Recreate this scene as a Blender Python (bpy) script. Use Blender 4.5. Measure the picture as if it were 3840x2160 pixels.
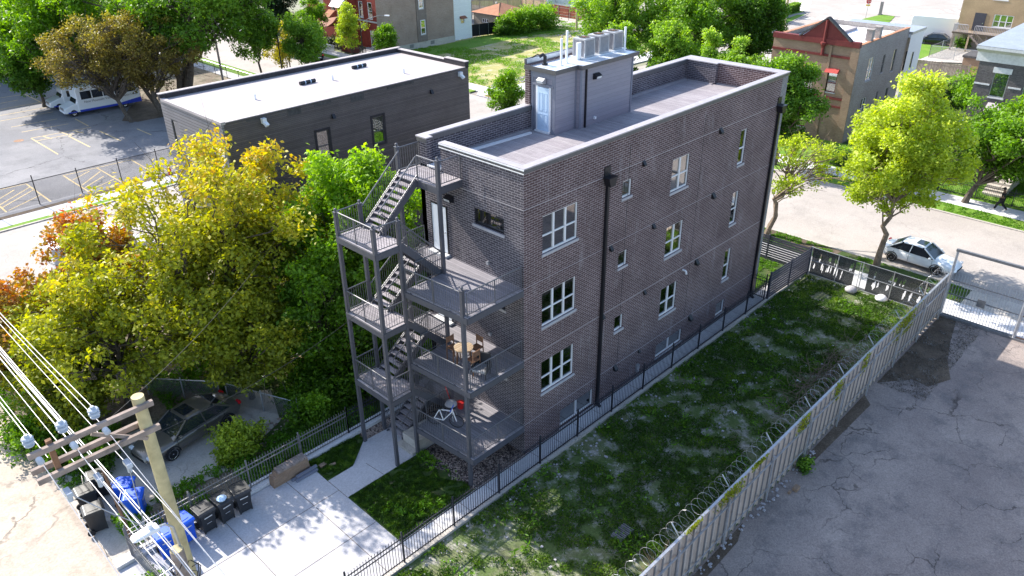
import bpy, bmesh, math, random
import numpy as np
from mathutils import Vector, Matrix
PI = math.pi
R = math.radians
for o in list(bpy.data.objects): bpy.data.objects.remove(o)
S = bpy.context.scene
COL = S.collection
random.seed(7)
# ------------------------------------------------------------------ camera, sky, sun, exposure
cam_d = bpy.data.cameras.new("camera"); cam = bpy.data.objects.new("camera", cam_d); COL.objects.link(cam)
cam_d.sensor_width = 36.0; cam_d.lens = 2894.15*36/3840
cam_d.clip_start = 0.2; cam_d.clip_end = 2000
CR = [[0.69792362, -0.71607978, -0.01150512], [-0.3491206, -0.32615418, -0.87848634], [0.62531387, 0.61713304, -0.47762891]]
cam.matrix_world = Matrix(((CR[0][0], -CR[1][0], -CR[2][0], -19.13936), (CR[0][1], -CR[1][1], -CR[2][1], -18.23468),
                           (CR[0][2], -CR[1][2], -CR[2][2], 22.74604), (0, 0, 0, 1)))
S.camera = cam
SUN_EL = R(34.9); SUN_AZ = R(-6.4)          # azimuth from +Y, clockwise positive
W = bpy.data.worlds.new("World"); S.world = W; W.use_nodes = True
wn = W.node_tree.nodes; wl = W.node_tree.links
for n in list(wn): wn.remove(n)
sky = wn.new('ShaderNodeTexSky'); sky.sky_type = 'NISHITA'; sky.sun_disc = False
sky.sun_elevation = SUN_EL; sky.sun_rotation = SUN_AZ; sky.altitude = 200; sky.dust_density = 1.4
bg = wn.new('ShaderNodeBackground'); bg.inputs[1].default_value = 0.15
wo = wn.new('ShaderNodeOutputWorld'); wl.new(sky.outputs[0], bg.inputs[0]); wl.new(bg.outputs[0], wo.inputs[0])
sd = bpy.data.lights.new("sun", 'SUN'); sd.energy = 4.3; sd.angle = R(0.5); sd.color = (1.0, 0.94, 0.85)
sun = bpy.data.objects.new("sun", sd); COL.objects.link(sun)
sdir = Vector((math.sin(SUN_AZ)*math.cos(SUN_EL), math.cos(SUN_AZ)*math.cos(SUN_EL), math.sin(SUN_EL)))
sun.rotation_euler = (-sdir).to_track_quat('-Z', 'Y').to_euler(); sun.location = (0, 0, 60)
S.view_settings.view_transform = 'Standard'; S.view_settings.look = 'None'
S.view_settings.gamma = 1; S.view_settings.exposure = 1.25
S.cycles.max_bounces = 6; S.cycles.diffuse_bounces = 3; S.cycles.transparent_max_bounces = 12
S.cycles.transmission_bounces = 4; S.cycles.glossy_bounces = 3
try: S.cycles.use_denoising = True
except Exception: pass

# ------------------------------------------------------------------ material helpers
MATS = {}
class NT:
    def __init__(s, name):
        s.m = bpy.data.materials.new(name); s.m.use_nodes = True
        s.n = s.m.node_tree.nodes; s.l = s.m.node_tree.links
        for x in list(s.n): s.n.remove(x)
        s.out = s.n.new('ShaderNodeOutputMaterial')
        MATS[name] = s.m
    def new(s, t, **kw):
        x = s.n.new(t)
        for k, v in kw.items():
            if k.startswith('i_'): x.inputs[k[2:].replace('_', ' ')].default_value = v
            else: setattr(x, k, v)
        return x
    def link(s, a, b): s.l.new(a, b)
    def math(s, op, a, b=None, c=None):
        x = s.n.new('ShaderNodeMath'); x.operation = op
        for i, v in enumerate((a, b, c)):
            if v is None: continue
            if isinstance(v, (int, float)): x.inputs[i].default_value = v
            else: s.l.new(v, x.inputs[i])
        return x.outputs[0]
    def mix(s, fac, a, b, mode='MIX'):
        x = s.n.new('ShaderNodeMix'); x.data_type = 'RGBA'; x.blend_type = mode
        for i, v in ((0, fac), (6, a), (7, b)):
            if isinstance(v, (int, float)): x.inputs[i].default_value = v
            elif isinstance(v, (tuple, list)): x.inputs[i].default_value = (v[0], v[1], v[2], 1)
            else: s.l.new(v, x.inputs[i])
        return x.outputs[2]
    def coord(s, kind='Object'):
        return s.n.new('ShaderNodeTexCoord').outputs[kind]
    def noise(s, vec, scale, detail=4, rough=.55):
        x = s.n.new('ShaderNodeTexNoise'); x.inputs['Scale'].default_value = scale
        x.inputs['Detail'].default_value = detail; x.inputs['Roughness'].default_value = rough
        if vec is not None: s.l.new(vec, x.inputs['Vector'])
        return x.outputs['Fac']
    def ramp(s, fac, stops):
        x = s.n.new('ShaderNodeValToRGB'); e = x.color_ramp.elements
        while len(e) < len(stops): e.new(.5)
        for i, (p, c) in enumerate(stops):
            e[i].position = p
            if isinstance(c, (int, float)): c = (c, c, c)
            e[i].color = (c[0], c[1], c[2], 1)
        s.l.new(fac, x.inputs[0]); return x.outputs[0]
    def bump(s, h, strength=.3, dist=.01):
        x = s.n.new('ShaderNodeBump'); x.inputs['Strength'].default_value = strength; x.inputs['Distance'].default_value = dist
        s.l.new(h, x.inputs['Height']); return x.outputs[0]
    def bsdf(s, color, rough=.8, metal=0, spec=.3, normal=None):
        x = s.n.new('ShaderNodeBsdfPrincipled')
        for k, v in (('Base Color', color), ('Roughness', rough), ('Metallic', metal), ('Specular IOR Level', spec)):
            if isinstance(v, (int, float)): x.inputs[k].default_value = v
            elif isinstance(v, (tuple, list)): x.inputs[k].default_value = (v[0], v[1], v[2], 1)
            else: s.l.new(v, x.inputs[k])
        if normal is not None: s.l.new(normal, x.inputs['Normal'])
        return x.outputs[0]
    def done(s, shader): s.l.new(shader, s.out.inputs[0]); return s.m

def simple(name, col, rough=.7, metal=0, spec=.3, var=.12, scale=6, bump=0, grime=0):
    t = NT(name); c = t.coord()
    n = t.noise(c, scale, 5); n2 = t.noise(c, scale*.13, 3)
    f = t.math('ADD', t.math('MULTIPLY', n, .6), t.math('MULTIPLY', n2, .4))
    lo = [max(0, x*(1-var*1.6)) for x in col]; hi = [min(1, x*(1+var*1.3)) for x in col]
    cc = t.ramp(f, [(.3, lo), (.7, hi)])
    if grime:
        g = t.ramp(t.noise(c, scale*.5, 6, .7), [(.52, 0.0), (.7, 1.0)])
        cc = t.mix(t.math('MULTIPLY', g, grime), cc, [x*.35 for x in col])
    nm = t.bump(n, bump, .02) if bump else None
    return t.done(t.bsdf(cc, rough, metal, spec, nm))

def brickmat(name, c1, c2, mortar, bw=.305, rh=.1, ms=.011, stain=0.25, var=.5, white=0.0):
    t = NT(name); uv = t.coord('UV')
    b = t.new('ShaderNodeTexBrick'); t.link(uv, b.inputs['Vector'])
    b.inputs['Scale'].default_value = 1; b.inputs['Brick Width'].default_value = bw; b.inputs['Row Height'].default_value = rh
    b.inputs['Mortar Size'].default_value = ms; b.inputs['Mortar Smooth'].default_value = .1; b.inputs['Bias'].default_value = 0
    b.inputs['Color1'].default_value = (*c1, 1); b.inputs['Color2'].default_value = (*c2, 1); b.inputs['Mortar'].default_value = (*mortar, 1)
    n = t.noise(uv, .55, 6, .6); n2 = t.noise(uv, 9, 4)
    c = t.mix(t.ramp(n, [(.35, 0.0), (.75, var)]), b.outputs['Color'], [x*.55 for x in c1], 'MIX')
    c = t.mix(stain, c, t.ramp(n2, [(.3, .55), (.7, 1.25)]), 'MULTIPLY')
    if white:
        mp = t.new('ShaderNodeMapping'); mp.inputs['Scale'].default_value = (2.2, .35, 1); t.link(uv, mp.inputs[0])
        w = t.ramp(t.noise(mp.outputs[0], 1.1, 7, .7), [(.56, 0.0), (.74, white)])
        c = t.mix(w, c, (.5, .48, .5))
    nm = t.bump(t.math('MULTIPLY', b.outputs['Fac'], -1.0), .5, .01)
    return t.done(t.bsdf(c, .85, 0, .25, nm))

def ground(name, c1, c2, c3=None, scale=.5, crack=0, crackscale=.25, fine=8, speck=0, crackw=.012, spot=0, blotch=(.4, .65)):
    t = NT(name); c = t.coord()
    a = t.noise(c, scale, 6, .62); f = t.noise(c, fine, 5, .7)
    col = t.mix(t.ramp(a, [(blotch[0], 0.0), (blotch[1], 1.0)]), c1, c2)
    if c3: col = t.mix(t.ramp(t.noise(c, scale*3.1, 6, .7), [(.5, 0.0), (.66, .8)]), col, c3)
    col = t.mix(.5, col, t.ramp(f, [(.3, .62), (.7, 1.3)]), 'MULTIPLY')
    if speck:
        v = t.new('ShaderNodeTexVoronoi'); v.inputs['Scale'].default_value = 26; t.link(c, v.inputs['Vector'])
        col = t.mix(speck, col, t.ramp(v.outputs['Color'], [(0, .35), (1, 1.7)]), 'MULTIPLY')
    if crack:
        nv = t.new('ShaderNodeTexNoise'); nv.inputs['Scale'].default_value = 1.1; nv.inputs['Detail'].default_value = 6; t.link(c, nv.inputs['Vector'])
        mv = t.new('ShaderNodeVectorMath'); mv.operation = 'MULTIPLY_ADD'; t.link(nv.outputs['Color'], mv.inputs[0])
        mv.inputs[1].default_value = (1.6, 1.6, 0); t.link(c, mv.inputs[2])
        v = t.new('ShaderNodeTexVoronoi'); v.feature = 'DISTANCE_TO_EDGE'; v.inputs['Scale'].default_value = crackscale; t.link(mv.outputs[0], v.inputs['Vector'])
        k = t.ramp(v.outputs['Distance'], [(0, 1.0), (crackw, 0.0)])
        gate = t.ramp(t.noise(c, .35, 2), [(.42, 0.0), (.56, 1.0)])
        k = t.math('MULTIPLY', t.math('MULTIPLY', k, gate), crack)
        col = t.mix(k, col, [x*.25 for x in c1])
    if spot:
        sp = t.ramp(t.noise(c, 1.3, 3, .5), [(.66, 0.0), (.74, spot)])
        col = t.mix(sp, col, [x*.4 for x in c1])
    nm = t.bump(f, .35, .02)
    return t.done(t.bsdf(col, .9, 0, .2, nm))

def boards(name, c1, c2, width=.14, axis=0, gap=.05, rough=.65, var=.25, gapcol=.35, coords='Object', bump=.5, stain=0):
    """planks / siding: lines across the chosen axis of the coordinate"""
    t = NT(name); c = t.coord(coords)
    sp = t.new('ShaderNodeSeparateXYZ'); t.link(c, sp.inputs[0])
    v = t.math('DIVIDE', sp.outputs[axis], width)
    fr = t.math('FRACT', v); fl = t.math('FLOOR', v)
    g = t.math('LESS_THAN', fr, gap)
    wn_ = t.new('ShaderNodeTexWhiteNoise'); wn_.noise_dimensions = '1D'; t.link(fl, wn_.inputs['W'])
    col = t.mix(wn_.outputs['Value'], c1, c2)
    mp = t.new('ShaderNodeMapping'); sc = [1.5, 1.5, 1.5]; sc[axis] = 25; mp.inputs['Scale'].default_value = sc; t.link(c, mp.inputs[0])
    col = t.mix(var, col, t.ramp(t.noise(mp.outputs[0], 1.5, 5), [(.3, .6), (.7, 1.3)]), 'MULTIPLY')
    if stain: col = t.mix(stain, col, t.ramp(t.noise(c, .7, 6, .7), [(.3, .55), (.7, 1.25)]), 'MULTIPLY')
    col = t.mix(g, col, [x*gapcol for x in c1])
    nm = t.bump(fr, bump, .012)
    return t.done(t.bsdf(col, rough, 0, .3, nm))

def leafmat(name, stops, trans=.35, rough=.55):
    t = NT(name); a = t.new('ShaderNodeAttribute'); a.attribute_name = 'tint'
    col = t.ramp(a.outputs['Fac'], stops)
    p = t.bsdf(col, rough, 0, .35)
    tr = t.new('ShaderNodeBsdfTranslucent'); hs = t.new('ShaderNodeHueSaturation'); hs.inputs['Saturation'].default_value = 1.15
    hs.inputs['Value'].default_value = 1.5; t.link(col, hs.inputs['Color']); t.link(hs.outputs[0], tr.inputs[0])
    mx = t.new('ShaderNodeMixShader'); mx.inputs[0].default_value = trans; t.link(p, mx.inputs[1]); t.link(tr.outputs[0], mx.inputs[2])
    return t.done(mx.outputs[0])

def glassmat(name, tint=(.75, .85, .83), refl=.16, rough=.02):
    t = NT(name)
    tr = t.new('ShaderNodeBsdfTransparent'); tr.inputs[0].default_value = (*tint, 1)
    gl = t.new('ShaderNodeBsdfGlossy'); gl.inputs['Roughness'].default_value = rough
    fr = t.new('ShaderNodeFresnel'); fr.inputs[0].default_value = 1.5
    f = t.math('ADD', t.math('MULTIPLY', fr.outputs[0], 1.4), refl)
    mx = t.new('ShaderNodeMixShader'); t.link(f, mx.inputs[0]); t.link(tr.outputs[0], mx.inputs[1]); t.link(gl.outputs[0], mx.inputs[2])
    return t.done(mx.outputs[0])

def meshmat(name, col=(.03, .03, .035), step=.06, wire=.22, keep=0.0):
    """chain link / woven screen: diagonal wires in UV metres, open between"""
    t = NT(name); uv = t.coord('UV'); sp = t.new('ShaderNodeSeparateXYZ'); t.link(uv, sp.inputs[0])
    a = t.math('DIVIDE', t.math('ADD', sp.outputs[0], sp.outputs[1]), step)
    b = t.math('DIVIDE', t.math('SUBTRACT', sp.outputs[0], sp.outputs[1]), step)
    m = t.math('MAXIMUM', t.math('LESS_THAN', t.math('FRACT', a), wire), t.math('LESS_THAN', t.math('FRACT', b), wire))
    if keep: m = t.math('MAXIMUM', m, keep)
    tr = t.new('ShaderNodeBsdfTransparent'); mx = t.new('ShaderNodeMixShader'); t.link(m, mx.inputs[0])
    t.link(tr.outputs[0], mx.inputs[1]); t.link(t.bsdf(col, .5, .3, .4), mx.inputs[2])
    return t.done(mx.outputs[0])

brickmat('brick_dark', (.088, .050, .052), (.135, .086, .088), (.45, .385, .385), white=.28, stain=.5)
brickmat('brick_rear', (.06, .052, .066), (.115, .10, .115), (.38, .35, .37), white=.15, stain=.5)
brickmat('brick_front', (.17, .165, .17), (.24, .23, .23), (.4, .4, .4), rh=.07, bw=.2, ms=.008)
brickmat('brick_common', (.33, .22, .17), (.42, .31, .25), (.40, .36, .33), bw=.22, rh=.075, ms=.01, var=.45, stain=.7)
brickmat('brick_grey', (.30, .26, .24), (.40, .36, .33), (.48, .45, .43), bw=.22, rh=.075, ms=.012, var=.35, stain=.6)
brickmat('brick_red', (.24, .035, .025), (.30, .05, .035), (.20, .06, .05), bw=.22, rh=.075, ms=.008)
brickmat('brick_tan', (.30, .20, .135), (.36, .25, .17), (.30, .22, .17), bw=.22, rh=.075, ms=.008)
brickmat('brick_sand', (.42, .30, .18), (.46, .33, .20), (.40, .30, .2), bw=.22, rh=.09, ms=.006)
brickmat('brick_black', (.10, .09, .092), (.16, .145, .145), (.13, .125, .125), bw=.22, rh=.075, ms=.01, stain=.6)
brickmat('brick_school', (.20, .15, .13), (.27, .21, .18), (.26, .23, .21), bw=.22, rh=.08, ms=.012, stain=.7)
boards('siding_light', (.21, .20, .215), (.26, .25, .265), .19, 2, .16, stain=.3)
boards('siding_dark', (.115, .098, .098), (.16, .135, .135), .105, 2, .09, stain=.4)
boards('siding_pent', (.27, .255, .30), (.30, .285, .33), .19, 2, .05, gapcol=.7, bump=.25)
boards('siding_white', (.75, .77, .8), (.8, .82, .85), .11, 2, .06, gapcol=.7)
boards('siding_tan', (.28, .25, .21), (.32, .28, .24), .11, 2, .1)
boards('deck_boards', (.20, .19, .21), (.27, .255, .28), .14, 0, .06, var=.5)
boards('roof_boards', (.30, .27, .29), (.38, .35, .365), .14, 0, .07, var=.6, stain=.4)
boards('fence_slats', (.065, .065, .085), (.08, .08, .10), .15, 2, .04)
boards('wood_old', (.26, .20, .15), (.40, .32, .25), .12, 0, .06, var=.6, stain=.6)
boards('wood_old_y', (.26, .20, .15), (.40, .32, .25), .12, 1, .06, var=.6, stain=.6)
boards('wood_tan', (.42, .30, .19), (.52, .40, .27), .13, 1, .07, var=.5)
boards('wood_red', (.26, .07, .04), (.34, .10, .055), .13, 1, .07, var=.5)
simple('wood_new', (.62, .43, .18), .8, scale=9, var=.2)
simple('porch_paint', (.088, .088, .105), .5, .1, .5, var=.1)
simple('rail_paint', (.13, .13, .145), .4, .2, .5, var=.1)
simple('coping', (.40, .37, .39), .5, .2, .4, var=.12, scale=3)
simple('coping_dark', (.11, .11, .12), .4, .3, .5)
simple('black_metal', (.018, .018, .024), .4, .3, .5)
simple('iron_fence', (.03, .032, .045), .5, .3, .5)
simple('white_paint', (.78, .78, .8), .5, 0, .4, var=.04)
simple('frame_white', (.72, .71, .73), .4, 0, .4, var=.04)
simple('stone_sill', (.42, .40, .42), .8, var=.12, scale=12)
simple('stone_white', (.62, .62, .63), .8, var=.12)
simple('trim_blue', (.19, .20, .25), .6, var=.06)
simple('door_white', (.72, .76, .82), .4, var=.03)
simple('door_blue', (.52, .66, .82), .4, var=.03)
simple('door_dark', (.06, .06, .075), .5)
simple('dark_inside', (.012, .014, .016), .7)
simple('room_dim', (.05, .052, .05), .8)
simple('curtain', (.66, .70, .66), .8, var=.1)
simple('blinds', (.56, .62, .60), .7, var=.12, scale=8)
simple('blinds_blue', (.35, .66, .76), .7, var=.12, scale=8)
glassmat('glass', (.85, .95, .92), .3); glassmat('glass_dark', (.45, .55, .55), .22)
simple('roof_membrane', (.42, .38, .385), .85, var=.14, scale=.9, grime=.25)
simple('roof_white', (.84, .83, .84), .7, var=.05)
simple('roof_silver', (.62, .66, .72), .35, .25, .5, var=.12, scale=3)
simple('roof_shingle', (.36, .17, .10), .9, var=.2, scale=10, bump=.4)
simple('roof_dark', (.09, .085, .085), .9, var=.3)
simple('parapet_dark', (.045, .04, .045), .8, var=.3)
simple('hvac', (.42, .42, .44), .45, .3, .5, var=.08)
simple('hvac_fin', (.25, .26, .32), .5, .3, .5, var=.15)
simple('plastic_white', (.82, .82, .84), .45, 0, .4, var=.03)
simple('plastic_blue', (.008, .095, .62), .38, 0, .5, var=.08)
simple('plastic_black', (.022, .024, .028), .42, 0, .5, var=.2)
simple('rubber', (.02, .02, .022), .8)
simple('galv', (.48, .49, .52), .4, .6, .5, var=.15)
simple('galv_dark', (.22, .22, .23), .5, .5, .5, var=.2)
simple('porcelain', (.45, .49, .56), .3, 0, .5, var=.1)
simple('timber_pole', (.50, .42, .24), .85, var=.28, scale=2.5, bump=.3)
simple('timber_grey', (.30, .24, .21), .85, var=.35, scale=3, bump=.3)
simple('timber_brown', (.23, .12, .07), .85, var=.3)
simple('wire_metal', (.40, .40, .43), .4, .5, .5)
simple('wire_black', (.03, .03, .03), .6)
simple('bark', (.105, .085, .068), .95, var=.4, scale=7, bump=.6)
simple('bark_light', (.20, .155, .115), .95, var=.4, scale=7, bump=.6)
simple('twig', (.22, .165, .12), .95, var=.4, scale=7)
simple('rust', (.30, .16, .09), .8, var=.4)
simple('paint_yellow', (.62, .47, .24), .85, var=.25, scale=5)
simple('paint_road', (.75, .75, .74), .85, var=.15, scale=5)
simple('sign_red', (.6, .02, .03), .4); simple('sign_yellow', (.75, .5, .03), .4)
simple('awning_red', (.42, .06, .05), .7); simple('maroon', (.16, .03, .028), .6, var=.2)
simple('copper', (.25, .10, .06), .7)
simple('red_plastic', (.6, .03, .03), .4)
simple('cloth_black', (.012, .012, .014), .9); simple('skin', (.16, .085, .055), .6); simple('shoe', (.5, .5, .5), .6)
simple('corrugated', (.60, .51, .45), .6, .1, .4, var=.13, scale=1.2, grime=.25)
simple('tile_orange', (.45, .22, .13), .8, var=.3)
for nm, c in (('car_white', (.80, .82, .84)), ('car_bronze', (.15, .135, .12)), ('car_dark', (.02, .022, .03)), ('car_blue', (.01, .09, .55)),
              ('car_silver', (.45, .48, .52)), ('bus_blue', (.02, .05, .45))):
    t = NT(nm); x = t.new('ShaderNodeBsdfPrincipled'); x.inputs['Base Color'].default_value = (*c, 1); x.inputs['Roughness'].default_value = .28
    x.inputs['Coat Weight'].default_value = .7; x.inputs['Coat Roughness'].default_value = .06
    x.inputs['Metallic'].default_value = .45 if nm in ('car_bronze', 'car_silver', 'car_dark') else 0
    t.done(x.outputs[0])
t = NT('car_glass'); t.done(t.bsdf((.015, .02, .026), .05, 0, .9))
t = NT('chrome'); t.done(t.bsdf((.6, .6, .62), .22, .9, .5))
simple('lamp_red', (.5, .01, .02), .2); simple('lamp_clear', (.7, .72, .75), .15, 0, .6); simple('lamp_amber', (.8, .25, .03), .3)
meshmat('chainlink', (.30, .31, .32), .075, .13)
meshmat('privacy_mesh', (.012, .013, .016), .06, .45, keep=.9)
meshmat('chain_dark', (.05, .05, .055), .09, .16)
G_ = (.045, .075, .022)
ground('soil', (.15, .115, .085), (.26, .22, .17), (.05, .07, .03), .35, fine=5, speck=.5)
ground('lot_soil', (.09, .13, .04), (.20, .19, .12), (.40, .37, .34), .55, fine=7, speck=.45, blotch=(.46, .72))
ground('lawn_soil', (.05, .085, .022), (.16, .13, .075), None, .8, fine=9, speck=.3, blotch=(.5, .75))
ground('dry_lawn', (.22, .26, .06), (.42, .36, .16), (.52, .47, .38), .18, fine=3, speck=.3, blotch=(.35, .62))
ground('green_lawn', (.12, .24, .025), (.17, .27, .04), None, .6, fine=9, speck=.5)
ground('alley_concrete', (.46, .39, .33), (.52, .45, .38), (.37, .31, .25), .35, crack=.85, crackscale=.3, fine=12, crackw=.018)
ground('road_concrete', (.38, .34, .31), (.44, .40, .37), (.33, .30, .275), .12, crack=.25, crackscale=.12, fine=14, crackw=.004)
ground('walk_concrete', (.60, .59, .60), (.66, .65, .66), None, .4, fine=14)
ground('drive_concrete', (.46, .45, .47), (.52, .51, .53), None, .4, fine=14)
ground('old_concrete', (.45, .41, .37), (.52, .48, .43), (.36, .33, .29), .5, fine=14, crack=.5, crackscale=.5)
ground('yard_concrete', (.23, .19, .175), (.36, .30, .265), (.17, .15, .145), .22, crack=.85, crackscale=.42, fine=16, crackw=.014, speck=.3, blotch=(.35, .68))
ground('lot_asphalt', (.20, .20, .215), (.27, .265, .275), (.17, .17, .18), .12, crack=.9, crackscale=.1, fine=14, crackw=.006, speck=.2)
ground('dirt_dark', (.10, .075, .055), (.15, .115, .085), None, 1.2, fine=9, speck=.5)
ground('far_ground', (.30, .27, .24), (.20, .24, .10), None, .03, fine=.5)
t = NT('gravel'); c = t.coord(); v = t.new('ShaderNodeTexVoronoi'); v.inputs['Scale'].default_value = 17; t.link(c, v.inputs['Vector'])
cc = t.ramp(v.outputs['Color'], [(0, (.10, .07, .06)), (.5, (.30, .22, .18)), (1, (.62, .55, .5))])
cc = t.mix(t.ramp(v.outputs['Distance'], [(.0, 0.0), (.7, .85)]), cc, (.03, .022, .02))
t.done(t.bsdf(cc, .9, 0, .3, t.bump(v.outputs['Distance'], .8, .03)))
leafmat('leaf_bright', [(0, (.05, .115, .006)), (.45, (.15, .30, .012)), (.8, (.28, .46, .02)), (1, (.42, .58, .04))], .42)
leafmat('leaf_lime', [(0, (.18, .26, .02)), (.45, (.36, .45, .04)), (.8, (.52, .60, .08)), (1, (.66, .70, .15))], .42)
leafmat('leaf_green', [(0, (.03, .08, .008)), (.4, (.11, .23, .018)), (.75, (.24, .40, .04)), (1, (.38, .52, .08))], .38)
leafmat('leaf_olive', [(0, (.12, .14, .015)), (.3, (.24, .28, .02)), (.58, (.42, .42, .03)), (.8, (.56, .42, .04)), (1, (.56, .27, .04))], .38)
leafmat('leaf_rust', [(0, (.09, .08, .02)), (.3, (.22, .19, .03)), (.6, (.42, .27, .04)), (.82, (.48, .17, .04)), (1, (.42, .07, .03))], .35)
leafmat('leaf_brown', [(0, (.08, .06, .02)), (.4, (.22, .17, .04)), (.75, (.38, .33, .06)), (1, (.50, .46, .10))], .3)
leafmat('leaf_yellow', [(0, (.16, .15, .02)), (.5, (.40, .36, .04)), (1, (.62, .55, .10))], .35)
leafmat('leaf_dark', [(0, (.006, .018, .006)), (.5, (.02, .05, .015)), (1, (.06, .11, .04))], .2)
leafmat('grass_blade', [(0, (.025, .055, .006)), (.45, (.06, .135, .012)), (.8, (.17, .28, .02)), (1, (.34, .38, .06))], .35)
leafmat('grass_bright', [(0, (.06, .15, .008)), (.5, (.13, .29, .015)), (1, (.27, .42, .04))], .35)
leafmat('debris', [(0, (.12, .10, .08)), (.5, (.4, .38, .36)), (1, (.85, .86, .9))], 0.0)

# ------------------------------------------------------------------ mesh builder
class MB:
    def __init__(s): s.v = []; s.f = []; s.m = []
    def add(s, vs, fs, m=0):
        b = len(s.v); s.v += [tuple(v) for v in vs]; s.f += [tuple(i+b for i in f) for f in fs]; s.m += [m]*len(fs); return s
    def box(s, x0, x1, y0, y1, z0, z1, m=0):
        if x0 > x1: x0, x1 = x1, x0
        if y0 > y1: y0, y1 = y1, y0
        if z0 > z1: z0, z1 = z1, z0
        return s.add([(x0,y0,z0),(x1,y0,z0),(x1,y1,z0),(x0,y1,z0),(x0,y0,z1),(x1,y0,z1),(x1,y1,z1),(x0,y1,z1)],
              [(0,3,2,1),(4,5,6,7),(0,1,5,4),(1,2,6,5),(2,3,7,6),(3,0,4,7)], m)
    def bar(s, p, q, w=.05, h=.05, m=0, up=(0,0,1)):
        p, q = Vector(p), Vector(q); d = (q-p).normalized(); u = Vector(up)
        if abs(d.dot(u)) > .98: u = Vector((1,0,0))
        a = d.cross(u).normalized()*w/2; b = a.cross(d).normalized()*h/2
        vs = [p-a-b,p+a-b,p+a+b,p-a+b,q-a-b,q+a-b,q+a+b,q-a+b]
        return s.add(vs, [(0,3,2,1),(4,5,6,7),(0,1,5,4),(1,2,6,5),(2,3,7,6),(3,0,4,7)][::1], m)
    def tube(s, pts, r, n=6, m=0, cap=True):
        pts = [Vector(p) for p in pts]; rs = r if isinstance(r, (list, tuple)) else [r]*len(pts)
        b = len(s.v); prev = None
        for i, p in enumerate(pts):
            d = (pts[min(i+1, len(pts)-1)]-pts[max(i-1, 0)])
            d = d.normalized() if d.length > 1e-9 else Vector((0,0,1))
            if prev is None: u = Vector((1,0,0)) if abs(d.x) < .9 else Vector((0,1,0)); a = d.cross(u).normalized()
            else: a = (prev-d*prev.dot(d)).normalized()
            prev = a; c = d.cross(a)
            for k in range(n):
                t_ = 2*PI*k/n; s.v.append(tuple(p+(a*math.cos(t_)+c*math.sin(t_))*rs[i]))
        for i in range(len(pts)-1):
            for k in range(n):
                s.f.append((b+i*n+k, b+i*n+(k+1)%n, b+(i+1)*n+(k+1)%n, b+(i+1)*n+k)); s.m.append(m)
        if cap:
            s.f.append(tuple(b+k for k in range(n))[::-1]); s.m.append(m)
            s.f.append(tuple(b+(len(pts)-1)*n+k for k in range(n))); s.m.append(m)
        return s
    def cyl(s, x, y, z0, z1, r, n=12, m=0, r2=None): return s.tube([(x,y,z0),(x,y,z1)], [r, r if r2 is None else r2], n, m)
    def lathe(s, prof, o=(0,0,0), n=16, m=0, axis='z'):
        b = len(s.v)
        for r, z in prof:
            for k in range(n):
                t_ = 2*PI*k/n; x, y = r*math.cos(t_), r*math.sin(t_)
                p = (x,y,z) if axis == 'z' else ((z,x,y) if axis == 'x' else (x,z,y))
                s.v.append((p[0]+o[0], p[1]+o[1], p[2]+o[2]))
        for i in range(len(prof)-1):
            for k in range(n):
                s.f.append((b+i*n+k, b+i*n+(k+1)%n, b+(i+1)*n+(k+1)%n, b+(i+1)*n+k)); s.m.append(m)
        s.f.append(tuple(b+k for k in range(n))[::-1]); s.m.append(m); s.f.append(tuple(b+(len(prof)-1)*n+k for k in range(n))); s.m.append(m)
        return s
    def prism(s, poly, z0, z1, m=0, mtop=None):
        n = len(poly); b = len(s.v)
        s.v += [(p[0],p[1],z0) for p in poly]+[(p[0],p[1],z1) for p in poly]
        s.f.append(tuple(range(b, b+n))[::-1]); s.m.append(m)
        s.f.append(tuple(range(b+n, b+2*n))); s.m.append(m if mtop is None else mtop)
        for i in range(n): s.f.append((b+i, b+(i+1)%n, b+n+(i+1)%n, b+n+i)); s.m.append(m)
        return s
    def prism_y(s, poly, y0, y1, m=0):        # poly in (x, z)
        n = len(poly); b = len(s.v); s.v += [(p[0],y0,p[1]) for p in poly]+[(p[0],y1,p[1]) for p in poly]
        s.f.append(tuple(range(b, b+n))); s.m.append(m); s.f.append(tuple(range(b+n, b+2*n))[::-1]); s.m.append(m)
        for i in range(n): s.f.append((b+i, b+n+i, b+n+(i+1)%n, b+(i+1)%n)); s.m.append(m)
        return s
    def prism_x(s, poly, x0, x1, m=0):        # poly in (y, z)
        n = len(poly); b = len(s.v); s.v += [(x0,p[0],p[1]) for p in poly]+[(x1,p[0],p[1]) for p in poly]
        s.f.append(tuple(range(b, b+n))[::-1]); s.m.append(m); s.f.append(tuple(range(b+n, b+2*n))); s.m.append(m)
        for i in range(n): s.f.append((b+i, b+(i+1)%n, b+n+(i+1)%n, b+n+i)); s.m.append(m)
        return s
    def build(s, name, mat, parent=None, org=None, smooth=False, bevel=0, sub=0):
        me = bpy.data.meshes.new(name)
        ox, oy, oz = org if org is not None else (ORG.get(parent.name, (0,0,0)) if parent is not None else (0,0,0))
        me.from_pydata([(v[0]-ox, v[1]-oy, v[2]-oz) for v in s.v], [], s.f)
        for mn in (mat if isinstance(mat, (list, tuple)) else [mat]): me.materials.append(MATS[mn])
        me.polygons.foreach_set('material_index', s.m)
        uvl = me.uv_layers.new(name='UVMap'); co = np.empty(len(me.vertices)*3); me.vertices.foreach_get('co', co); co = co.reshape(-1, 3)+np.array([ox, oy, oz])
        me.update()
        uv = np.zeros((len(me.loops), 2))
        for p in me.polygons:
            nn = p.normal; ax, ay, az = abs(nn.x), abs(nn.y), abs(nn.z)
            for li in p.loop_indices:
                c_ = co[me.loops[li].vertex_index]
                if az >= ax and az >= ay: uv[li] = (c_[0], c_[1])
                elif ax >= ay: uv[li] = (c_[1], c_[2])
                else: uv[li] = (c_[0], c_[2])
        uvl.data.foreach_set('uv', uv.ravel())
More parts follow.
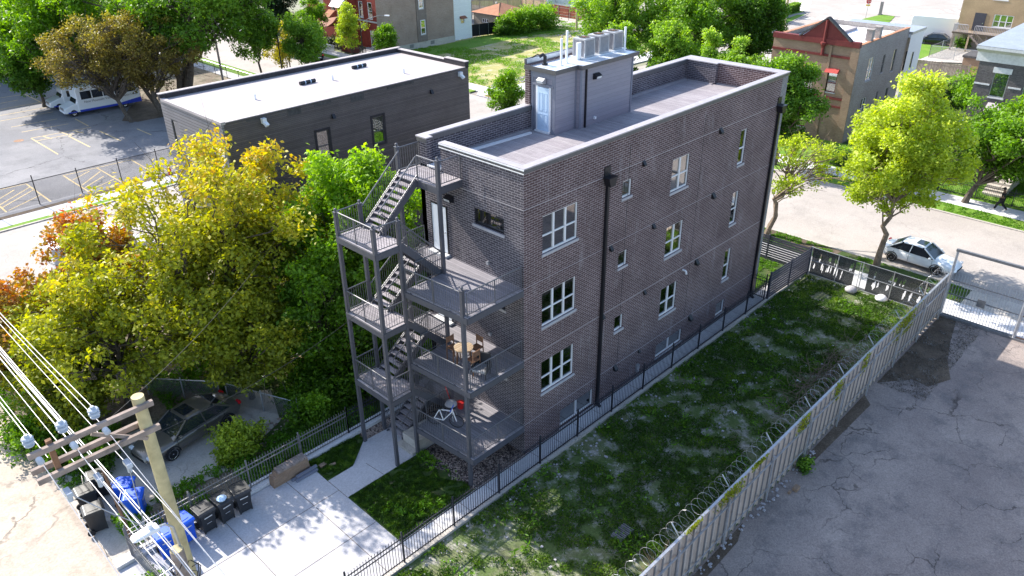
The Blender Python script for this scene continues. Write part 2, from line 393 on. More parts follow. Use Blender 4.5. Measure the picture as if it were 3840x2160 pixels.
        if smooth: me.polygons.foreach_set('use_smooth', [True]*len(me.polygons))
        me.validate()
        o = bpy.data.objects.new(name, me); COL.objects.link(o)
        if parent is not None: o.parent = parent; ORG[o.name] = (ox, oy, oz)
        elif org is not None: o.location = org
        if bevel:
            b_ = o.modifiers.new('bevel', 'BEVEL'); b_.width = bevel; b_.segments = 2; b_.limit_method = 'ANGLE'
        if sub:
            b_ = o.modifiers.new('sub', 'SUBSURF'); b_.levels = sub; b_.render_levels = sub
        return o
ORG = {}
def thing(name, label, cat, loc=(0,0,0), rz=0, group=None, local=False):
    o = bpy.data.objects.new(name, None); COL.objects.link(o); o.empty_display_size = .3
    o.location = loc; o.rotation_euler = (0, 0, rz); o['label'] = label; o['category'] = cat
    if group: o['group'] = group
    ORG[o.name] = (0,0,0) if local else tuple(loc)
    return o
def tag(o, label, cat, group=None):
    o['label'] = label; o['category'] = cat
    if group: o['group'] = group
    return o
def struct(name, mb, mat, kind='structure', **kw):
    o = mb.build(name, mat, **kw); o['kind'] = kind; return o
def dup(root, loc, rz=0, label=None, group=None, scale=None):
    r = root.copy(); COL.objects.link(r); r.location = loc; r.rotation_euler = (0,0,rz)
    if label: r['label'] = label
    if group: r['group'] = group
    if scale: r.scale = scale if isinstance(scale, (tuple, list)) else (scale,)*3
    for ch in list(root.children):
        c_ = ch.copy(); COL.objects.link(c_); c_.parent = r
        for g in ch.children:
            d = g.copy(); COL.objects.link(d); d.parent = c_
    return r
def wall_y(mb, y, x0, x1, z0, z1, holes=(), depth=.14, m=0, face=-1):
    """vertical wall sheet in plane y with openings (xa,xb,za,zb); reveals go to y+depth; face -1 looks to -y"""
    xs = sorted({x0, x1}|{h[0] for h in holes}|{h[1] for h in holes}); zs = sorted({z0, z1}|{h[2] for h in holes}|{h[3] for h in holes})
    for i in range(len(xs)-1):
        for j in range(len(zs)-1):
            cx, cz = (xs[i]+xs[i+1])/2, (zs[j]+zs[j+1])/2
            if any(h[0] < cx < h[1] and h[2] < cz < h[3] for h in holes): continue
            q = [(xs[i],y,zs[j]),(xs[i+1],y,zs[j]),(xs[i+1],y,zs[j+1]),(xs[i],y,zs[j+1])]
            mb.add(q if face < 0 else q[::-1], [(0,1,2,3)], m)
    for a, b, c_, d in holes:
        y2 = y+depth*(-face)
        mb.add([(a,y,c_),(a,y2,c_),(a,y2,d),(a,y,d)], [(0,1,2,3)], m); mb.add([(b,y,c_),(b,y2,c_),(b,y2,d),(b,y,d)], [(3,2,1,0)], m)
        mb.add([(a,y,d),(b,y,d),(b,y2,d),(a,y2,d)], [(3,2,1,0)], m); mb.add([(a,y,c_),(b,y,c_),(b,y2,c_),(a,y2,c_)], [(0,1,2,3)], m)
def wall_x(mb, x, y0, y1, z0, z1, holes=(), depth=.14, m=0, face=-1):
    t_ = MB(); wall_y(t_, x, y0, y1, z0, z1, holes, depth, m, face)
    mb.add([(v[1], v[0], v[2]) for v in t_.v], [f[::-1] for f in t_.f], m)
def window(parent, plane, c, u0, u1, z0, z1, face=-1, panes=1, dbl=True, fm='frame_white', sill='stone_sill', depth=.1, blind=None, blindfrac=1.0, fw=.06, glass='glass', inside='dark_inside', label=None, sillover=.05, lower=None):
    """plane 'y': wall at y=c spanning x u0..u1 ; plane 'x': wall at x=c spanning y. face = direction the wall looks (-1/+1)"""
    def P(u, d, z): # d = distance inwards from wall face
        w = c - face*d
        return (u, w, z) if plane == 'y' else (w, u, z)
    def bx(mb, ua, ub, da, db, za, zb, m=0):
        a = P(ua, da, za); b = P(ub, db, zb); mb.box(a[0], b[0], a[1], b[1], za, zb, m)
    fr = MB(); d0, d1 = depth-.05, depth
    bx(fr, u0, u0+fw, d0, d1, z0, z1); bx(fr, u1-fw, u1, d0, d1, z0, z1); bx(fr, u0+fw, u1-fw, d0, d1, z0, z0+fw*1.2); bx(fr, u0+fw, u1-fw, d0, d1, z1-fw, z1)
    pw = (u1-u0)/panes
    for k in range(1, panes): bx(fr, u0+pw*k-fw*.8, u0+pw*k+fw*.8, d0-.005, d1, z0+fw*1.2, z1-fw)
    zm = z0+(z1-z0)*.46
    if dbl:
        for k in range(panes):
            a = u0+pw*k+(fw if k == 0 else fw*.8); b = u0+pw*(k+1)-(fw if k == panes-1 else fw*.8)
            bx(fr, a, b, d0+.008, d1+.01, zm-.03, zm+.03)
    f = fr.build('window', fm, parent)
    if label: f['label'] = label
    g = MB(); bx(g, u0+.01, u1-.01, d1-.012, d1-.006, z0+.01, z1-.01); g.build('pane', glass, f)
    if sill:
        sb = MB(); bx(sb, u0-sillover, u1+sillover, -.05, depth, z0-.11, z0-.002); sb.build('sill', sill, f)
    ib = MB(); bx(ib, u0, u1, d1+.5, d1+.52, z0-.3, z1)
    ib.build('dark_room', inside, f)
    if blind:
        bb = MB(); bx(bb, u0+.02, u1-.02, d1+.05, d1+.06, z1-(z1-z0)*blindfrac, z1-.02); bb.build('blind', blind, f)
    if lower:
        bb = MB(); bx(bb, u0+.02, u1-.02, d1+.04, d1+.045, z0+.02, zm); bb.build('insect_screen', lower, f)
    return f
# ================================================================== THE BRICK BUILDING
HB = 13.2; ZD = 12.1; WB = 5.98; LB = 20.2
B = thing('brick_apartment_building', 'dark purple-brown brick three-storey apartment building with a roof deck, in the middle of the photo', 'apartment building', (0, 0, 0))
wins = []
holes = []
for k in range(3):
    dz = -3.35*k
    holes += [(1.05, 3.18, 9.44+dz, 11.05+dz), (6.09, 6.75, 10.28+dz, 11.05+dz), (9.83, 11.26, 9.44+dz, 11.05+dz), (15.88, 16.52, 9.2+dz, 11.05+dz)]
base_h = [(2.34, 4.70, .17, 1.1), (9.83, 12.22, .3, 1.09), (15.67, 16.55, .27, 1.12)]
mb = MB()
wall_y(mb, 0, 0, 19.6, -.3, HB, holes+base_h, .12)
mb.add([(19.6,0,-.3),(19.6,WB,-.3),(19.6,WB,HB),(19.6,0,HB)], [(0,1,2,3)])
# inner face of the near parapet
mb.add([(0.25,.25,ZD),(19.6,.25,ZD),(19.6,.25,HB),(.25,.25,HB)], [(3,2,1,0)])
mb.build('side_wall', 'brick_dark', B)
mb = MB(); mb.box(19.6, LB, -.004, .5, -.3, HB); mb.build('front_corner', 'brick_front', B)
mb = MB()
rear_holes = []
for k in range(3):
    dz = -3.35*k
    rear_holes += [(1.05, 2.74, 10.3+dz, 11.0+dz), (4.36, 5.36, 8.32+dz, 10.56+dz)]
wall_x(mb, 0, 0, 4.56, -.3, HB, [h for h in rear_holes if h[1] < 4.5], .14)
wall_x(mb, 0, 4.56, WB, -.3, ZD, [], .14)
wall_x(mb, .003, 4.3, 4.56, 0, .01, [], .1)
mb.add([(.25,.25,ZD),(.25,4.56,ZD),(.25,4.56,HB),(.25,.25,HB)], [(0,1,2,3)])
mb.add([(0,4.56,ZD),(.25,4.56,ZD),(.25,4.56,HB),(0,4.56,HB)], [(0,1,2,3)])
mb.build('rear_wall', 'brick_rear', B)
mb = MB()   # far side wall with its parapet, and the front parapet with its step
mb.box(0, LB, WB-.28, WB, -.3, HB)
mb.box(.0, .28, WB-.55, WB-.28, ZD-.3, HB)
mb.build('far_wall', 'brick_rear', B)
mb = MB(); mb.box(19.35, LB, 3.8, WB-.28, -.3, HB); mb.box(19.62, LB, .5, 3.8, -.3, HB)
mb.build('front_wall', 'brick_rear', B)
mb = MB(); zc = HB
mb.box(-.05, LB+.06, -.06, .29, zc, zc+.05); mb.box(-.05, .29, .29, 4.6, zc, zc+.05)
mb.box(-.05, LB+.06, WB-.32, WB+.06, zc, zc+.05); mb.box(-.05, .32, WB-.6, WB-.32, zc, zc+.05)
mb.box(19.31, LB+.06, 3.76, WB-.32, zc, zc+.05); mb.box(19.58, LB+.06, .29, 3.76, zc, zc+.05)
mb.build('coping', 'coping', B)
mb = MB(); mb.box(-.045, LB, -.055, -.003, zc-.14, zc); mb.box(-.045, -.003, -.003, 4.6, zc-.17, zc); mb.box(.29, LB, WB-.335, WB-.29, zc-.2, zc); mb.box(-.045, -.003, WB-.6, WB, zc-.15, zc)
mb.build('coping_fascia', 'coping_dark', B)
mb = MB(); mb.box(-.06, -.046, -.07, 4.6, zc-.03, zc+.02); mb.box(-.058, -.046, -.07, 4.6, zc-.16, zc-.13); mb.build('coping_drip', 'white_paint', B)
mb = MB()
for zb in (11.62, 8.31, 4.96, 1.62): mb.box(-.006, 19.6, -.006, -.0005, zb-.012, zb+.012); mb.box(-.006, -.0005, 0, WB, zb-.016, zb+.016)
mb.build('flashing_line', 'coping', B)
mb = MB()
for x in (6.5, 12.3): mb.box(x-.012, x+.012, -.004, -.0004, 1.7, 12.6)
mb.build('control_joint', 'dark_inside', B)
mb = MB(); mb.box(.25, 19.62, .25, WB-.28, ZD-.2, ZD); mb.build('roof_deck', 'roof_boards', B)
mb = MB(); mb.box(.5, 19.3, WB-.42, WB-.29, ZD, ZD+.07); mb.box(12.0, 19.3, WB-.5, WB-.42, ZD, ZD+.03); mb.box(19.22, 19.34, 3.9, WB-.42, ZD, ZD+.05); mb.box(19.5, 19.61, .5, 3.75, ZD, ZD+.05)
mb.build('deck_edge_trim', 'coping', B)
# windows
kinds = [('T', 1.05, 3.18, 9.44, 11.05, 3), ('S', 6.09, 6.75, 10.28, 11.05, 1), ('D', 9.83, 11.26, 9.44, 11.05, 2), ('N', 15.88, 16.52, 9.2, 11.05, 1)]
for k in range(3):
    for nm, a, b, z0, z1, n in kinds:
        dz = -3.35*k
        bl = None; bf = 1
        if nm == 'T': bl, bf = ('blinds', 1.0) if k == 0 else (('blinds', .55) if k == 1 else ('curtain', .54))
        if nm == 'D': bl, bf = ('curtain', .55) if k == 0 else ((None, 1) if k == 1 else ('blinds', .5))
        if nm == 'N': bl, bf = (None, 1) if k != 1 else ('curtain', .5)
        g = 'glass' if not (k == 1 and nm == 'T') else 'glass_dark'
        window(B, 'y', 0, a, b, z0+dz, z1+dz, -1, n, nm != 'S', depth=.11, blind=bl, blindfrac=bf, glass=g, lower='room_dim' if nm != 'S' else None)
for a, b, z0, z1 in base_h:
    window(B, 'y', 0, a, b, z0, z1, -1, 2 if b-a > 1.5 else 1, False, depth=.11, sill='stone_sill', blind='curtain', blindfrac=1)
for k in range(3):
    dz = -3.35*k
    window(B, 'x', 0, 1.05, 2.74, 10.3+dz, 11.0+dz, -1, 1, False, fm='black_metal', depth=.13, blind='blinds_blue', glass='glass')
    d = MB(); d.box(-.02, .03, 4.42, 5.32, 8.42+dz, 10.5+dz)
    dr = d.build('rear_door', 'door_white', B)
    h = MB(); h.tube([(-.02, 4.5, 9.35+dz), (-.09, 4.5, 9.35+dz)], .02, 8); h.tube([(-.09, 4.5, 9.35+dz), (-.09, 4.62, 9.35+dz)], .015, 8); h.build('door_handle', 'chrome', dr)
    f = MB(); f.box(-.03, .0, 4.36, 4.42, 8.32+dz, 10.56+dz); f.box(-.03, .0, 5.32, 5.36, 8.32+dz, 10.56+dz); f.box(-.03, 0, 4.42, 5.32, 10.5+dz, 10.56+dz)
    f.build('door_frame', 'black_metal', dr)
    st = MB(); st.box(-.28, 0, 4.3, 5.42, 8.28+dz, 8.38+dz); st.build('door_step', 'stone_white', B)
def wall_lamp(x, y, z, axis, mat='black_metal', s=1):
    l = MB()
    if axis == 'x': l.prism_y([(x, z-.14*s), (x, z+.14*s), (x-.06*s, z+.14*s), (x-.24*s, z+.03*s), (x-.2*s, z-.09*s)], y-.2*s, y+.2*s)
    else: l.prism_x([(y, z-.14*s), (y-.2*s, z-.09*s), (y-.24*s, z+.03*s), (y-.06*s, z+.14*s), (y, z+.14*s)], x-.2*s, x+.2*s)
    o = l.build('wall_lamp', mat, B)
    q = MB()
    if axis == 'x': q.add([(x-.205*s, y-.17*s, z-.085*s), (x-.246*s, y-.17*s, z+.02*s), (x-.246*s, y+.17*s, z+.02*s), (x-.205*s, y+.17*s, z-.085*s)], [(0,1,2,3)])
    else: q.add([(x-.17*s, y-.205*s, z-.085*s), (x+.17*s, y-.205*s, z-.085*s), (x+.17*s, y-.246*s, z+.02*s), (x-.17*s, y-.246*s, z+.02*s)], [(0,1,2,3)])
    q.build('lens', 'lamp_clear', o)
wall_lamp(0, 4.1, 11.0, 'x'); wall_lamp(0, 4.1, 7.65, 'x'); wall_lamp(0, 4.1, 4.3, 'x')
for y, z in ((1.95, 8.8), (1.95, 5.45)):
    l = MB(); l.box(-.09, 0, y-.06, y+.06, z-.07, z+.07); l.build('socket_box', 'galv', B)
for x, z, s in ((7.51,11.52,.11),(8.64,8.2,.11),(5.47,8.17,.11),(13.77,8.2,.14),(12.88,4.8,.14),(8.35,4.84,.10),(6.31,1.5,.13),(8.28,1.51,.08),(12.86,1.48,.15),(13.76,11.54,.13),(5.16,4.84,.09)):
    l = MB(); l.prism_x([(0, z-s), (-s*1.3, z-s*1.1), (-s*1.3, z-s*.5), (-.02, z+s), (0, z+s)], x-s*.8, x+s*.8); l.build('vent_hood', 'black_metal', B)
l = MB(); l.tube([(11.66, 0, 4.78), (11.66, -.16, 4.78), (11.68, -.2, 4.72), (11.7, -.21, 4.6)], .05, 8); l.build('white_pipe', 'plastic_white', B)
l = MB(); l.box(8.1, 8.3, -.12, 0, .35, .75); l.build('meter_box', 'galv', B)
for x, zt in ((4.95, 11.62), (19.57, 11.6)):
    l = MB(); l.box(x-.19, x+.19, -.05, -.002, zt-.05, zt+.42); l.prism_y([(x-.27, zt-.02), (x-.15, zt-.36), (x+.15, zt-.36), (x+.27, zt-.02)], -.36, -.06)
    l.box(x-.29, x+.29, -.38, -.05, zt-.02, zt+.03)
    l.bar((x-.05, -.02, zt+.25), (x-.1, -.3, zt+.02), .015, .015)
    sc = l.build('scupper_box', 'black_metal', B)
    l = MB(); l.box(x-.065, x+.065, -.15, -.03, .1, zt-.36); l.bar((x, -.09, .15), (x, -.3, .02), .12, .1); l.build('downspout', 'black_metal', B)
# gap step at the roof access
l = MB(); l.box(-.05, .3, 4.58, WB-.58, ZD-.03, ZD+.03); l.build('threshold', 'white_paint', B)
l = MB(); l.box(-.02, .0, WB-.5, WB-.3, ZD-.1, ZD+.25)
# ---- penthouse
PT = 14.95
mb = MB()
mb.box(6.5, 7.92, 4.22, WB-.285, ZD, PT-.05)       # door box
mb.box(7.92, 11.9, 4.02, WB-.285, ZD, PT-.05)
pw = mb.build('penthouse_wall', 'siding_pent', B)
mb = MB(); mb.box(6.42, 11.95, WB-.275, WB+.01, HB+.055, PT+.1); mb.build('penthouse_brick_side', 'brick_dark', B)
mb = MB(); mb.box(6.4, 7.9, 4.14, WB-.02, PT-.05, PT+.03); mb.box(7.9, 12.05, 3.86, WB-.02, PT-.045, PT+.033)
mb.build('penthouse_roof', 'roof_silver', B)
mb = MB(); mb.box(6.36, 6.4, 4.1, WB, PT-.13, PT+.06); mb.box(6.4, 7.86, 4.1, 4.14, PT-.13, PT+.06); mb.box(7.86, 12.1, 3.82, 3.86, PT-.12, PT+.06)
mb.box(12.05, 12.09, 3.86, WB, PT-.13, PT+.06); mb.box(7.86, 7.9, 3.86, 4.1, PT-.13, PT+.06)
mb.box(6.4, 12.0, WB-.06, WB+.03, PT+.1, PT+.32)
mb.build('penthouse_fascia', 'coping_dark', B)
mb = MB(); mb.box(6.45, 11.9, WB-.09, WB-.065, PT+.035, PT+.3); mb.build('penthouse_parapet_lining', 'roof_silver', B)
mb = MB()
mb.box(6.47, 6.499, 4.2, WB-.3, PT-.42, PT-.14)    # frieze
for y in (4.2, 4.3, 5.35, 5.5): mb.box(6.462, 6.499, y, y+.1, ZD, PT-.42)
mb.box(6.44, 6.499, 4.3, 5.6, 14.2, 14.3)
mb.box(7.83, 7.915, 4.19, 4.219, ZD, PT-.13); mb.box(7.925, 8.05, 3.99, 4.018, ZD, PT-.12); mb.box(11.8, 11.9, 3.99, 4.018, ZD, PT-.12)
mb.build('penthouse_trim', 'trim_blue', B)
mb = MB(); mb.box(6.44, 6.499, 4.56, 5.24, ZD+.1, 14.15); pd = mb.build('penthouse_door', 'door_blue', B)
mb = MB()
for (a, b, c_, d) in ((4.66,4.86,12.4,12.95),(4.94,5.14,12.4,12.95),(4.66,4.86,13.1,13.9),(4.94,5.14,13.1,13.9)):
    mb.box(6.432, 6.44, a, b, c_, c_+.02); mb.box(6.432, 6.44, a, b, d, d+.02); mb.box(6.432, 6.44, a, a+.02, c_, d); mb.box(6.432, 6.44, b, b+.02, c_, d)
mb.build('door_panel', 'door_blue', pd)
mb = MB(); mb.box(6.45, 6.5, 4.46, 4.56, ZD+.05, 14.2); mb.box(6.45, 6.5, 5.24, 5.34, ZD+.05, 14.2); mb.box(6.35, 6.5, 4.46, 5.34, ZD+.01, ZD+.09); mb.build('door_frame', 'white_paint', pd)
mb = MB(); mb.box(8.3, 8.36, 3.93, 4.02, ZD, PT-.1); mb.build('penthouse_downspout', 'black_metal', B)
wall_lamp(6.47, 4.95, 14.45, 'x', 'hvac'); wall_lamp(9.05, 4.02, 14.35, 'y')
l = MB(); l.box(9.0, 9.12, 3.93, 4.02, 12.35, 12.47); l.build('hose_tap', 'plastic_white', B)
# plank lying on the deck
pk = MB(); pk.prism([(2.42, 5.3), (5.95, 5.12), (5.98, 5.28), (2.42, 5.5)], ZD+.005, ZD+.07)
tag(pk.build('plank', 'white_paint'), 'long white board lying on the roof deck beside the far parapet', 'board')
# rooftop condensers: things of their own
def condenser():
    r = thing('air_conditioner', '', 'air conditioner', (0,0,0), 0, 'rooftop air conditioners', local=True)
    m = MB(); m.box(-.36, .36, -.36, .36, .06, .12); m.box(-.37, .37, -.37, .37, .80, .88)
    for sx in (-1, 1):
        for sy in (-1, 1): m.box(sx*.37, sx*.31, sy*.37, sy*.31, .12, .8)
    m.build('casing', 'hvac', r, bevel=.008)
    m = MB(); m.box(-.345, .345, -.345, .345, .12, .8); m.build('coil', 'hvac_fin', r)
    m = MB()
    for k in range(9):
        q = -.3+k*.075
        m.box(q-.012, q+.012, -.366, -.346, .13, .79); m.box(q-.012, q+.012, .346, .366, .13, .79)
        m.box(-.366, -.346, q-.012, q+.012, .13, .79); m.box(.346, .366, q-.012, q+.012, .13, .79)
    m.build('louvre', 'hvac', r)
    m = MB(); m.lathe([(.285, .882), (.285, .905), (.265, .905), (.265, .884)], n=24); m.build('fan_ring', 'hvac', r)
    m = MB(); m.cyl(0, 0, .883, .889, .26, 24); m.build('fan_well', 'dark_inside', r)
    m = MB()
    for k in range(12): m.bar((.05*math.cos(k*PI/6), .05*math.sin(k*PI/6), .912), (.28*math.cos(k*PI/6), .28*math.sin(k*PI/6), .908), .006, .006)
    m.cyl(0, 0, .9, .925, .06, 12); m.build('fan_guard', 'rust', r)
    m = MB(); m.box(-.5, .5, -.5, .5, 0, .06); m.build('mounting_pad', 'roof_silver', r)
    return r
ac = condenser(); ac.location = (9.45, 5.1, PT+.035); ac['label'] = 'grey rooftop air conditioner nearest the penthouse door'
dup(ac, (10.55, 5.12, PT+.035), 0, 'grey rooftop air conditioner in the middle of the three')
dup(ac, (11.65, 5.14, PT+.035), 0, 'grey rooftop air conditioner farthest from the penthouse door')
for x, y, h, lb in ((7.43, 4.72, 1.2, 'thin white vent pipe standing nearest the penthouse door edge'), (7.95, 4.85, 1.45, 'taller white vent pipe just before the first air conditioner'), (11.75, 4.47, 1.15, 'white vent pipe at the far end of the penthouse roof')):
    m = MB(); m.cyl(x, y, PT+.03, PT+h, .055, 10); m.cyl(x, y, PT+.034, PT+.06, .11, 10); tag(m.build('vent_pipe', 'plastic_white'), lb, 'pipe', 'white roof vent pipes')
m = MB(); m.box(8.72, 8.98, 4.86, 4.96, PT+.035, PT+.8); m.tube([(8.9, 4.9, PT+.1), (9.0, 4.7, PT+.08), (9.1, 4.75, PT+.3)], .02, 6)
tag(m.build('switch_box', 'plastic_white'), 'white electrical box beside the first rooftop air conditioner', 'electrical box')
m = MB(); m.cyl(7.05, 5.35, PT+.03, PT+.1, .14, 10); m.tube([(7.05, 5.35, PT+.1), (7.05, 5.35, PT+.4), (6.95, 5.38, PT+.5), (6.8, 5.45, PT+.42)], .08, 8)
m.tube([(7.0, 5.35, PT+.45), (6.75, 5.55, PT+.5), (6.5, 5.6, PT+.42), (6.55, 5.75, PT+.4)], .03, 6)
tag(m.build('line_hood', 'black_metal'), 'black refrigerant line hood with loose cables on the penthouse roof', 'pipe hood')

# ================================================================== STEEL PORCH AND STAIRS
P = thing('rear_porch', 'dark grey steel porch and zigzag outside stairs on the rear of the brick building', 'fire escape', (-2.2, 3, 0))
posts = [(-4.33, 5.86, 11.22), (-4.34, 3.48, 11.22), (-3.24, 3.43, 11.22), (-3.18, 5.9, 11.22), (-2.96, .3, 9.32), (-1.18, 3.38, 13.05), (-1.18, 5.85, 13.05)]
for x, y, h in posts:
    m = MB(); m.box(x-.07, x+.07, y-.07, y+.07, -.1, h)
    p = m.build('post', 'porch_paint', P)
    m = MB(); m.box(x-.09, x+.09, y-.09, y+.09, h, h+.03); m.lathe([(.05, 0), (.03, .03), (.055, .06), (.065, .095), (.045, .13), (.005, .145)], (x, y, h+.03), 10); m.build('post_finial', 'porch_paint', p)
def railing(p, q, h=1.0, slope=False, name='railing', mids=True, step=.11):
    """p,q = foot points on the walking surface; returns one railing mesh with handrail, bottom rail and balusters"""
    p, q = Vector(p), Vector(q); L = (q-p).length; m = MB(); up = Vector((0,0,1))
    m.tube([p+up*h, q+up*h], .026, 8); m.bar(p+up*.09, q+up*.09, .03, .03)
    n = max(2, int(L/step))
    for i in range(1, n):
        a = p.lerp(q, i/n); m.bar(a+up*.09, a+up*h, .014, .014)
    if mids and L > 1.6:
        a = p.lerp(q, .5); m.bar(a, a+up*h, .04, .04)
    for a in (p, q): m.bar(a, a+up*h, .035, .035)
    return m.build(name, 'rail_paint', P)
FL = [1.55, 4.92, 8.27]
for i, z in enumerate(FL):
    # main deck + gallery as one slab of boards
    m = MB(); m.prism([(0, .04), (0, 5.95), (-1.2, 5.95), (-1.2, 3.42), (-3.2, 3.42), (-2.98, .04)][::-1], z-.035, z); d = m.build('deck_floor', 'deck_boards', P)
    m = MB(); zt, zb = z-.04, z-.29
    for a, b in (((-2.98, .04), (0, .04)), ((-2.98, .04), (-3.22, 3.42)), ((-3.22, 3.42), (-1.2, 3.42)), ((-1.2, 3.42), (-1.2, 5.95)), ((-1.2, 5.95), (0, 5.95)), ((-1.5, .04), (-1.5, 3.42))):
        m.bar((*a, (zt+zb)/2), (*b, (zt+zb)/2), .07, .25)
    m.bar((-2.98, .05, z-.2), (-3.0, .3, z-.9), .05, .05) if i == 9 else None
    m.build('beam', 'porch_paint', d)
    m = MB(); m.box(-2.9, -.02, .05, .13, z+.002, z+.02)
    railing((-2.92, .1, z), (-.05, .1, z)); railing((-3.0, .25, z), (-3.2, 3.3, z))
    railing((-1.2, 5.9, z), (-.04, 5.9, z), mids=False)
    railing((-3.15, 3.42, z), (-1.3, 3.4, z)) if False else None
    railing((-1.2, 3.45, z), (-2.6, 3.42, z)) if i < 3 else None
LD = [3.49, 6.81, 10.25]
for i, z in enumerate(LD):
    m = MB(); m.prism([(-4.38, 3.42), (-3.16, 3.42), (-3.16, 5.92), (-4.38, 5.92)], z-.03, z); d = m.build('landing_floor', 'deck_boards' if i < 0 else 'roof_boards', P)
    m = MB()
    for a, b in (((-4.38, 3.42), (-3.16, 3.42)), ((-4.38, 3.42), (-4.38, 5.92)), ((-4.38, 5.92), (-3.16, 5.92)), ((-3.16, 3.42), (-3.16, 5.92))): m.bar((*a, z-.16), (*b, z-.16), .07, .25)
    m.build('beam', 'porch_paint', d)
    railing((-4.33, 3.55, z), (-4.33, 5.8, z)); railing((-4.27, 3.48, z), (-3.3, 3.45, z), mids=False); railing((-4.27, 5.87, z), (-3.25, 5.9, z), mids=False)
z = 12.0
m = MB(); m.prism([(0, 3.36), (0, 5.95), (-1.2, 5.95), (-1.2, 3.36)][::-1], z-.03, z); d = m.build('landing_floor', 'roof_boards', P)
m = MB()
for a, b in (((-1.2, 3.36), (0, 3.36)), ((-1.2, 3.36), (-1.2, 5.95)), ((-1.2, 5.95), (0, 5.95))): m.bar((*a, z-.17), (*b, z-.17), .07, .27)
m.build('beam', 'porch_paint', d)
railing((-1.12, 3.4, z), (-.03, 3.4, z), mids=False); railing((-1.2, 3.5, z), (-1.2, 4.6, z), mids=False); railing((-1.1, 5.88, z), (-.03, 5.88, z), mids=False)
def flight(xa, za, xb, zb, y0, y1, rails=(True, True), side='y'):
    """stairs from (xa, za) up to (xb, zb) between y0 and y1"""
    L = math.hypot(xb-xa, zb-za); n = max(3, int(round(abs(zb-za)/.2)))
    m = MB()
    for y in (y0, y1): m.bar((xa, y, za-.06), (xb, y, zb-.06), .05, .26, up=(0, 0, 1))
    f = m.build('stair_flight', 'porch_paint', P)
    for k in range(n):
        t_ = (k+.5)/n; x = xa+(xb-xa)*(k+.6)/n; zz = za+(zb-za)*(k+1)/n-.02
        m = MB(); m.box(x-.14, x+.14, y0+.03, y1-.03, zz-.035, zz); m.build('tread', 'roof_boards', f)
    for y, on_ in ((y0, rails[0]), (y1, rails[1])):
        if not on_: continue
        m = MB(); h = .95
        m.tube([(xa, y, za+h), (xb, y, zb+h)], .028, 8); m.bar((xa, y, za+.18), (xb, y, zb+.18), .03, .03)
        nn = int(L/.13)
        for k in range(nn+1):
            t_ = k/nn; x = xa+(xb-xa)*t_; zz = za+(zb-za)*t_; m.bar((x, y, zz+.05), (x, y, zz+h), .013, .013)
        m.build('handrail', 'rail_paint', f)
flight(-3.2, 10.25, -1.2, 12.0, 4.66, 5.7)
for k in range(3):
    flight(-1.2, FL[k], -3.2, LD[k], 3.48, 4.5)
    if k < 2: flight(-3.2, LD[k], -1.2, FL[k+1], 4.66, 5.7)
flight(-3.15, .0, -1.2, FL[0], 4.66, 5.7)
m = MB(); m.box(-3.2, -1.9, 3.5, 4.5, -.1, .62); m.box(-3.5, -3.2, 3.5, 4.6, -.1, .16)
tag(m.build('concrete_plinth', 'old_concrete'), 'grey concrete block under the foot of the porch stairs', 'concrete block')
# things on the decks
tb = thing('round_table', 'round slatted wooden table on the middle porch deck', 'table', (-1.92, 1.55, FL[1]))
m = MB(); m.cyl(-1.92, 1.55, FL[1]+.9, FL[1]+.94, .40, 24); m.build('table_top', 'wood_tan', tb)
for k in range(4):
    a = PI/4+k*PI/2; m = MB(); m.bar((-1.92+.3*math.cos(a), 1.55+.3*math.sin(a), FL[1]), (-1.92+.24*math.cos(a), 1.55+.24*math.sin(a), FL[1]+.9), .05, .05); m.build('leg', 'timber_brown', tb)
def stool(x, y, a, label):
    s_ = thing('bar_chair', label, 'chair', (x, y, FL[1]), a, 'tall chairs around the round table', local=True)
    m = MB(); m.box(-.2, .2, -.2, .2, .62, .66); m.build('seat', 'timber_brown', s_)
    for sx in (-1, 1):
        for sy in (-1, 1): m = MB(); m.bar((sx*.2, sy*.19, 0), (sx*.18, sy*.18, 1.12 if sy > 0 else .62), .035, .035); m.build('leg', 'timber_brown', s_)
    m = MB(); m.box(-.18, .18, .165, .19, .85, 1.1); m.build('backrest', 'timber_brown', s_)
stool(-1.9, 2.2, 0, 'tall brown chair behind the round porch table'); stool(-1.25, 1.5, -PI/2, 'tall brown chair between the round porch table and the brick wall'); stool(-1.95, .95, PI, 'tall brown chair on the camera side of the round porch table')
ch = thing('patio_chair', 'grey wicker armchair on the middle deck near its corner post', 'chair', (-1.9, .55, FL[1]), R(25), local=True)
m = MB(); m.box(-.3, .3, -.3, .3, .3, .42); m.build('seat', 'galv', ch, bevel=.03)
m = MB(); m.box(.25, .32, -.3, .3, .3, .95); m.build('backrest', 'plastic_black', ch, bevel=.02)
for sy in (-1, 1): m = MB(); m.box(-.3, .3, sy*.33, sy*.28, .3, .62); m.build('armrest', 'plastic_black', ch, bevel=.02)
for sx in (-1, 1):
    for sy in (-1, 1): m = MB(); m.bar((sx*.27, sy*.28, 0), (sx*.27, sy*.28, .3), .03, .03); m.build('leg', 'plastic_black', ch)
bk = thing('bicycle', 'white and blue bicycle frame leaning on the lowest porch deck', 'bicycle', (-2.35, 2.6, FL[0]), R(-60), local=True)
m = MB(); pts = {'bb': (0,0,.3), 'st': (-.15,0,.85), 'hd': (.45,0,.85), 'ax': (-.42,0,.34), 'fx': (.6,0,.34), 'hb': (.42,0,.98)}
for a, b in (('bb','st'),('bb','hd'),('st','hd'),('bb','ax'),('st','ax'),('hd','fx'),('hd','hb')): m.bar(pts[a], pts[b], .04, .04)
m.build('frame', 'white_paint', bk)
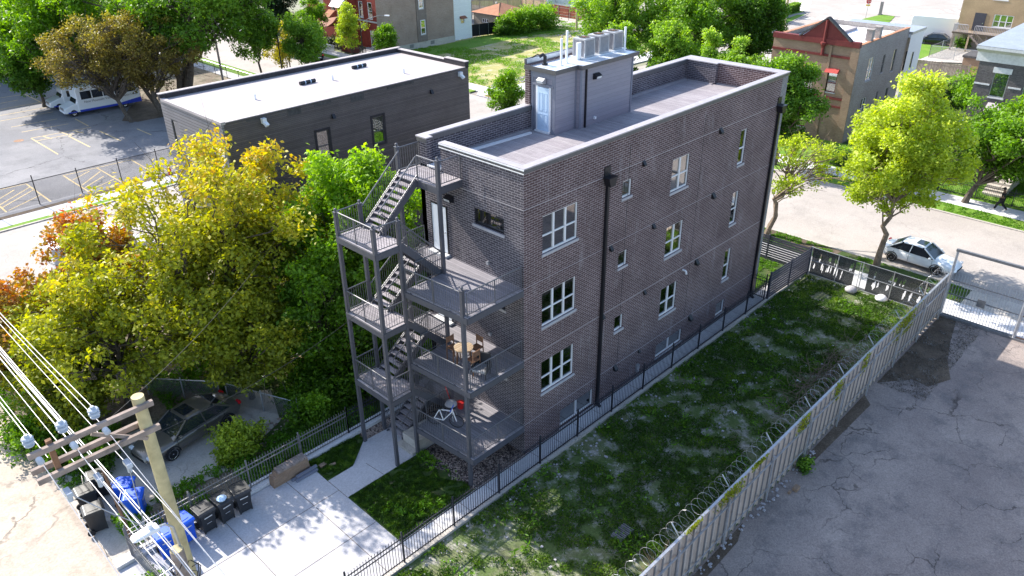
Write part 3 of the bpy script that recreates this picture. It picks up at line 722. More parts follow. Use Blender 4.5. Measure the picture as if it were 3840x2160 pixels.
for c_ in ('ax', 'fx'):
    m = MB()
    for k in range(20):
        a, b = 2*PI*k/20, 2*PI*(k+1)/20; m.bar((pts[c_][0]+.32*math.cos(a), 0, .34+.32*math.sin(a)), (pts[c_][0]+.32*math.cos(b), 0, .34+.32*math.sin(b)), .025, .025)
    m.build('wheel', 'rubber', bk)
m = MB(); m.bar((.42, -.25, 1.0), (.42, .25, 1.0), .03, .03); m.build('handlebar', 'plastic_blue', bk)
m = MB(); m.box(-.26, -.05, -.06, .06, .88, .93); m.build('saddle', 'plastic_black', bk)
m = MB(); m.lathe([(.13, 0), (.17, .3), (.18, .31), (.16, .32)], (-1.0, 3.0, FL[0]), 12); tag(m.build('bucket', 'red_plastic'), 'red plastic bucket on the lowest porch deck', 'bucket')
m = MB(); m.bar((-1.35, 3.05, FL[0]+.02), (-1.55, 3.3, FL[0]+1.3), .025, .025); tag(m.build('broom_stick', 'red_plastic'), 'thin pole leaning on the railing of the lowest porch deck', 'broom')
gr_ = thing('barbecue', 'black kettle barbecue with pale lid standing on the lowest deck', 'barbecue', (-1.75, 2.75, FL[0]), 0, local=True)
m = MB(); m.lathe([(.05, .5), (.22, .58), (.27, .72), (.27, .74)], n=16); m.build('bowl', 'plastic_black', gr_)
m = MB(); m.lathe([(.27, .742), (.22, .86), (.1, .92), (.01, .93)], n=16); m.build('lid', 'stone_sill', gr_)
for k in range(3): a = k*2*PI/3; m = MB(); m.bar((.3*math.cos(a), .3*math.sin(a), 0), (.12*math.cos(a), .12*math.sin(a), .55), .025, .025); m.build('leg', 'galv', gr_)
# ================================================================== GROUND AND SURFACES
def sheet(name, poly, z, mat, kind='structure', thick=.0):
    m = MB()
    if thick: m.prism(poly, z-thick, z)
    else: m.add([(p[0], p[1], z) for p in poly], [tuple(range(len(poly)))])
    return struct(name, m, mat, kind)
def rect(a, b, c, d): return [(a, c), (b, c), (b, d), (a, d)]
sheet('ground', rect(-900, 900, -900, 900), -.16, 'far_ground')
sheet('yard_soil', rect(-15.0, 25, -1.0, 32), -.02, 'soil', thick=.12)
sheet('vacant_lot', rect(-15.4, 24.9, -8.9, -1.0), -.03, 'lot_soil', thick=.1)
sheet('alley', rect(-21, -15.05, -60, 120), -.035, 'alley_concrete', thick=.1)
sheet('asphalt_yard', rect(-15.05, 25.2, -60, -8.9), -.02, 'yard_concrete', thick=.12)
sheet('road', rect(29.6, 40.9, -120, 200), -.05, 'road_concrete', thick=.08)
sheet('cross_road', rect(-60, 29.6, 31.6, 44.2), -.05, 'road_concrete', thick=.08)
sheet('cross_road', [(40.9, 28.6), (70, 28.6), (104, 24.5), (160, 18), (160, 46), (118, 43.2), (97, 39.4), (70, 40.6), (40.9, 43.8)], -.048, 'road_concrete')
sheet('avenue', [(104, 24), (112, 24), (300, -60), (330, 40), (180, 120), (120, 70), (108, 46)], -.055, 'road_concrete')
# west side of the road: kerb, verge, pavement
for a, b in ((-60, -9.0), (-9.0, 30)):
    pass
m = MB(); m.box(29.42, 29.6, -60, -14.5, -.13, .03); m.box(29.42, 29.6, -9.6, 31.4, -.13, .03); struct('kerb', m, 'old_concrete')
sheet('grass_verge', rect(27.3, 29.42, -9.4, 31.4), -.0, 'lawn_soil', thick=.1)
sheet('verge_dirt', [(27.6, -1.2), (29.4, -1.4), (29.42, 6.5), (27.9, 6.2)], .004, 'dirt_dark')
sheet('sidewalk', rect(25.2, 27.3, -60, 31.4), .0, 'walk_concrete', thick=.1)
sheet('driveway_apron', rect(27.3, 29.5, -14.5, -9.4), -.004, 'old_concrete', thick=.1)
# east side
m = MB(); m.box(40.9, 41.08, -60, 28.2, -.13, .03); struct('kerb', m, 'old_concrete')
sheet('grass_verge', rect(41.08, 43.0, -60, 6.2), .0, 'green_lawn', thick=.1)
sheet('grass_verge', rect(41.08, 43.0, 9.2, 26), .0, 'green_lawn', thick=.1)
sheet('sidewalk', rect(43.0, 45.0, -60, 26), .0, 'walk_concrete', thick=.1)
sheet('driveway_apron', rect(41.08, 43.0, 6.2, 9.2), -.002, 'old_concrete', thick=.1)
sheet('front_garden', rect(45.0, 51.6, -20, 19), -.01, 'green_lawn', thick=.1)
sheet('gangway', [(51.6, 2.6), (51.6, 8.4), (70, 7), (84, 3), (84, -2)], -.014, 'lawn_soil', thick=.1)
sheet('path', rect(45, 51.7, 3.3, 4.4), .002, 'old_concrete')
sheet('parking_pad', [(62, -4), (62, 1.2), (84, 1.2), (84, -4)], -.008, 'old_concrete', thick=.1)
sheet('corner_lawn', [(51.6, 16.6), (45, 19), (45, 26), (53, 27), (78, 25.2), (92, 23), (92, 15), (66, 14), (66, 16.6)], -.012, 'green_lawn', thick=.1)
sheet('back_yard', rect(66, 92, 3, 15), -.02, 'old_concrete', thick=.08)
sheet('back_lot', [(92, 15), (92, 24), (104, 23.5), (120, 22), (124, 12), (108, 10), (95, 9.5)], -.02, 'old_concrete', thick=.06)
sheet('back_lawn', [(93, 16), (94, 21), (103, 20.5), (104, 15.5)], -.006, 'green_lawn')
sheet('grass_island', [(108, 31), (112, 33.2), (118, 34), (124.5, 33.4), (124, 31), (118, 29.6), (110, 29.4)], -.0, 'green_lawn', thick=.1)
# north-west corner: verge, pavement, car park
m = MB(); m.box(-60, 28.6, 44.2, 44.38, -.13, .03); struct('kerb', m, 'old_concrete')
sheet('grass_verge', rect(-60, 27.8, 44.38, 45.0), .0, 'green_lawn', thick=.1)
sheet('sidewalk', rect(-60, 28.6, 45.0, 46.6), .0, 'walk_concrete', thick=.1)
sheet('parking_lot', rect(-60, 14.6, 47.3, 99), -.02, 'lot_asphalt', thick=.08)
sheet('dirt_strip', rect(-60, 26, 46.6, 47.3), -.018, 'dirt_dark', thick=.08)
sheet('dirt_yard', [(14.6, 47.3), (26, 47.3), (26, 99), (14.6, 99)], -.022, 'soil', thick=.08)
sheet('dirt_patch', [(9, 66.6), (10, 65), (14.6, 64.6), (14.6, 75), (11.5, 71)], -.012, 'dirt_dark')
sheet('grass_verge', rect(27.6, 29.4, 47, 99), .0, 'green_lawn', thick=.1)
sheet('sidewalk', rect(26, 27.6, 44.38, 99), .0, 'walk_concrete', thick=.1)
m = MB(); m.box(29.42, 29.6, 46.5, 140, -.13, .03); struct('kerb', m, 'old_concrete')
# north-east corner: lot
m = MB(); m.box(40.9, 41.08, 47.5, 120, -.13, .03); m.box(43.5, 96, 43.6, 43.76, -.13, .03) ; struct('kerb', m, 'old_concrete')
sheet('grass_verge', rect(41.08, 42.4, 48, 64), .0, 'green_lawn', thick=.1)
sheet('grass_verge', rect(41.08, 42.9, 66, 70.6), .0, 'green_lawn', thick=.1)
sheet('grass_verge', rect(41.08, 42.9, 72.2, 90), .0, 'green_lawn', thick=.1)
sheet('sidewalk', [(41.1, 43.8), (96, 41.2), (96, 44.6), (60, 45.9), (44.4, 46.4), (44.2, 120), (42.4, 120), (42.4, 47.5), (41.1, 46.5)], .002, 'walk_concrete', thick=.12)
sheet('tactile_paving', rect(41.2, 41.9, 44.0, 45.6), .006, 'rust')
sheet('empty_lot', [(44.4, 46.4), (60, 45.9), (96, 44.6), (82, 60), (79, 72), (44.2, 72)], -.008, 'dry_lawn', thick=.1)
sheet('shaded_lawn', [(46, 66.5), (47, 71), (78, 71.3), (79, 64), (70, 66.5), (60, 66)], -.002, 'green_lawn')
sheet('back_alley', [(79, 130), (79.4, 72), (82.3, 58), (96, 44), (104, 47), (92, 57), (87, 75), (86, 130)], -.006, 'old_concrete', thick=.1)
sheet('parkland', [(85.6, 74), (92, 58), (104, 46.5), (119, 44.6), (122, 60), (130, 90), (160, 140), (90, 140)], -.01, 'green_lawn', thick=.1)
sheet('parking_lot', [(96, 56), (112, 50), (122, 60), (112, 74), (98, 66)], -.004, 'road_concrete')
m = MB()
for (a, b), (c_, d) in (((96, 39.2), (104, 41)), ((104, 41), (117, 43.2)), ((117, 43.2), (121, 46.5))): m.bar((a, b, -.05), (c_, d, -.05), .18, .16)
struct('kerb', m, 'old_concrete')
sheet('grass_verge', [(86, 40.6), (96, 39.5), (104, 41.2), (116, 43.2), (115, 44.1), (103, 42.8), (96, 41.2), (86, 42)], .006, 'green_lawn')
# markings
LINES = [(3.16, 87.03, 8.29, 86.22), (2.4, 84.28, 4.25, 84.35), (1.61, 81.4, 6.34, 81.29), (0.85, 78.67, 5.52, 78.37), (0.2, 76.3, 5.32, 75.9), (0.3, 72.95, 4.64, 72.59), (0.48, 70.22, 4.78, 69.74), (0.45, 67.29, 5.93, 66.71), (0.52, 65.91, 4.85, 65.66), (5.68, 86.82, 5.77, 78.78), (0.45, 67.29, 0.53, 60.01), (3.25, 65.26, 3.38, 59.99), (5.99, 64.67, 6.15, 59.7), (3.19, 66.94, 3.54, 65.2), (4.23, 66.9, 4.64, 65.07), (1.44, 67.25, 1.8, 65.53), (5.93, 71.16, 5.89, 67.34), (8.9, 62.58, 9.01, 59.43), (7.0, 97.75, 7.01, 93.38), (9.55, 97.59, 9.77, 92.84), (-4.06, 53.74, -4.01, 47.91), (-1.2, 53.56, -1.13, 47.95), (-9.96, 54.1, -4.06, 53.74), (-1.17, 53.52, 4.65, 53.33), (-7.06, 49.39, -4.01, 51.82), (-6.88, 48.38, -4.06, 50.06), (-7.0, 50.15, -4.1, 52.65), (-7.0, 51.3, -5.2, 52.9), (-0.99, 49.82, 1.37, 52.18), (-0.99, 49.08, 1.16, 50.78), (-1.09, 48.08, 1.42, 49.31), (-1.01, 51.77, 0.79, 53.01), (-7.07, 53.9, -7.13, 48.11), (1.55, 53.4, 1.6, 48.1), (4.51, 53.2, 4.45, 48.2)]
m = MB()
for a, b, c_, d in LINES:
    v = Vector((c_-a, d-b, 0)).normalized(); n = Vector((-v.y, v.x, 0))*.06
    m.add([(a+n.x, b+n.y, -.016), (c_+n.x, d+n.y, -.016), (c_-n.x, d-n.y, -.016), (a-n.x, b-n.y, -.016)][::-1], [(0,1,2,3)])
struct('parking_line', m, 'paint_yellow', 'stuff')
m = MB()
def strip(m, a, b, w, z=-.044):
    v = Vector((b[0]-a[0], b[1]-a[1], 0)).normalized(); n = Vector((-v.y, v.x, 0))*w/2
    m.add([(a[0]+n.x, a[1]+n.y, z), (b[0]+n.x, b[1]+n.y, z), (b[0]-n.x, b[1]-n.y, z), (a[0]-n.x, a[1]-n.y, z)][::-1], [(0,1,2,3)])
for i in range(12): strip(m, (112+i*.45, 41.2-i*1.1), (114.4+i*.45, 41.0-i*1.1), .55)
for i in range(18): strip(m, (120+i*1.4, 47+i*.6), (120.4+i*1.4, 44.6+i*.6), .6); strip(m, (128+i*1.3, 30.5-i*1.0), (130.2+i*1.3, 32-i*1.0), .6)
struct('crosswalk', m, 'paint_road', 'stuff')
# ---- our plot: driveway, paths, lawns, gravel
sheet('driveway', [(-15.1, -.8), (-6.97, -.8), (-6.97, 3.46), (-7.0, 4.89), (-6.98, 5.85), (-7.0, 6.45), (-15.1, 6.45)], .02, 'drive_concrete', thick=.14)
m = MB()
for a, b in (((-11.16, 6.4), (-11.16, -.8)), ((-15, 4.04), (-7, 4.07)), ((-8.2, 3.9), (-8.2, -.8)), ((-15, 1.5), (-7, 1.52)), ((-8.25, 6.4), (-8.2, 4.0)), ((-13.4, 6.4), (-13.4, -.8)), ((-6.98, 4.8), (-6.98, 3.46)), ((-7, .0), (-6.96, -.8)), ((-5.2, 4.6), (-5.1, 3.5))): strip(m, a, b, .022, .0245)
struct('driveway_joint', m, 'dirt_dark', 'stuff')
sheet('path', [(-6.97, 3.46), (-3.4, 3.46), (-2.0, 3.5), (-2.0, 5.0), (-3.1, 5.85), (-4.4, 5.9), (-5.69, 4.88), (-6.97, 4.88)], .024, 'drive_concrete', thick=.14)
sheet('path', rect(-6.97, 24.8, -.85, -.02), .012, 'walk_concrete', thick=.12)
m = MB()
for i in range(22): x = -5.4+i*1.42; strip(m, (x, -.84), (x, -.03), .018, .0165)
struct('path_joint', m, 'dirt_dark', 'stuff')
m = MB(); m.box(-15.1, 24.9, -1.08, -.85, -.2, .1); struct('kerb_wall', m, 'old_concrete')
m = MB(); m.box(-15.1, 20, 6.48, 6.95, -.2, .17); struct('kerb_wall', m, 'walk_concrete')
sheet('lawn_soil', rect(-6.97, -2.9, 0, 3.46), .008, 'lawn_soil', thick=.12)
sheet('lawn_soil', [(-6.97, 4.88), (-5.69, 4.88), (-4.4, 5.95), (-4.2, 6.48), (-6.97, 6.48)], .008, 'lawn_soil', thick=.12)
sheet('gravel_bed', [(-2.95, -.0), (0, 0), (0, 3.4), (-3.1, 3.4), (-3.5, 2.6), (-3.0, 1.4)], .02, 'gravel', thick=.1)
sheet('gravel_bed', [(-4.2, 5.95), (-2.0, 5.0), (0, 5.0), (20, 6.0), (20, 6.48), (-4.2, 6.48)], .02, 'gravel', thick=.1)
sheet('front_lawn', rect(20.3, 24.9, .05, 6.4), .0, 'lawn_soil', thick=.1)
sheet('weedy_ground', [(-9.5, 7.0), (18, 7.0), (18, 21), (-6, 21), (-7, 13.5), (-9.3, 9.4)], -.006, 'lawn_soil')
sheet('parking_pad', [(-15.0, 9.2), (-9.5, 8.6), (-6.2, 10.0), (-5.2, 12.6), (-7.5, 13.9), (-15.0, 14.6)], .0, 'old_concrete', thick=.05)
sheet('alley_margin', [(-15.05, 7.0), (-13.2, 7.0), (-13.0, 12), (-13.8, 19), (-15.05, 19)], .004, 'old_concrete')
sheet('debris_dirt', [(16, -9.05), (17.5, -10.2), (17.4, -11.0), (18.8, -11.6), (20.5, -10.9), (22.5, -10.4), (25, -9.9), (25, -9.05)], -.012, 'dirt_dark')
sheet('debris_dirt', [(8, -9.0), (8.4, -9.4), (14, -9.55), (14.6, -9.0)], -.013, 'dirt_dark')
sheet('debris_dirt', [(-6, -9.0), (-5.4, -9.5), (2, -9.35), (3.0, -9.0)], -.013, 'dirt_dark')

# ================================================================== FENCES
def iron_fence(p, q, label, base=.1, h=1.35, postgap=2.55, mat='iron_fence', finial=True, off=0, z2=None):
    p = Vector((p[0], p[1], base)); q = Vector((q[0], q[1], base)); L = (q-p).length; d = (q-p)/L
    r = thing('iron_fence', label, 'fence', tuple(p), 0)
    m = MB()
    m.bar(p+Vector((0,0,.12)), q+Vector((0,0,.12)), .032, .04); m.bar(p+Vector((0,0,h-.12)), q+Vector((0,0,h-.12)), .032, .04); m.bar(p+Vector((0,0,h-.32)), q+Vector((0,0,h-.32)), .032, .04)
    m.build('rail', mat, r)
    m = MB(); n = int(L/.125)
    for i in range(n+1):
        a = p+d*(L*i/n); m.bar(a+Vector((0,0,.04)), a+Vector((0,0,h)), .017, .017)
        b = len(m.v); x, y, z = a.x, a.y, a.z+h
        m.add([(x-.02,y,z),(x,y-.02,z),(x+.02,y,z),(x,y+.02,z),(x,y,z+.09)], [(0,1,4),(1,2,4),(2,3,4),(3,0,4),(3,2,1,0)])
    m.build('picket', mat, r)
    k = max(1, int(round(L/postgap)))
    for i in range(k+1):
        a = p+d*(L*i/k); m = MB(); m.bar(a+Vector((0,0,-.1)), a+Vector((0,0,h+.12)), .06, .06)
        m.lathe([(.02, 0), (.04, .03), (.03, .06), (.003, .08)], (a.x, a.y, a.z+h+.12), 8); m.build('fence_post', mat, r)
    return r
iron_fence((-15.0, -.96), (19.9, -.96), 'long black iron picket fence with pointed tops between the side path and the vacant lot')
iron_fence((-14.4, 6.72), (-4.6, 6.72), 'weathered iron picket fence behind the wheelie bins and the brick stack', mat='galv_dark')
iron_fence((-4.6, 6.72), (19.5, 6.72), 'iron picket fence along the weeds beside the porch stairs')
iron_fence((45.3, -20), (45.3, -4.8), 'black iron fence in front of the lawn where the man walks', base=.02, h=1.2)
iron_fence((45.3, -4.6), (45.3, 2.8), 'black iron fence at the foot of the dark brick house', base=.02, h=1.2)
iron_fence((45.3, 5), (45.3, 8.2), 'short black fence panel by the gangway of the gabled building', base=.02, h=1.6)
iron_fence((19.85, -.8), (19.85, -.04), 'narrow black iron gate across the side path at the far corner of the building', base=.02, h=1.5, postgap=.76)
# grey slat fences at the front of our plot
def slat_fence(p, q, label, h=1.75, n=10, posts=3, base=.06, mat='fence_slats', gap=.035):
    p = Vector((p[0], p[1], base)); q = Vector((q[0], q[1], base)); r = thing('slat_fence', label, 'fence', tuple(p))
    sh = (h-.05)/n
    for i in range(n):
        z = .05+i*sh; m = MB(); m.bar(p+Vector((0,0,z+sh/2)), q+Vector((0,0,z+sh/2)), .025, sh-gap); m.build('slat', mat, r)
    for i in range(posts):
        a = p.lerp(q, i/(posts-1)); m = MB(); m.bar(a+Vector((0,0,-.05)), a+Vector((0,0,h+.06)), .09, .09); m.build('fence_post', mat, r)
    return r
slat_fence((19.95, -.98), (24.75, -1.15), 'dark grey horizontal slat fence running from the side path to the chain-link corner')
slat_fence((24.85, -1.0), (24.95, 4.5), 'dark grey horizontal slat fence across the front of the brick building', h=1.65)
# corrugated fence with razor wire
cf = thing('corrugated_fence', 'long beige corrugated metal fence with razor wire between the vacant lot and the concrete yard', 'fence', (5, -8.9, 0))
m = MB(); x = -6.0; pts = []; i = 0
while x < 25.0:
    pts += [(x, -8.86), (x+.33, -8.86), (x+.37, -8.95), (x+.43, -8.95), (x+.47, -8.86)]; x += .47
for i in range(len(pts)-1):
    a, b = pts[i], pts[i+1]; m.add([(a[0],a[1],0.02),(b[0],b[1],0.02),(b[0],b[1],2.62),(a[0],a[1],2.62)], [(0,1,2,3)])
m.build('sheet_metal', 'corrugated', cf)
m = MB()
x = -5.63
while x < 24.9: m.box(x-.018, x+.085, -8.972, -8.956, .03, 2.6); x += .47
m.build('dark_rib', 'galv_dark', cf)
m = MB(); m.box(-6, 25, -9.03, -8.975, 1.98, 2.04); m.box(-6, 25, -9.0, -8.975, .5, .55); m.build('fence_rail', 'galv', cf)
m = MB(); m.box(-6, 25, -8.93, -8.83, 2.62, 2.65); m.build('top_cap', 'galv', cf)
for k in range(10):
    x = -5.2+k*3.3; m = MB(); m.cyl(x, -9.06, -.05, 2.35, .04, 8); m.build('fence_post', 'galv', cf)
    m = MB(); m.bar((x+.3, -8.86, 2.5), (x+.3, -8.45, 3.0), .035, .035); m.build('wire_arm', 'galv', cf)
for seg in range(10):
    m = MB(); pts = []; rr = random.Random(seg)
    n = 14*8
    for k in range(n+1):
        a = 2*PI*k/14; t_ = k/n
        pts.append((-6+seg*3.1+3.1*t_+.02*rr.random(), -8.62+.27*math.cos(a)+.02*rr.random(), 2.86+.27*math.sin(a)))
    m.tube(pts, .005, 3); m.build('razor_wire', 'wire_metal', cf)
# front chain-link fence with torn dark screen
cl = thing('chain_link_fence', 'chain-link fence with a torn black screen between the vacant lot and the street', 'fence', (24.8, -5, 0))
ov = [(24.85, -1.2)]
m = MB()
m.add([(24.8,-1.2,.05),(24.8,-8.8,.05),(24.8,-8.8,1.85),(24.8,-1.2,1.85)], [(0,1,2,3)]); m.build('chain_mesh', 'chainlink', cl)
rr = random.Random(3)
for a, b in ((-1.25, -3.95), (-4.75, -8.75)):   # screen sheets with long slits
    m = MB(); n = 90; zs_ = 46; cells = np.ones((n, zs_), bool)
    y0, y1 = a, b
    for s_ in range(17 if a > -2 else 22):
        cy = rr.uniform(.04, .96)*n; cz = (rr.choice((.3, .36, .68, .72)))*zs_; hw = rr.uniform(.7, 1.6); hh = rr.uniform(3.5, 8)
        for i in range(n):
            for j in range(zs_):
                if ((i-cy-(j-cz)*.12)/hw)**2+((j-cz)/hh)**2 < 1: cells[i, j] = False
    for i in range(n):
        j = 0
        while j < zs_:
            if cells[i, j]:
                k = j
                while k < zs_ and cells[i, k]: k += 1
                ya, yb = y0+(y1-y0)*i/n, y0+(y1-y0)*(i+1)/n; za, zb = .06+1.76*j/zs_, .06+1.76*k/zs_
                m.add([(24.84,ya,za),(24.84,yb,za),(24.84,yb,zb),(24.84,ya,zb)], [(0,1,2,3)]); j = k
            else: j += 1
    m.build('torn_screen', 'privacy_mesh', cl)
for y in (-1.2, -2.9, -4.4, -6.2, -8.0, -8.75): m = MB(); m.cyl(24.78, y, 0, 1.9, .028 if y not in (-1.2, -8.75) else .04, 8); m.build('fence_post', 'galv', cl)
m = MB(); m.cyl(24.78, -4.25, 0, 1.9, .02, 8); m.build('fence_post', 'galv', cl)
for z in (.07, 1.0, 1.86): m = MB(); m.tube([(24.77, -1.2, z), (24.77, -8.8, z)], .02, 6); m.build('fence_rail', 'galv', cl)
# yard gate
ga = thing('yard_gate', 'tall rusty metal bar gate at the end of the concrete yard', 'gate', (25, -11, 0))
for y in (-8.98, -12.75):
    m = MB(); m.cyl(25.1, y, -.05, 4.1, .075, 10); m.build('gate_post', 'galv', ga)
m = MB(); m.box(25.02, 25.18, -19, -8.9, 4.02, 4.16); m.build('top_beam', 'galv_dark', ga)
for y0, y1 in ((-12.65, -9.08), (-16.4, -12.85)):
    m = MB(); n = 24
    for i in range(n+1):
        y = y0+(y1-y0)*i/n; m.bar((25.1, y, .14), (25.1, y, 2.75), .022, .022)
    m.build('gate_bar', 'galv', ga)
    m = MB()
    for z in (.16, 1.45, 2.3): m.box(25.08, 25.12, y0, y1, z-.03, z+.03)
    m.build('gate_frame', 'rust' if y0 < -13 else 'galv_dark', ga)
m = MB(); m.box(25.05, 25.07, -11.0, -10.6, 1.2, 1.65); m.build('lock_plate', 'galv_dark', ga)
m = MB(); m.box(24.97, 25.2, -16.4, -8.95, -.02, .1); m.build('gate_track', 'galv_dark', ga)
# parking lot chain-link fence
pf = thing('chain_link_fence', 'black chain-link fence between the parking lot and the pavement on the left', 'fence', (-10, 47.9, 0))
m = MB(); m.add([(-30,47.9,.05),(6.5,47.9,.05),(6.5,47.9,1.9),(-30,47.9,1.9)], [(0,1,2,3)]); m.build('chain_mesh', 'chain_dark', pf)
m = MB(); m.tube([(-30, 47.9, 1.92), (24, 47.9, 1.92)], .03, 6); m.build('top_rail', 'black_metal', pf)
for i in range(12):
    x = -17.6+i*3.2; m = MB(); m.cyl(x, 47.9, -.02, 2.15 if i % 4 else 2.4, .04, 8); m.build('fence_post', 'black_metal', pf)
pf = thing('chain_link_fence', 'black chain-link fence under the big maple beside the far pavement', 'fence', (25.8, 70, 0))
m = MB(); m.add([(25.8,48,.05),(25.8,98,.05),(25.8,98,1.4),(25.8,48,1.4)], [(0,1,2,3)]); m.build('chain_mesh', 'chain_dark', pf)
m = MB(); m.tube([(25.8, 48, 1.42), (25.8, 98, 1.42)], .03, 6); m.build('top_rail', 'galv', pf)
for i in range(17): m = MB(); m.cyl(25.8, 48+i*3.1, -.02, 1.45, .035, 8); m.build('fence_post', 'black_metal', pf)
# left alley gate / bars near the stub pole
iron_fence((-14.45, 6.7), (-14.3, .6), 'grey metal bar gate lying between the alley and the driveway', base=.05, h=1.3, mat='galv_dark', postgap=3)
# bricks and lumber on the slab
bs = thing('brick_stack', 'low stack of loose brown bricks against the back kerb of the driveway', 'brick stack', (-7.9, 6.25, .02))
m = MB(); m.prism_y([(-8.8, .02), (-7.05, .02), (-7.1, .62), (-8.55, .62), (-8.6, .5), (-8.75, .5)], 6.1, 6.5); m.build('brick_pile', 'brick_tan', bs)
m = MB(); rr = random.Random(5)
for i in range(12): x = -8.5+i*.115; m.box(x, x+.105, 6.1+rr.uniform(-.02, .02), 6.5, .62, .72)
m.build('top_course', 'timber_grey', bs)
for i, (y, z, lb) in enumerate(((5.95, .02, 'lowest grey metal channel on the driveway beside the brick stack'), (5.78, .02, 'outer grey metal channel on the driveway beside the brick stack'), (5.9, .12, 'top grey metal channel lying across the others by the brick stack'))):
    m = MB(); m.box(-8.05+i*.1, -6.95+i*.05, y-.06, y+.06, z, z+.09); tag(m.build('metal_channel', 'trim_blue'), lb, 'metal channel', 'metal channels by the brick stack')
m = MB(); m.box(-6.75, -6.45, 5.75, 5.95, 0, .1); m.bar((-6.4, 5.6, .05), (-6.15, 5.5, .08), .12, .08); tag(m.build('loose_brick', 'brick_tan'), 'loose brown bricks lying in the small lawn', 'brick')
# ================================================================== VEGETATION
def leaf_mesh(name, pts, nrm_up, size, mat, tint, parent=None, org=(0,0,0), seed=0, aspect=.55, fold=.18, sizevar=.5):
    """pts (n,3) leaf centres; builds one mesh of folded leaf-shaped faces with a per-face tint"""
    g = np.random.RandomState(seed); n = len(pts)
    nr = g.normal(size=(n, 3)); nr[:, 2] = np.abs(nr[:, 2])*.6+nrm_up; nr /= np.linalg.norm(nr, axis=1)[:, None]
    t_ = g.normal(size=(n, 3)); t_ -= nr*np.sum(t_*nr, 1)[:, None]; t_ /= np.linalg.norm(t_, axis=1)[:, None]
    b = np.cross(nr, t_); s_ = (size*(1-sizevar/2+sizevar*g.rand(n)))[:, None]
    v = np.empty((n, 4, 3)); v[:, 0] = pts-t_*s_; v[:, 1] = pts+b*s_*aspect+nr*s_*fold; v[:, 2] = pts+t_*s_; v[:, 3] = pts-b*s_*aspect+nr*s_*fold
    me = bpy.data.meshes.new(name); me.vertices.add(n*4); me.loops.add(n*4); me.polygons.add(n)
    me.vertices.foreach_set('co', (v.reshape(-1, 3)-np.array(org)).astype(np.float32).ravel())
    me.loops.foreach_set('vertex_index', np.arange(n*4, dtype=np.int32)); me.polygons.foreach_set('loop_start', np.arange(0, n*4, 4, dtype=np.int32))
    try: me.polygons.foreach_set('loop_total', np.full(n, 4, dtype=np.int32))
    except Exception: pass
    a = me.attributes.new('tint', 'FLOAT', 'FACE'); a.data.foreach_set('value', np.clip(tint, 0, 1).astype(np.float32))
    me.materials.append(MATS[mat]); me.update(calc_edges=True)
    o = bpy.data.objects.new(name, me); COL.objects.link(o)
    if parent is not None: o.parent = parent
    return o
def limb_path(a, b, g, wob=.12, n=5, droop=0):
    a, b = np.array(a, float), np.array(b, float); L = np.linalg.norm(b-a); out = []
    for i in range(n+1):
        t_ = i/n; p = a+(b-a)*t_; p = p+g.normal(size=3)*wob*L*.35*math.sin(PI*t_); p[2] += L*.12*math.sin(PI*t_)*(1-droop); out.append(tuple(p))
    return out
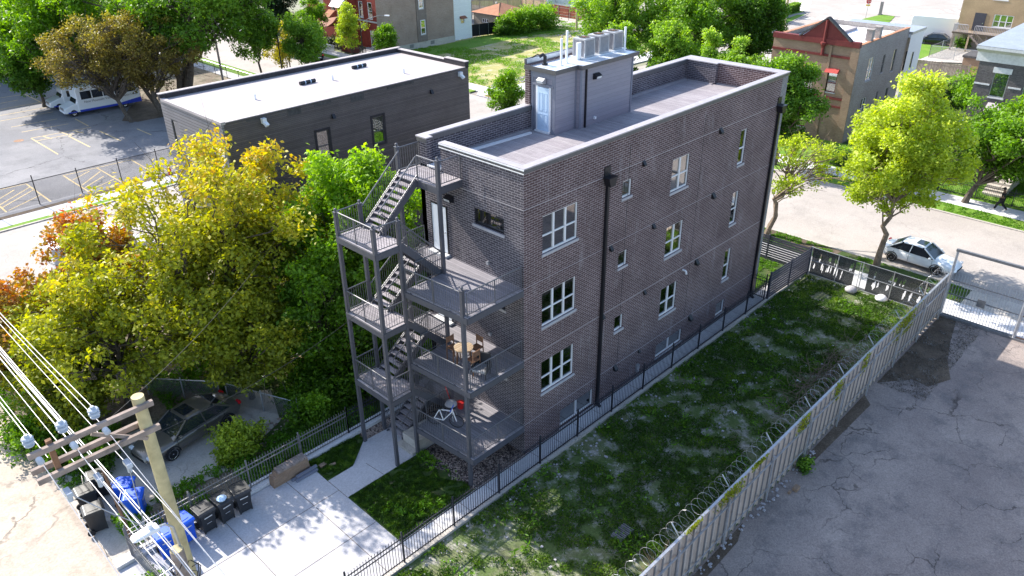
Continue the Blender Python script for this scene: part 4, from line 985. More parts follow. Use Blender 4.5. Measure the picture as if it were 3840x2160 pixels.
def make_tree(name, label, loc, height, crown_z, rad, mat, n_leaves=9000, leaf=.12, clumps=60, seed=1, bark='bark', trunk_r=.16, stems=1, lean=(0,0), tint_top=.45, tint_base=.25, squash=1.0, clump_r=.24, shell=.55, cat='tree', group=None, bare=0, off=(0,0), leafup=.5, taper=0, fork=.3, kind=None, blob=None):
    """local-space tree: trunk with limbs to every clump; crown = leaf-sized faces in uneven clumps"""
    g = np.random.RandomState(seed); r = thing(name, label, cat, loc, 0, group, local=True)
    cz = (height+crown_z)/2; hz = (height-crown_z)/2
    cl = []; tries = 0
    while len(cl) < clumps and tries < 6000:
        tries += 1
        d = g.normal(size=3); d /= np.linalg.norm(d); q = (shell+(1-shell)*g.rand()**.6) if g.rand() < .72 else g.rand()**.5*shell
        w = 1+.2*math.sin(3*math.atan2(d[1], d[0])+seed)+.12*math.sin(5*d[2]*2+seed*2)
        zz = cz+d[2]*q*hz*.92; tp = 1-taper*max(0, (zz-cz)/hz)
        c_ = np.array([off[0]+d[0]*q*rad*w*tp, off[1]+d[1]*q*rad*w*squash*tp, zz]); rr_ = rad*clump_r*(.65+.7*g.rand())
        if blob is not None and not blob(c_): continue
        cl.append((c_, rr_))
    m = MB(); base_top = crown_z+hz*fork
    stem_tops = []
    for s_ in range(stems):
        a = 2*PI*s_/max(1, stems)+seed; sp = 0 if stems == 1 else rad*.28
        top = (off[0]*.6+lean[0]+sp*math.cos(a), off[1]*.6+lean[1]+sp*math.sin(a), base_top+hz*.5*g.rand())
        b0 = (0 if stems == 1 else .15*math.cos(a), 0 if stems == 1 else .15*math.sin(a), -.1)
        path = limb_path(b0, top, g, .1, 7); rs = [trunk_r*(1-.62*i/7)*(1.25 if i == 0 else 1) for i in range(8)]
        m.tube(path, rs, 9); stem_tops.append((path, rs))
    for ci, (c_, rr_) in enumerate(cl):
        path, rs = stem_tops[ci % len(stem_tops)] if stems == 1 else min(stem_tops, key=lambda t__: np.linalg.norm(np.array(t__[0][-1])[:2]-c_[:2]))
        tz = path[-1][2]; want = min(tz, max(path[2][2], c_[2]-np.linalg.norm(c_[:2]-np.array(path[-1][:2]))*.75))
        k = min(range(len(path)), key=lambda i: abs(path[i][2]-want)); s0 = path[k]
        L = np.linalg.norm(c_-np.array(s0)); r0 = min(rs[k]*.6, .02+.016*L)
        pp = limb_path(s0, tuple(c_), g, .16, 5); m.tube(pp, [r0*(1-.75*i/5) for i in range(6)], 5, cap=False)
        for t2 in range(2 + (3 if bare else 0)):
            q = pp[3+(t2 % 2)]; e = c_+g.normal(size=3)*rr_*.9; m.tube([q, tuple((np.array(q)+e)/2+g.normal(size=3)*.08), tuple(e)], [r0*.3, r0*.22, r0*.1], 4, cap=False)
    m.build('trunk', bark, r)
    w = np.array([c[1]**2 for c in cl]); w /= w.sum(); idx = g.choice(len(cl), n_leaves, p=w)
    cen = np.array([c[0] for c in cl]); rad_ = np.array([c[1] for c in cl])
    d = g.normal(size=(n_leaves, 3)); d /= np.linalg.norm(d, axis=1)[:, None]; d *= (g.rand(n_leaves)**.45)[:, None]
    d[:, 2] *= .75
    # sub-twigs: leaves gather in small sprays
    ns = max(40, n_leaves//14); sidx = g.randint(0, ns, n_leaves)
    scl = g.choice(len(cl), ns, p=w); sd_ = g.normal(size=(ns, 3)); sd_ /= np.linalg.norm(sd_, axis=1)[:, None]; sd_ *= (g.rand(ns)**.4)[:, None]; sd_[:, 2] *= .8
    sc = cen[scl]+sd_*rad_[scl][:, None]; sp = sc[sidx]+g.normal(size=(n_leaves, 3))*leaf*1.5
    pts = np.where((g.rand(n_leaves) < .8)[:, None], sp, cen[idx]+d*rad_[idx][:, None])
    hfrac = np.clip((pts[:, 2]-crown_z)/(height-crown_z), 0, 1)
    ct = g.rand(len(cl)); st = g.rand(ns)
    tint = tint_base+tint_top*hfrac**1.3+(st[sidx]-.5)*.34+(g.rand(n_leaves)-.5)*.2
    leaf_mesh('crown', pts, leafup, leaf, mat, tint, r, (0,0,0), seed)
    return r
def T(*a, **k): return make_tree(*a, **k)
# --- the wooded lot on the left
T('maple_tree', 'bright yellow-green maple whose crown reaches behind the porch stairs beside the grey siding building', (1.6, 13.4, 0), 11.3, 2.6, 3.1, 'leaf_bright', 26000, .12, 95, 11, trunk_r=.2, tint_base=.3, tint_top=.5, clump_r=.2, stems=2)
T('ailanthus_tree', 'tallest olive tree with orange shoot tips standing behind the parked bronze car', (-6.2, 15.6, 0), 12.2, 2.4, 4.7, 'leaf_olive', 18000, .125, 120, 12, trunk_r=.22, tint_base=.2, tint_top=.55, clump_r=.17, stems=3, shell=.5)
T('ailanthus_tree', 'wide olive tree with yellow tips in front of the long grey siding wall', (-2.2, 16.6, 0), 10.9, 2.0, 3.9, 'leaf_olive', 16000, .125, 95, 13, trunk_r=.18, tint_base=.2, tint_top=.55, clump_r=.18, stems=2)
T('ailanthus_tree', 'olive-green tree leaning over the utility wires on the left, with a dark trunk', (-10.6, 16.4, 0), 8.2, 1.6, 4.1, 'leaf_olive', 18000, .12, 95, 14, trunk_r=.2, tint_base=.2, tint_top=.42, clump_r=.19, stems=2)
T('ailanthus_tree', 'rust and orange tipped tree near the white van', (-8.6, 21.6, 0), 8.4, 1.6, 3.4, 'leaf_rust', 12500, .12, 80, 15, trunk_r=.13, tint_base=.3, tint_top=.5, clump_r=.17, stems=2, bare=1)
T('ailanthus_tree', 'reddish low tree at the left edge of the photo above the wires', (-12.4, 21.5, 0), 6.2, .8, 3.3, 'leaf_rust', 12500, .12, 75, 16, trunk_r=.12, tint_base=.22, tint_top=.5, clump_r=.2, stems=2)
T('young_tree', 'green tree low in the wooded lot beside the porch', (-2.6, 11.2, 0), 7.4, 1.0, 2.8, 'leaf_bright', 17000, .11, 70, 17, trunk_r=.12, tint_base=.05, tint_top=.4, clump_r=.22, stems=2)
T('young_tree', 'small olive tree between the bronze car and the lumber pile', (-6.2, 12.6, 0), 6.2, 1.2, 2.6, 'leaf_olive', 13000, .11, 60, 18, trunk_r=.14, tint_base=.15, tint_top=.3, clump_r=.22)
T('young_tree', 'leafy tree behind the wooded lot at the foot of the grey siding building', (4.2, 17.0, 0), 7.4, .8, 3.2, 'leaf_bright', 15000, .12, 60, 19, trunk_r=.12, tint_base=.05, tint_top=.35, clump_r=.24)
T('young_tree', 'low green tree overhanging the alley near the utility pole', (-12.6, 16.6, 0), 4.6, .6, 2.4, 'leaf_olive', 9000, .11, 45, 20, trunk_r=.1, tint_base=.1, tint_top=.35, clump_r=.25)
T('young_tree', 'low leafy sapling just left of the porch posts', (.6, 9.6, 0), 5.2, .5, 2.2, 'leaf_bright', 9000, .11, 45, 21, trunk_r=.08, tint_base=0, tint_top=.3, clump_r=.26)
# --- street trees on the right
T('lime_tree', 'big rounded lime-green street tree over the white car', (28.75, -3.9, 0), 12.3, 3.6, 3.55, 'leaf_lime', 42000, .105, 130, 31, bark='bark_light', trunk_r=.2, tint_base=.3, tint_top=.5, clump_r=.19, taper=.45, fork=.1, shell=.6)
T('sparse_tree', 'sparse yellow street tree with bare limbs close to the far corner of the brick building', (28.2, 3.5, 0), 7.4, 3.2, 2.9, 'leaf_lime', 3600, .1, 40, 32, bark='bark_light', trunk_r=.18, tint_base=.3, tint_top=.3, clump_r=.14, stems=2, off=(.4, -1.2), bare=1, shell=.75)
T('maple_tree', 'dense green maple in front of the gabled brick building', (42.2, 10.2, 0), 9.9, 1.9, 3.0, 'leaf_green', 26000, .13, 85, 33, trunk_r=.18, tint_base=.12, tint_top=.6, clump_r=.24, taper=.35)
T('maple_tree', 'green maple with a broad crown hiding the dark brick house on the right edge', (44.0, -4.5, 0), 7.8, 2.6, 4.2, 'leaf_bright', 34000, .13, 110, 34, trunk_r=.22, tint_base=.05, tint_top=.5, clump_r=.2, off=(1.0, -1.6), squash=1.2)
T('maple_tree', 'green tree at the right edge of the photo behind the iron fence', (47.8, -9.5, 0), 7.0, 1.6, 3.0, 'leaf_bright', 15000, .13, 60, 35, trunk_r=.16, tint_base=0, tint_top=.4, clump_r=.24)
T('street_tree', 'small green street tree left of the rooftop penthouse', (29.0, 29.6, 0), 7.4, 1.6, 1.6, 'leaf_bright', 9000, .11, 45, 36, trunk_r=.1, tint_base=.1, tint_top=.45, clump_r=.28)
T('street_tree', 'green tree at the left end of the row behind the penthouse', (50.5, 33.6, 0), 8.3, 1.3, 2.3, 'leaf_green', 14000, .14, 55, 37, trunk_r=.14, tint_base=.2, tint_top=.6, clump_r=.28, taper=.3)
T('street_tree', 'rounded green tree in the row right behind the roof deck', (52, 28.3, 0), 8.8, 1.8, 2.7, 'leaf_green', 17000, .14, 60, 38, trunk_r=.14, tint_base=.25, tint_top=.6, clump_r=.26)
T('street_tree', 'narrow bright tree peeking over the roof deck parapet', (50, 22.3, 0), 8.9, 1.6, 1.7, 'leaf_green', 9000, .13, 40, 39, trunk_r=.12, tint_base=.3, tint_top=.6, clump_r=.3, taper=.4)
T('street_tree', 'small bright tree near the corner of the roof deck parapet', (50, 19.0, 0), 8.9, 1.6, 1.9, 'leaf_green', 10000, .13, 45, 40, trunk_r=.12, tint_base=.3, tint_top=.6, clump_r=.3, taper=.4)
T('big_maple', 'very large pale-green maple behind the row of trees beyond the roof deck', (61, 31.5, 0), 14.2, 1.8, 6.0, 'leaf_green', 42000, .17, 120, 41, trunk_r=.3, tint_base=.22, tint_top=.6, clump_r=.2)
T('big_maple', 'dark green side of the tree mass next to the road corner', (67.5, 27.0, 0), 11.5, 1.0, 3.7, 'leaf_green', 26000, .17, 75, 42, trunk_r=.25, tint_base=.0, tint_top=.4, clump_r=.24)
T('big_maple', 'pale tree on the left of the tree mass beyond the roof deck', (58, 39.5, 0), 12.6, 1.6, 4.4, 'leaf_green', 26000, .16, 80, 43, trunk_r=.25, tint_base=.35, tint_top=.6, clump_r=.24)
# --- trees of the top left
T('big_maple', 'huge green maple spreading over the top of the photo left of centre', (17.5, 69.5, 0), 19.5, 4.2, 9.2, 'leaf_green', 60000, .2, 150, 51, trunk_r=.55, stems=3, tint_base=.3, tint_top=.45, clump_r=.17, off=(2.2, 0), shell=.6)
T('big_maple', 'bright green tree at the top left in front of the old brick block', (8.8, 79.5, 0), 14.5, 2.6, 6.4, 'leaf_bright', 36000, .18, 110, 52, trunk_r=.3, tint_base=.2, tint_top=.55, clump_r=.2)
T('maple_tree', 'dark green lower tree behind the white bus', (5.4, 79.0, 0), 8.6, 1.6, 3.6, 'leaf_green', 20000, .16, 70, 53, trunk_r=.2, tint_base=.1, tint_top=.7, clump_r=.24)
T('budding_tree', 'brownish thin-leaved tree rising in front of the white bus', (9.6, 65.4, 0), 11.0, 3.2, 4.9, 'leaf_brown', 18000, .12, 90, 54, trunk_r=.22, tint_base=.3, tint_top=.4, clump_r=.18, lean=(-1.6, 1.2), off=(-.8, 2.2), bare=1)
T('budding_tree', 'yellow-brown tree with a forked trunk at the corner of the grey siding building', (12.9, 65.6, 0), 10.5, 2.6, 4.8, 'leaf_brown', 18000, .12, 90, 55, trunk_r=.28, tint_base=.25, tint_top=.4, clump_r=.18, lean=(-1.2, 1), stems=2, bare=1, off=(0, 1))
T('street_tree', 'green street tree with straight dark trunk nearest the huge maple', (26.5, 68.6, 0), 9.6, 3.6, 2.9, 'leaf_green', 15000, .15, 60, 56, trunk_r=.16, tint_base=.3, tint_top=.4, clump_r=.25)
T('street_tree', 'green street tree with straight dark trunk between lamp post and yellow tree', (30.0, 64.4, 0), 8.6, 2.8, 2.6, 'leaf_green', 13000, .14, 55, 57, trunk_r=.16, tint_base=.3, tint_top=.4, clump_r=.25)
T('street_tree', 'loose yellow street tree beside the short green lamp post', (31.0, 70.6, 0), 6.6, 1.4, 2.5, 'leaf_yellow', 6000, .13, 45, 58, trunk_r=.1, tint_base=.4, tint_top=.4, clump_r=.2, bare=1, stems=2)
T('street_tree', 'orange-tipped green street tree in front of the red brick house stairs', (40.5, 78.6, 0), 8.2, 2.0, 2.0, 'leaf_bright', 12000, .13, 45, 59, trunk_r=.09, tint_base=.15, tint_top=.5, clump_r=.3, taper=.5)
T('willow_like_tree', 'drooping yellow-green street tree in front of the red brick facade', (41.9, 71.6, 0), 7.6, 1.2, 1.9, 'leaf_lime', 10000, .11, 50, 60, trunk_r=.09, tint_base=.3, tint_top=.3, clump_r=.26, taper=.4)
T('street_tree', 'small round green tree in front of the tan brick side wall', (45.4, 68.6, 0), 4.9, .8, 1.6, 'leaf_bright', 7500, .12, 35, 61, trunk_r=.07, tint_base=.1, tint_top=.5, clump_r=.3, taper=.3)
T('street_tree', 'dark purple-green tree beside the porch of the red brick house', (40.5, 88.5, 0), 11.5, 2.0, 4.0, 'leaf_dark', 17000, .17, 60, 62, trunk_r=.25, tint_base=.2, tint_top=.5, clump_r=.22)
# --- far trees share two meshes
far = T('street_tree', 'round green tree by the red fence, nearer the light wooden fence', (88.5, 66.5, 0), 7.2, 2.0, 2.7, 'leaf_bright', 9000, .17, 40, 71, trunk_r=.14, tint_base=.1, tint_top=.4, clump_r=.3, group='trees beyond the empty lot')
for x, y, s_, lb in ((88.5, 60.2, 1.0, 'round green tree by the red fence, just left of the pale tree mass'), (99, 47.8, .9, 'rounded tree behind the clipped hedge nearest the road'), (106.5, 50.5, .95, 'rounded tree behind the clipped hedge near the wooden pole'), (93, 76, .9, 'tree behind the white corrugated shed'), (112, 49.5, .8, 'small tree at the far end of the clipped hedge'), (107, 60, 1.1, 'tree in the park beyond the hedge on the left'), (117, 62, 1.1, 'tree at the top edge beyond the hedge'), (96, 66, 1.0, 'tree at the top edge above the red fence'), (84.5, 50.5, .9, 'tree where the back alley meets the road')):
    dup(far, (x, y, 0), s_*7, lb, 'trees beyond the empty lot', s_)
# bushes
def bush(label, loc, rx, ry, h, mat, n, seed, leaf=.11, tb=.1, tt=.5, cat='bush', name='bush'):
    return make_tree(name, label, loc, h, .05, max(rx, ry), mat, n, leaf, 40, seed, trunk_r=.05, tint_base=tb, tint_top=tt, clump_r=.28, stems=3, cat=cat, squash=ry/rx if rx >= ry else 1, fork=-.4)
bush('wide bush of pale shoots behind the black fence and garage', (74.5, 68.9, 0), 5.2, 2.4, 3.6, 'leaf_bright', 15000, 81, .15)
bush('dark bush against the wall at the end of the empty lot', (68.8, 69.6, 0), 2.0, 1.2, 2.6, 'leaf_green', 5000, 82, .14)
bush('small green bush in the angle of the alley and the gate', (-15.0, 4.4, 0), .75, .6, .75, 'leaf_green', 2600, 83, .07, .2, .4)
bush('leafy bush on the slope between the bronze car and the iron fence', (-8.6, 9.4, 0), 1.5, .9, 1.2, 'leaf_lime', 5000, 84, .08, .05, .3)
bush('bramble beside the iron fence nearest the porch', (-4.4, 9.0, 0), 1.8, 1.2, 1.6, 'leaf_bright', 6500, 85, .09, .0, .4)
bush('weed thicket between lumber pile and iron fence', (-.2, 9.2, 0), 3.2, 1.6, 1.9, 'leaf_bright', 13000, 86, .09, .0, .4)
bush('weed thicket in front of the lumber pile', (-3.6, 11.0, 0), 2.2, 1.2, 1.4, 'leaf_bright', 6000, 87, .09, .0, .3)
bush('shrub under the leaning tree by the alley', (-13.4, 13.6, 0), 1.3, 1.3, 1.3, 'leaf_bright', 4500, 88, .09, .0, .3)
bush('green shrub on the alley edge beyond the utility pole', (-14.0, 17.0, 0), 1.2, 2.0, 1.2, 'leaf_bright', 5000, 89, .09, .1, .4)
bush('weeds along the wooden fence behind the lime-green tree', (76, 5.6, 0), 5.0, 1.6, 1.6, 'leaf_bright', 9000, 90, .14, .0, .5)
bush('low weeds at the bottom of the gabled building side fence', (46.6, 6.6, 0), 1.6, .8, .9, 'leaf_bright', 3000, 91, .1, .1, .6)
bush('round bush under the balcony of the tan house', (104, 14.2, 0), 1.2, 1.2, 1.8, 'leaf_green', 2500, 92, .14, .0, .5)
bush('low hedge under the balustrade of the red brick house', (44.9, 84, 0), 1.2, 3.0, 1.1, 'leaf_dark', 4000, 93, .12)
bush('green weed at the foot of the corrugated fence', (7.6, -9.25, 0), .5, .22, .35, 'leaf_green', 900, 94, .06)
# clipped hedge
def hedge(label, a, b, w, h, seed):
    g = np.random.RandomState(seed); a, b = np.array(a), np.array(b); L = np.linalg.norm(b-a); r = thing('hedge', label, 'hedge', (a[0], a[1], 0), local=True)
    m = MB(); d = (b-a)/L; n_ = np.array([-d[1], d[0]])*w*.42
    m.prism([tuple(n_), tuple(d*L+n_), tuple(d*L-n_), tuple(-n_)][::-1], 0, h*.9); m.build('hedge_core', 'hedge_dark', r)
    n = 16000; t_ = g.rand(n)*L; u = (g.rand(n)-.5)*w; z = g.rand(n)*h; k = g.randint(0, 3, n); u = np.where(k == 0, w/2*np.sign(u), u); z = np.where(k > 0, h, z)
    p = np.stack([d[0]*t_-d[1]*u, d[1]*t_+d[0]*u, z], 1)+g.normal(size=(n, 3))*.05
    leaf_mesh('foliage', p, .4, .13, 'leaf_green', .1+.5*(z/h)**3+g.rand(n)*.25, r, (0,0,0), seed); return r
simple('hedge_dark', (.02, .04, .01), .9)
hedge('clipped hedge along the pavement behind the wooden pole, long low one', (90, 44.2), (119, 46.2), 1.2, 1.3, 95)
hedge('second clipped hedge set back behind the first near the road corner', (97, 46.6), (118, 48.6), 1.0, 1.6, 96)
# --- grass and weeds as ground cover
def turf(name, n, region, mat, seed, size=.06, patch=.5, scale=.5, hmax=.12, tb=.2, tt=.6, inside=None, thresh=.0, kind='stuff', up=.15, bright=None):
    g = np.random.RandomState(seed); x0, x1, y0, y1 = region
    K = 26; kx = g.normal(size=(K, 2))*scale*2.2; ph = g.rand(K)*6.28
    P_ = np.stack([x0+(x1-x0)*g.rand(n*3), y0+(y1-y0)*g.rand(n*3)], 1)
    f = np.sin(P_@kx.T+ph).sum(1)/math.sqrt(K)*1.4
    k2 = g.normal(size=(K, 2))*scale*9; f2 = np.sin(P_@k2.T+ph).sum(1)/math.sqrt(K)*1.4
    v = .6*f+.5*f2; keep = v+g.normal(size=len(v))*.25 > thresh
    if inside is not None: keep &= inside(P_[:, 0], P_[:, 1])
    P_ = P_[keep][:n]; v = v[keep][:n]; f2 = f2[keep][:n]; n = len(P_)
    hh = hmax*(.25+.75*np.clip(v*.5+.3, 0, 1))*g.rand(n)
    pts = np.column_stack([P_, .01+hh])
    t_ = tb+tt*g.rand(n)*.6+.12*f2
    o = leaf_mesh(name, pts, up, size, mat, t_, None, (0,0,0), seed, .28, .1); o['kind'] = kind; return o
turf('lot_grass', 90000, (-15.3, 24.6, -8.7, -1.15), 'grass_blade', 101, .075, scale=.42, hmax=.16, thresh=-.15, tb=.15, tt=.7)
turf('lot_weeds', 9000, (-15.3, 24.6, -8.7, -1.15), 'grass_bright', 102, .11, scale=.5, hmax=.2, thresh=.95, tb=.1, tt=.6)
turf('lawn_grass', 30000, (-6.9, -2.6, .05, 3.4), 'grass_blade', 103, .055, scale=.9, hmax=.12, thresh=-.7, tb=.15, tt=.6, inside=lambda x, y: (x < -3.3+.25*np.sin(y*3)))
turf('lawn_weeds', 1800, (-6.9, -2.9, .05, 3.4), 'grass_bright', 104, .09, scale=.9, hmax=.18, thresh=.8, tb=.2, tt=.7)
turf('lawn_grass', 9000, (-6.95, -4.3, 4.95, 6.45), 'grass_blade', 105, .055, scale=.9, hmax=.15, thresh=-1, tb=.2, tt=.6, inside=lambda x, y: (y-4.88 > (x+5.69)*.83) | (x < -5.69))
turf('weed_cover', 60000, (-9.5, 17.5, 7.0, 21), 'grass_bright', 106, .12, scale=.4, hmax=.45, thresh=-.4, tb=-.1, tt=.6, inside=lambda x, y: ~((y > 8.6) & (y < 14.2) & (x < -5.4)))
turf('alley_weeds', 9000, (-15.0, -12.6, 12, 26), 'grass_bright', 107, .09, scale=.5, hmax=.25, thresh=-.2, tb=.0, tt=.6)
turf('fence_weeds', 5000, (-14.3, -4.4, 7.0, 9.2), 'grass_bright', 108, .1, scale=.7, hmax=.4, thresh=-.1, tb=.1, tt=.6)
turf('verge_grass', 9000, (27.4, 29.4, -9.2, 9), 'grass_bright', 109, .07, scale=.6, hmax=.1, thresh=-.3, tb=.1, tt=.6)
turf('front_lawn_grass', 7000, (20.4, 24.8, .1, 6.3), 'grass_bright', 110, .07, scale=.8, hmax=.12, thresh=-.1, tb=.1, tt=.6)
turf('garden_grass', 16000, (41.2, 51.5, -16, 6), 'grass_bright', 111, .09, scale=.4, hmax=.1, thresh=-.3, tb=.0, tt=.7, inside=lambda x, y: (x < 42.9) | (x > 45.4))
turf('empty_lot_grass', 30000, (44.5, 84, 46, 71.5), 'grass_bright', 112, .13, scale=.16, hmax=.16, thresh=.2, tb=.3, tt=.7, inside=lambda x, y: (x < 100-.35*(y-46)) & (y > 47+.0*x))
turf('leaf_litter', 3500, (16, 25, -11.3, -9.05), 'debris', 113, .05, scale=.6, hmax=.02, thresh=-.2, tb=-.2, tt=.5)
turf('lot_litter', 1500, (-15.3, 24.6, -8.7, -1.15), 'debris', 114, .035, scale=.5, hmax=.03, thresh=.1, tb=.4, tt=.8)
def stones(name, n, region, sz, mat, seed, inside=None):
    rr = random.Random(seed); m = MB()
    while n:
        x, y = rr.uniform(*region[:2]), rr.uniform(*region[2:])
        if inside and not inside(x, y): continue
        s_ = sz*rr.uniform(.5, 1.3); v = [(x+s_*rr.uniform(.6, 1)*dx, y+s_*rr.uniform(.6, 1)*dy, z*s_+.01) for z in (0, .9) for dx, dy in ((-1,-1),(1,-1),(1,1),(-1,1))]
        m.add(v, [(4,5,6,7),(0,1,5,4),(1,2,6,5),(2,3,7,6),(3,0,4,7)]); n -= 1
    o = m.build(name, mat); o['kind'] = 'stuff'; return o
simple('pebble', (.36, .28, .24), .9, var=.6, scale=3)
simple('pebble_dark', (.07, .05, .05), .9, var=.6, scale=3)
stones('gravel', 2600, (-3.4, 0, .05, 3.4), .028, 'pebble', 1, lambda x, y: x > -3.1+.2*math.sin(y*4))
stones('gravel', 1500, (-3.4, 0, .05, 3.4), .03, 'pebble_dark', 2, lambda x, y: x > -3.1)
stones('gravel', 700, (-4.2, -.2, 5.9, 6.45), .03, 'pebble', 3)
stones('rubble', 260, (-15, 24.5, -2.2, -1.15), .04, 'stone_sill', 4)
stones('rubble', 160, (-15, 24.5, -8.6, -1.2), .05, 'stone_sill', 5)
stones('rubble', 200, (-9.5, -4.5, 8.5, 10.2), .05, 'pebble', 6)
stones('rubble', 120, (-6, 9, -9.3, -9.0), .05, 'stone_sill', 7)
stones('rubble', 220, (73, 84, 57, 63), .12, 'stone_sill', 8)
stones('rubble', 150, (44.6, 52, 46.6, 48.4), .1, 'stone_sill', 9)
# brush pile of dead branches
bp = thing('brush_pile', 'heap of dead grey branches beside the corrugated fence', 'brush pile', (14.5, -7.0, 0), local=True)
g = np.random.RandomState(9); 
for part in range(5):
    m = MB()
    for i in range(46):
        a = g.rand()*2*PI; c0 = np.array([g.normal()*1.9, g.normal()*.6-.2, .05+.25*g.rand()]); L = .7+1.6*g.rand()
        d = np.array([math.cos(a)*1.3, math.sin(a)*.8, .1+.55*g.rand()]); e = c0+d*L*.6; mid = (c0+e)/2+g.normal(size=3)*.15
        m.tube([tuple(c0), tuple(mid), tuple(e)], [.014, .011, .005], 4, cap=False)
    m.build('branch_tangle', 'twig', bp)
dg = thing('dead_shrub', 'dry straw-coloured shrub at the near end of the corrugated fence', 'shrub', (-1.9, -8.3, 0), local=True)
m = MB()
for i in range(130):
    a = g.rand()*2*PI; L = .6+.9*g.rand(); m.tube([(g.normal()*.15, g.normal()*.1, 0), (math.cos(a)*L*.3, math.sin(a)*L*.2, L*.7), (math.cos(a)*L*.7, math.sin(a)*L*.4, L)], [.008, .006, .003], 3, cap=False)
m.build('dry_stems', 'straw', dg) if 'straw' in MATS else m.build('dry_stems', 'wood_tan', dg)
for k, (x, w, d_) in enumerate(((-1.0, .5, .0), (1.6, .9, .5), (3.6, .5, .1), (7.4, .6, .7), (10.7, .5, 1.0), (18.6, 1.6, 1.1), (13.6, .4, .9))):
    n = int(420*w); p = np.stack([x+g.normal(size=n)*w*.5, -8.88-.05-.1*g.rand(n), 2.66-g.rand(n)**1.3*d_+.12*g.rand(n)], 1)
    o = thing('fence_vine', 'yellow-green vine hanging over the corrugated fence, %s' % ('smallest nearest the camera', 'broad one near the camera end', 'third from the camera end', 'narrow one before the brush pile', 'thin hanging one beside the brush pile', 'largest patch near the gate', 'small tuft beyond the brush pile')[k], 'vine', (x, -8.9, 2.6), group='vines on the corrugated fence')
    leaf_mesh('leaves', p-np.array([x, -8.9, 2.6]), .2, .05, 'leaf_olive', .1+.4*g.rand(n), o, (0,0,0), k)
    m = MB(); m.tube([(x-w*.5, -8.95, 2.66), (x, -9.0, 2.3), (x+w*.3, -8.98, 2.62-d_)], .012, 4); m.build('stem', 'twig', o)
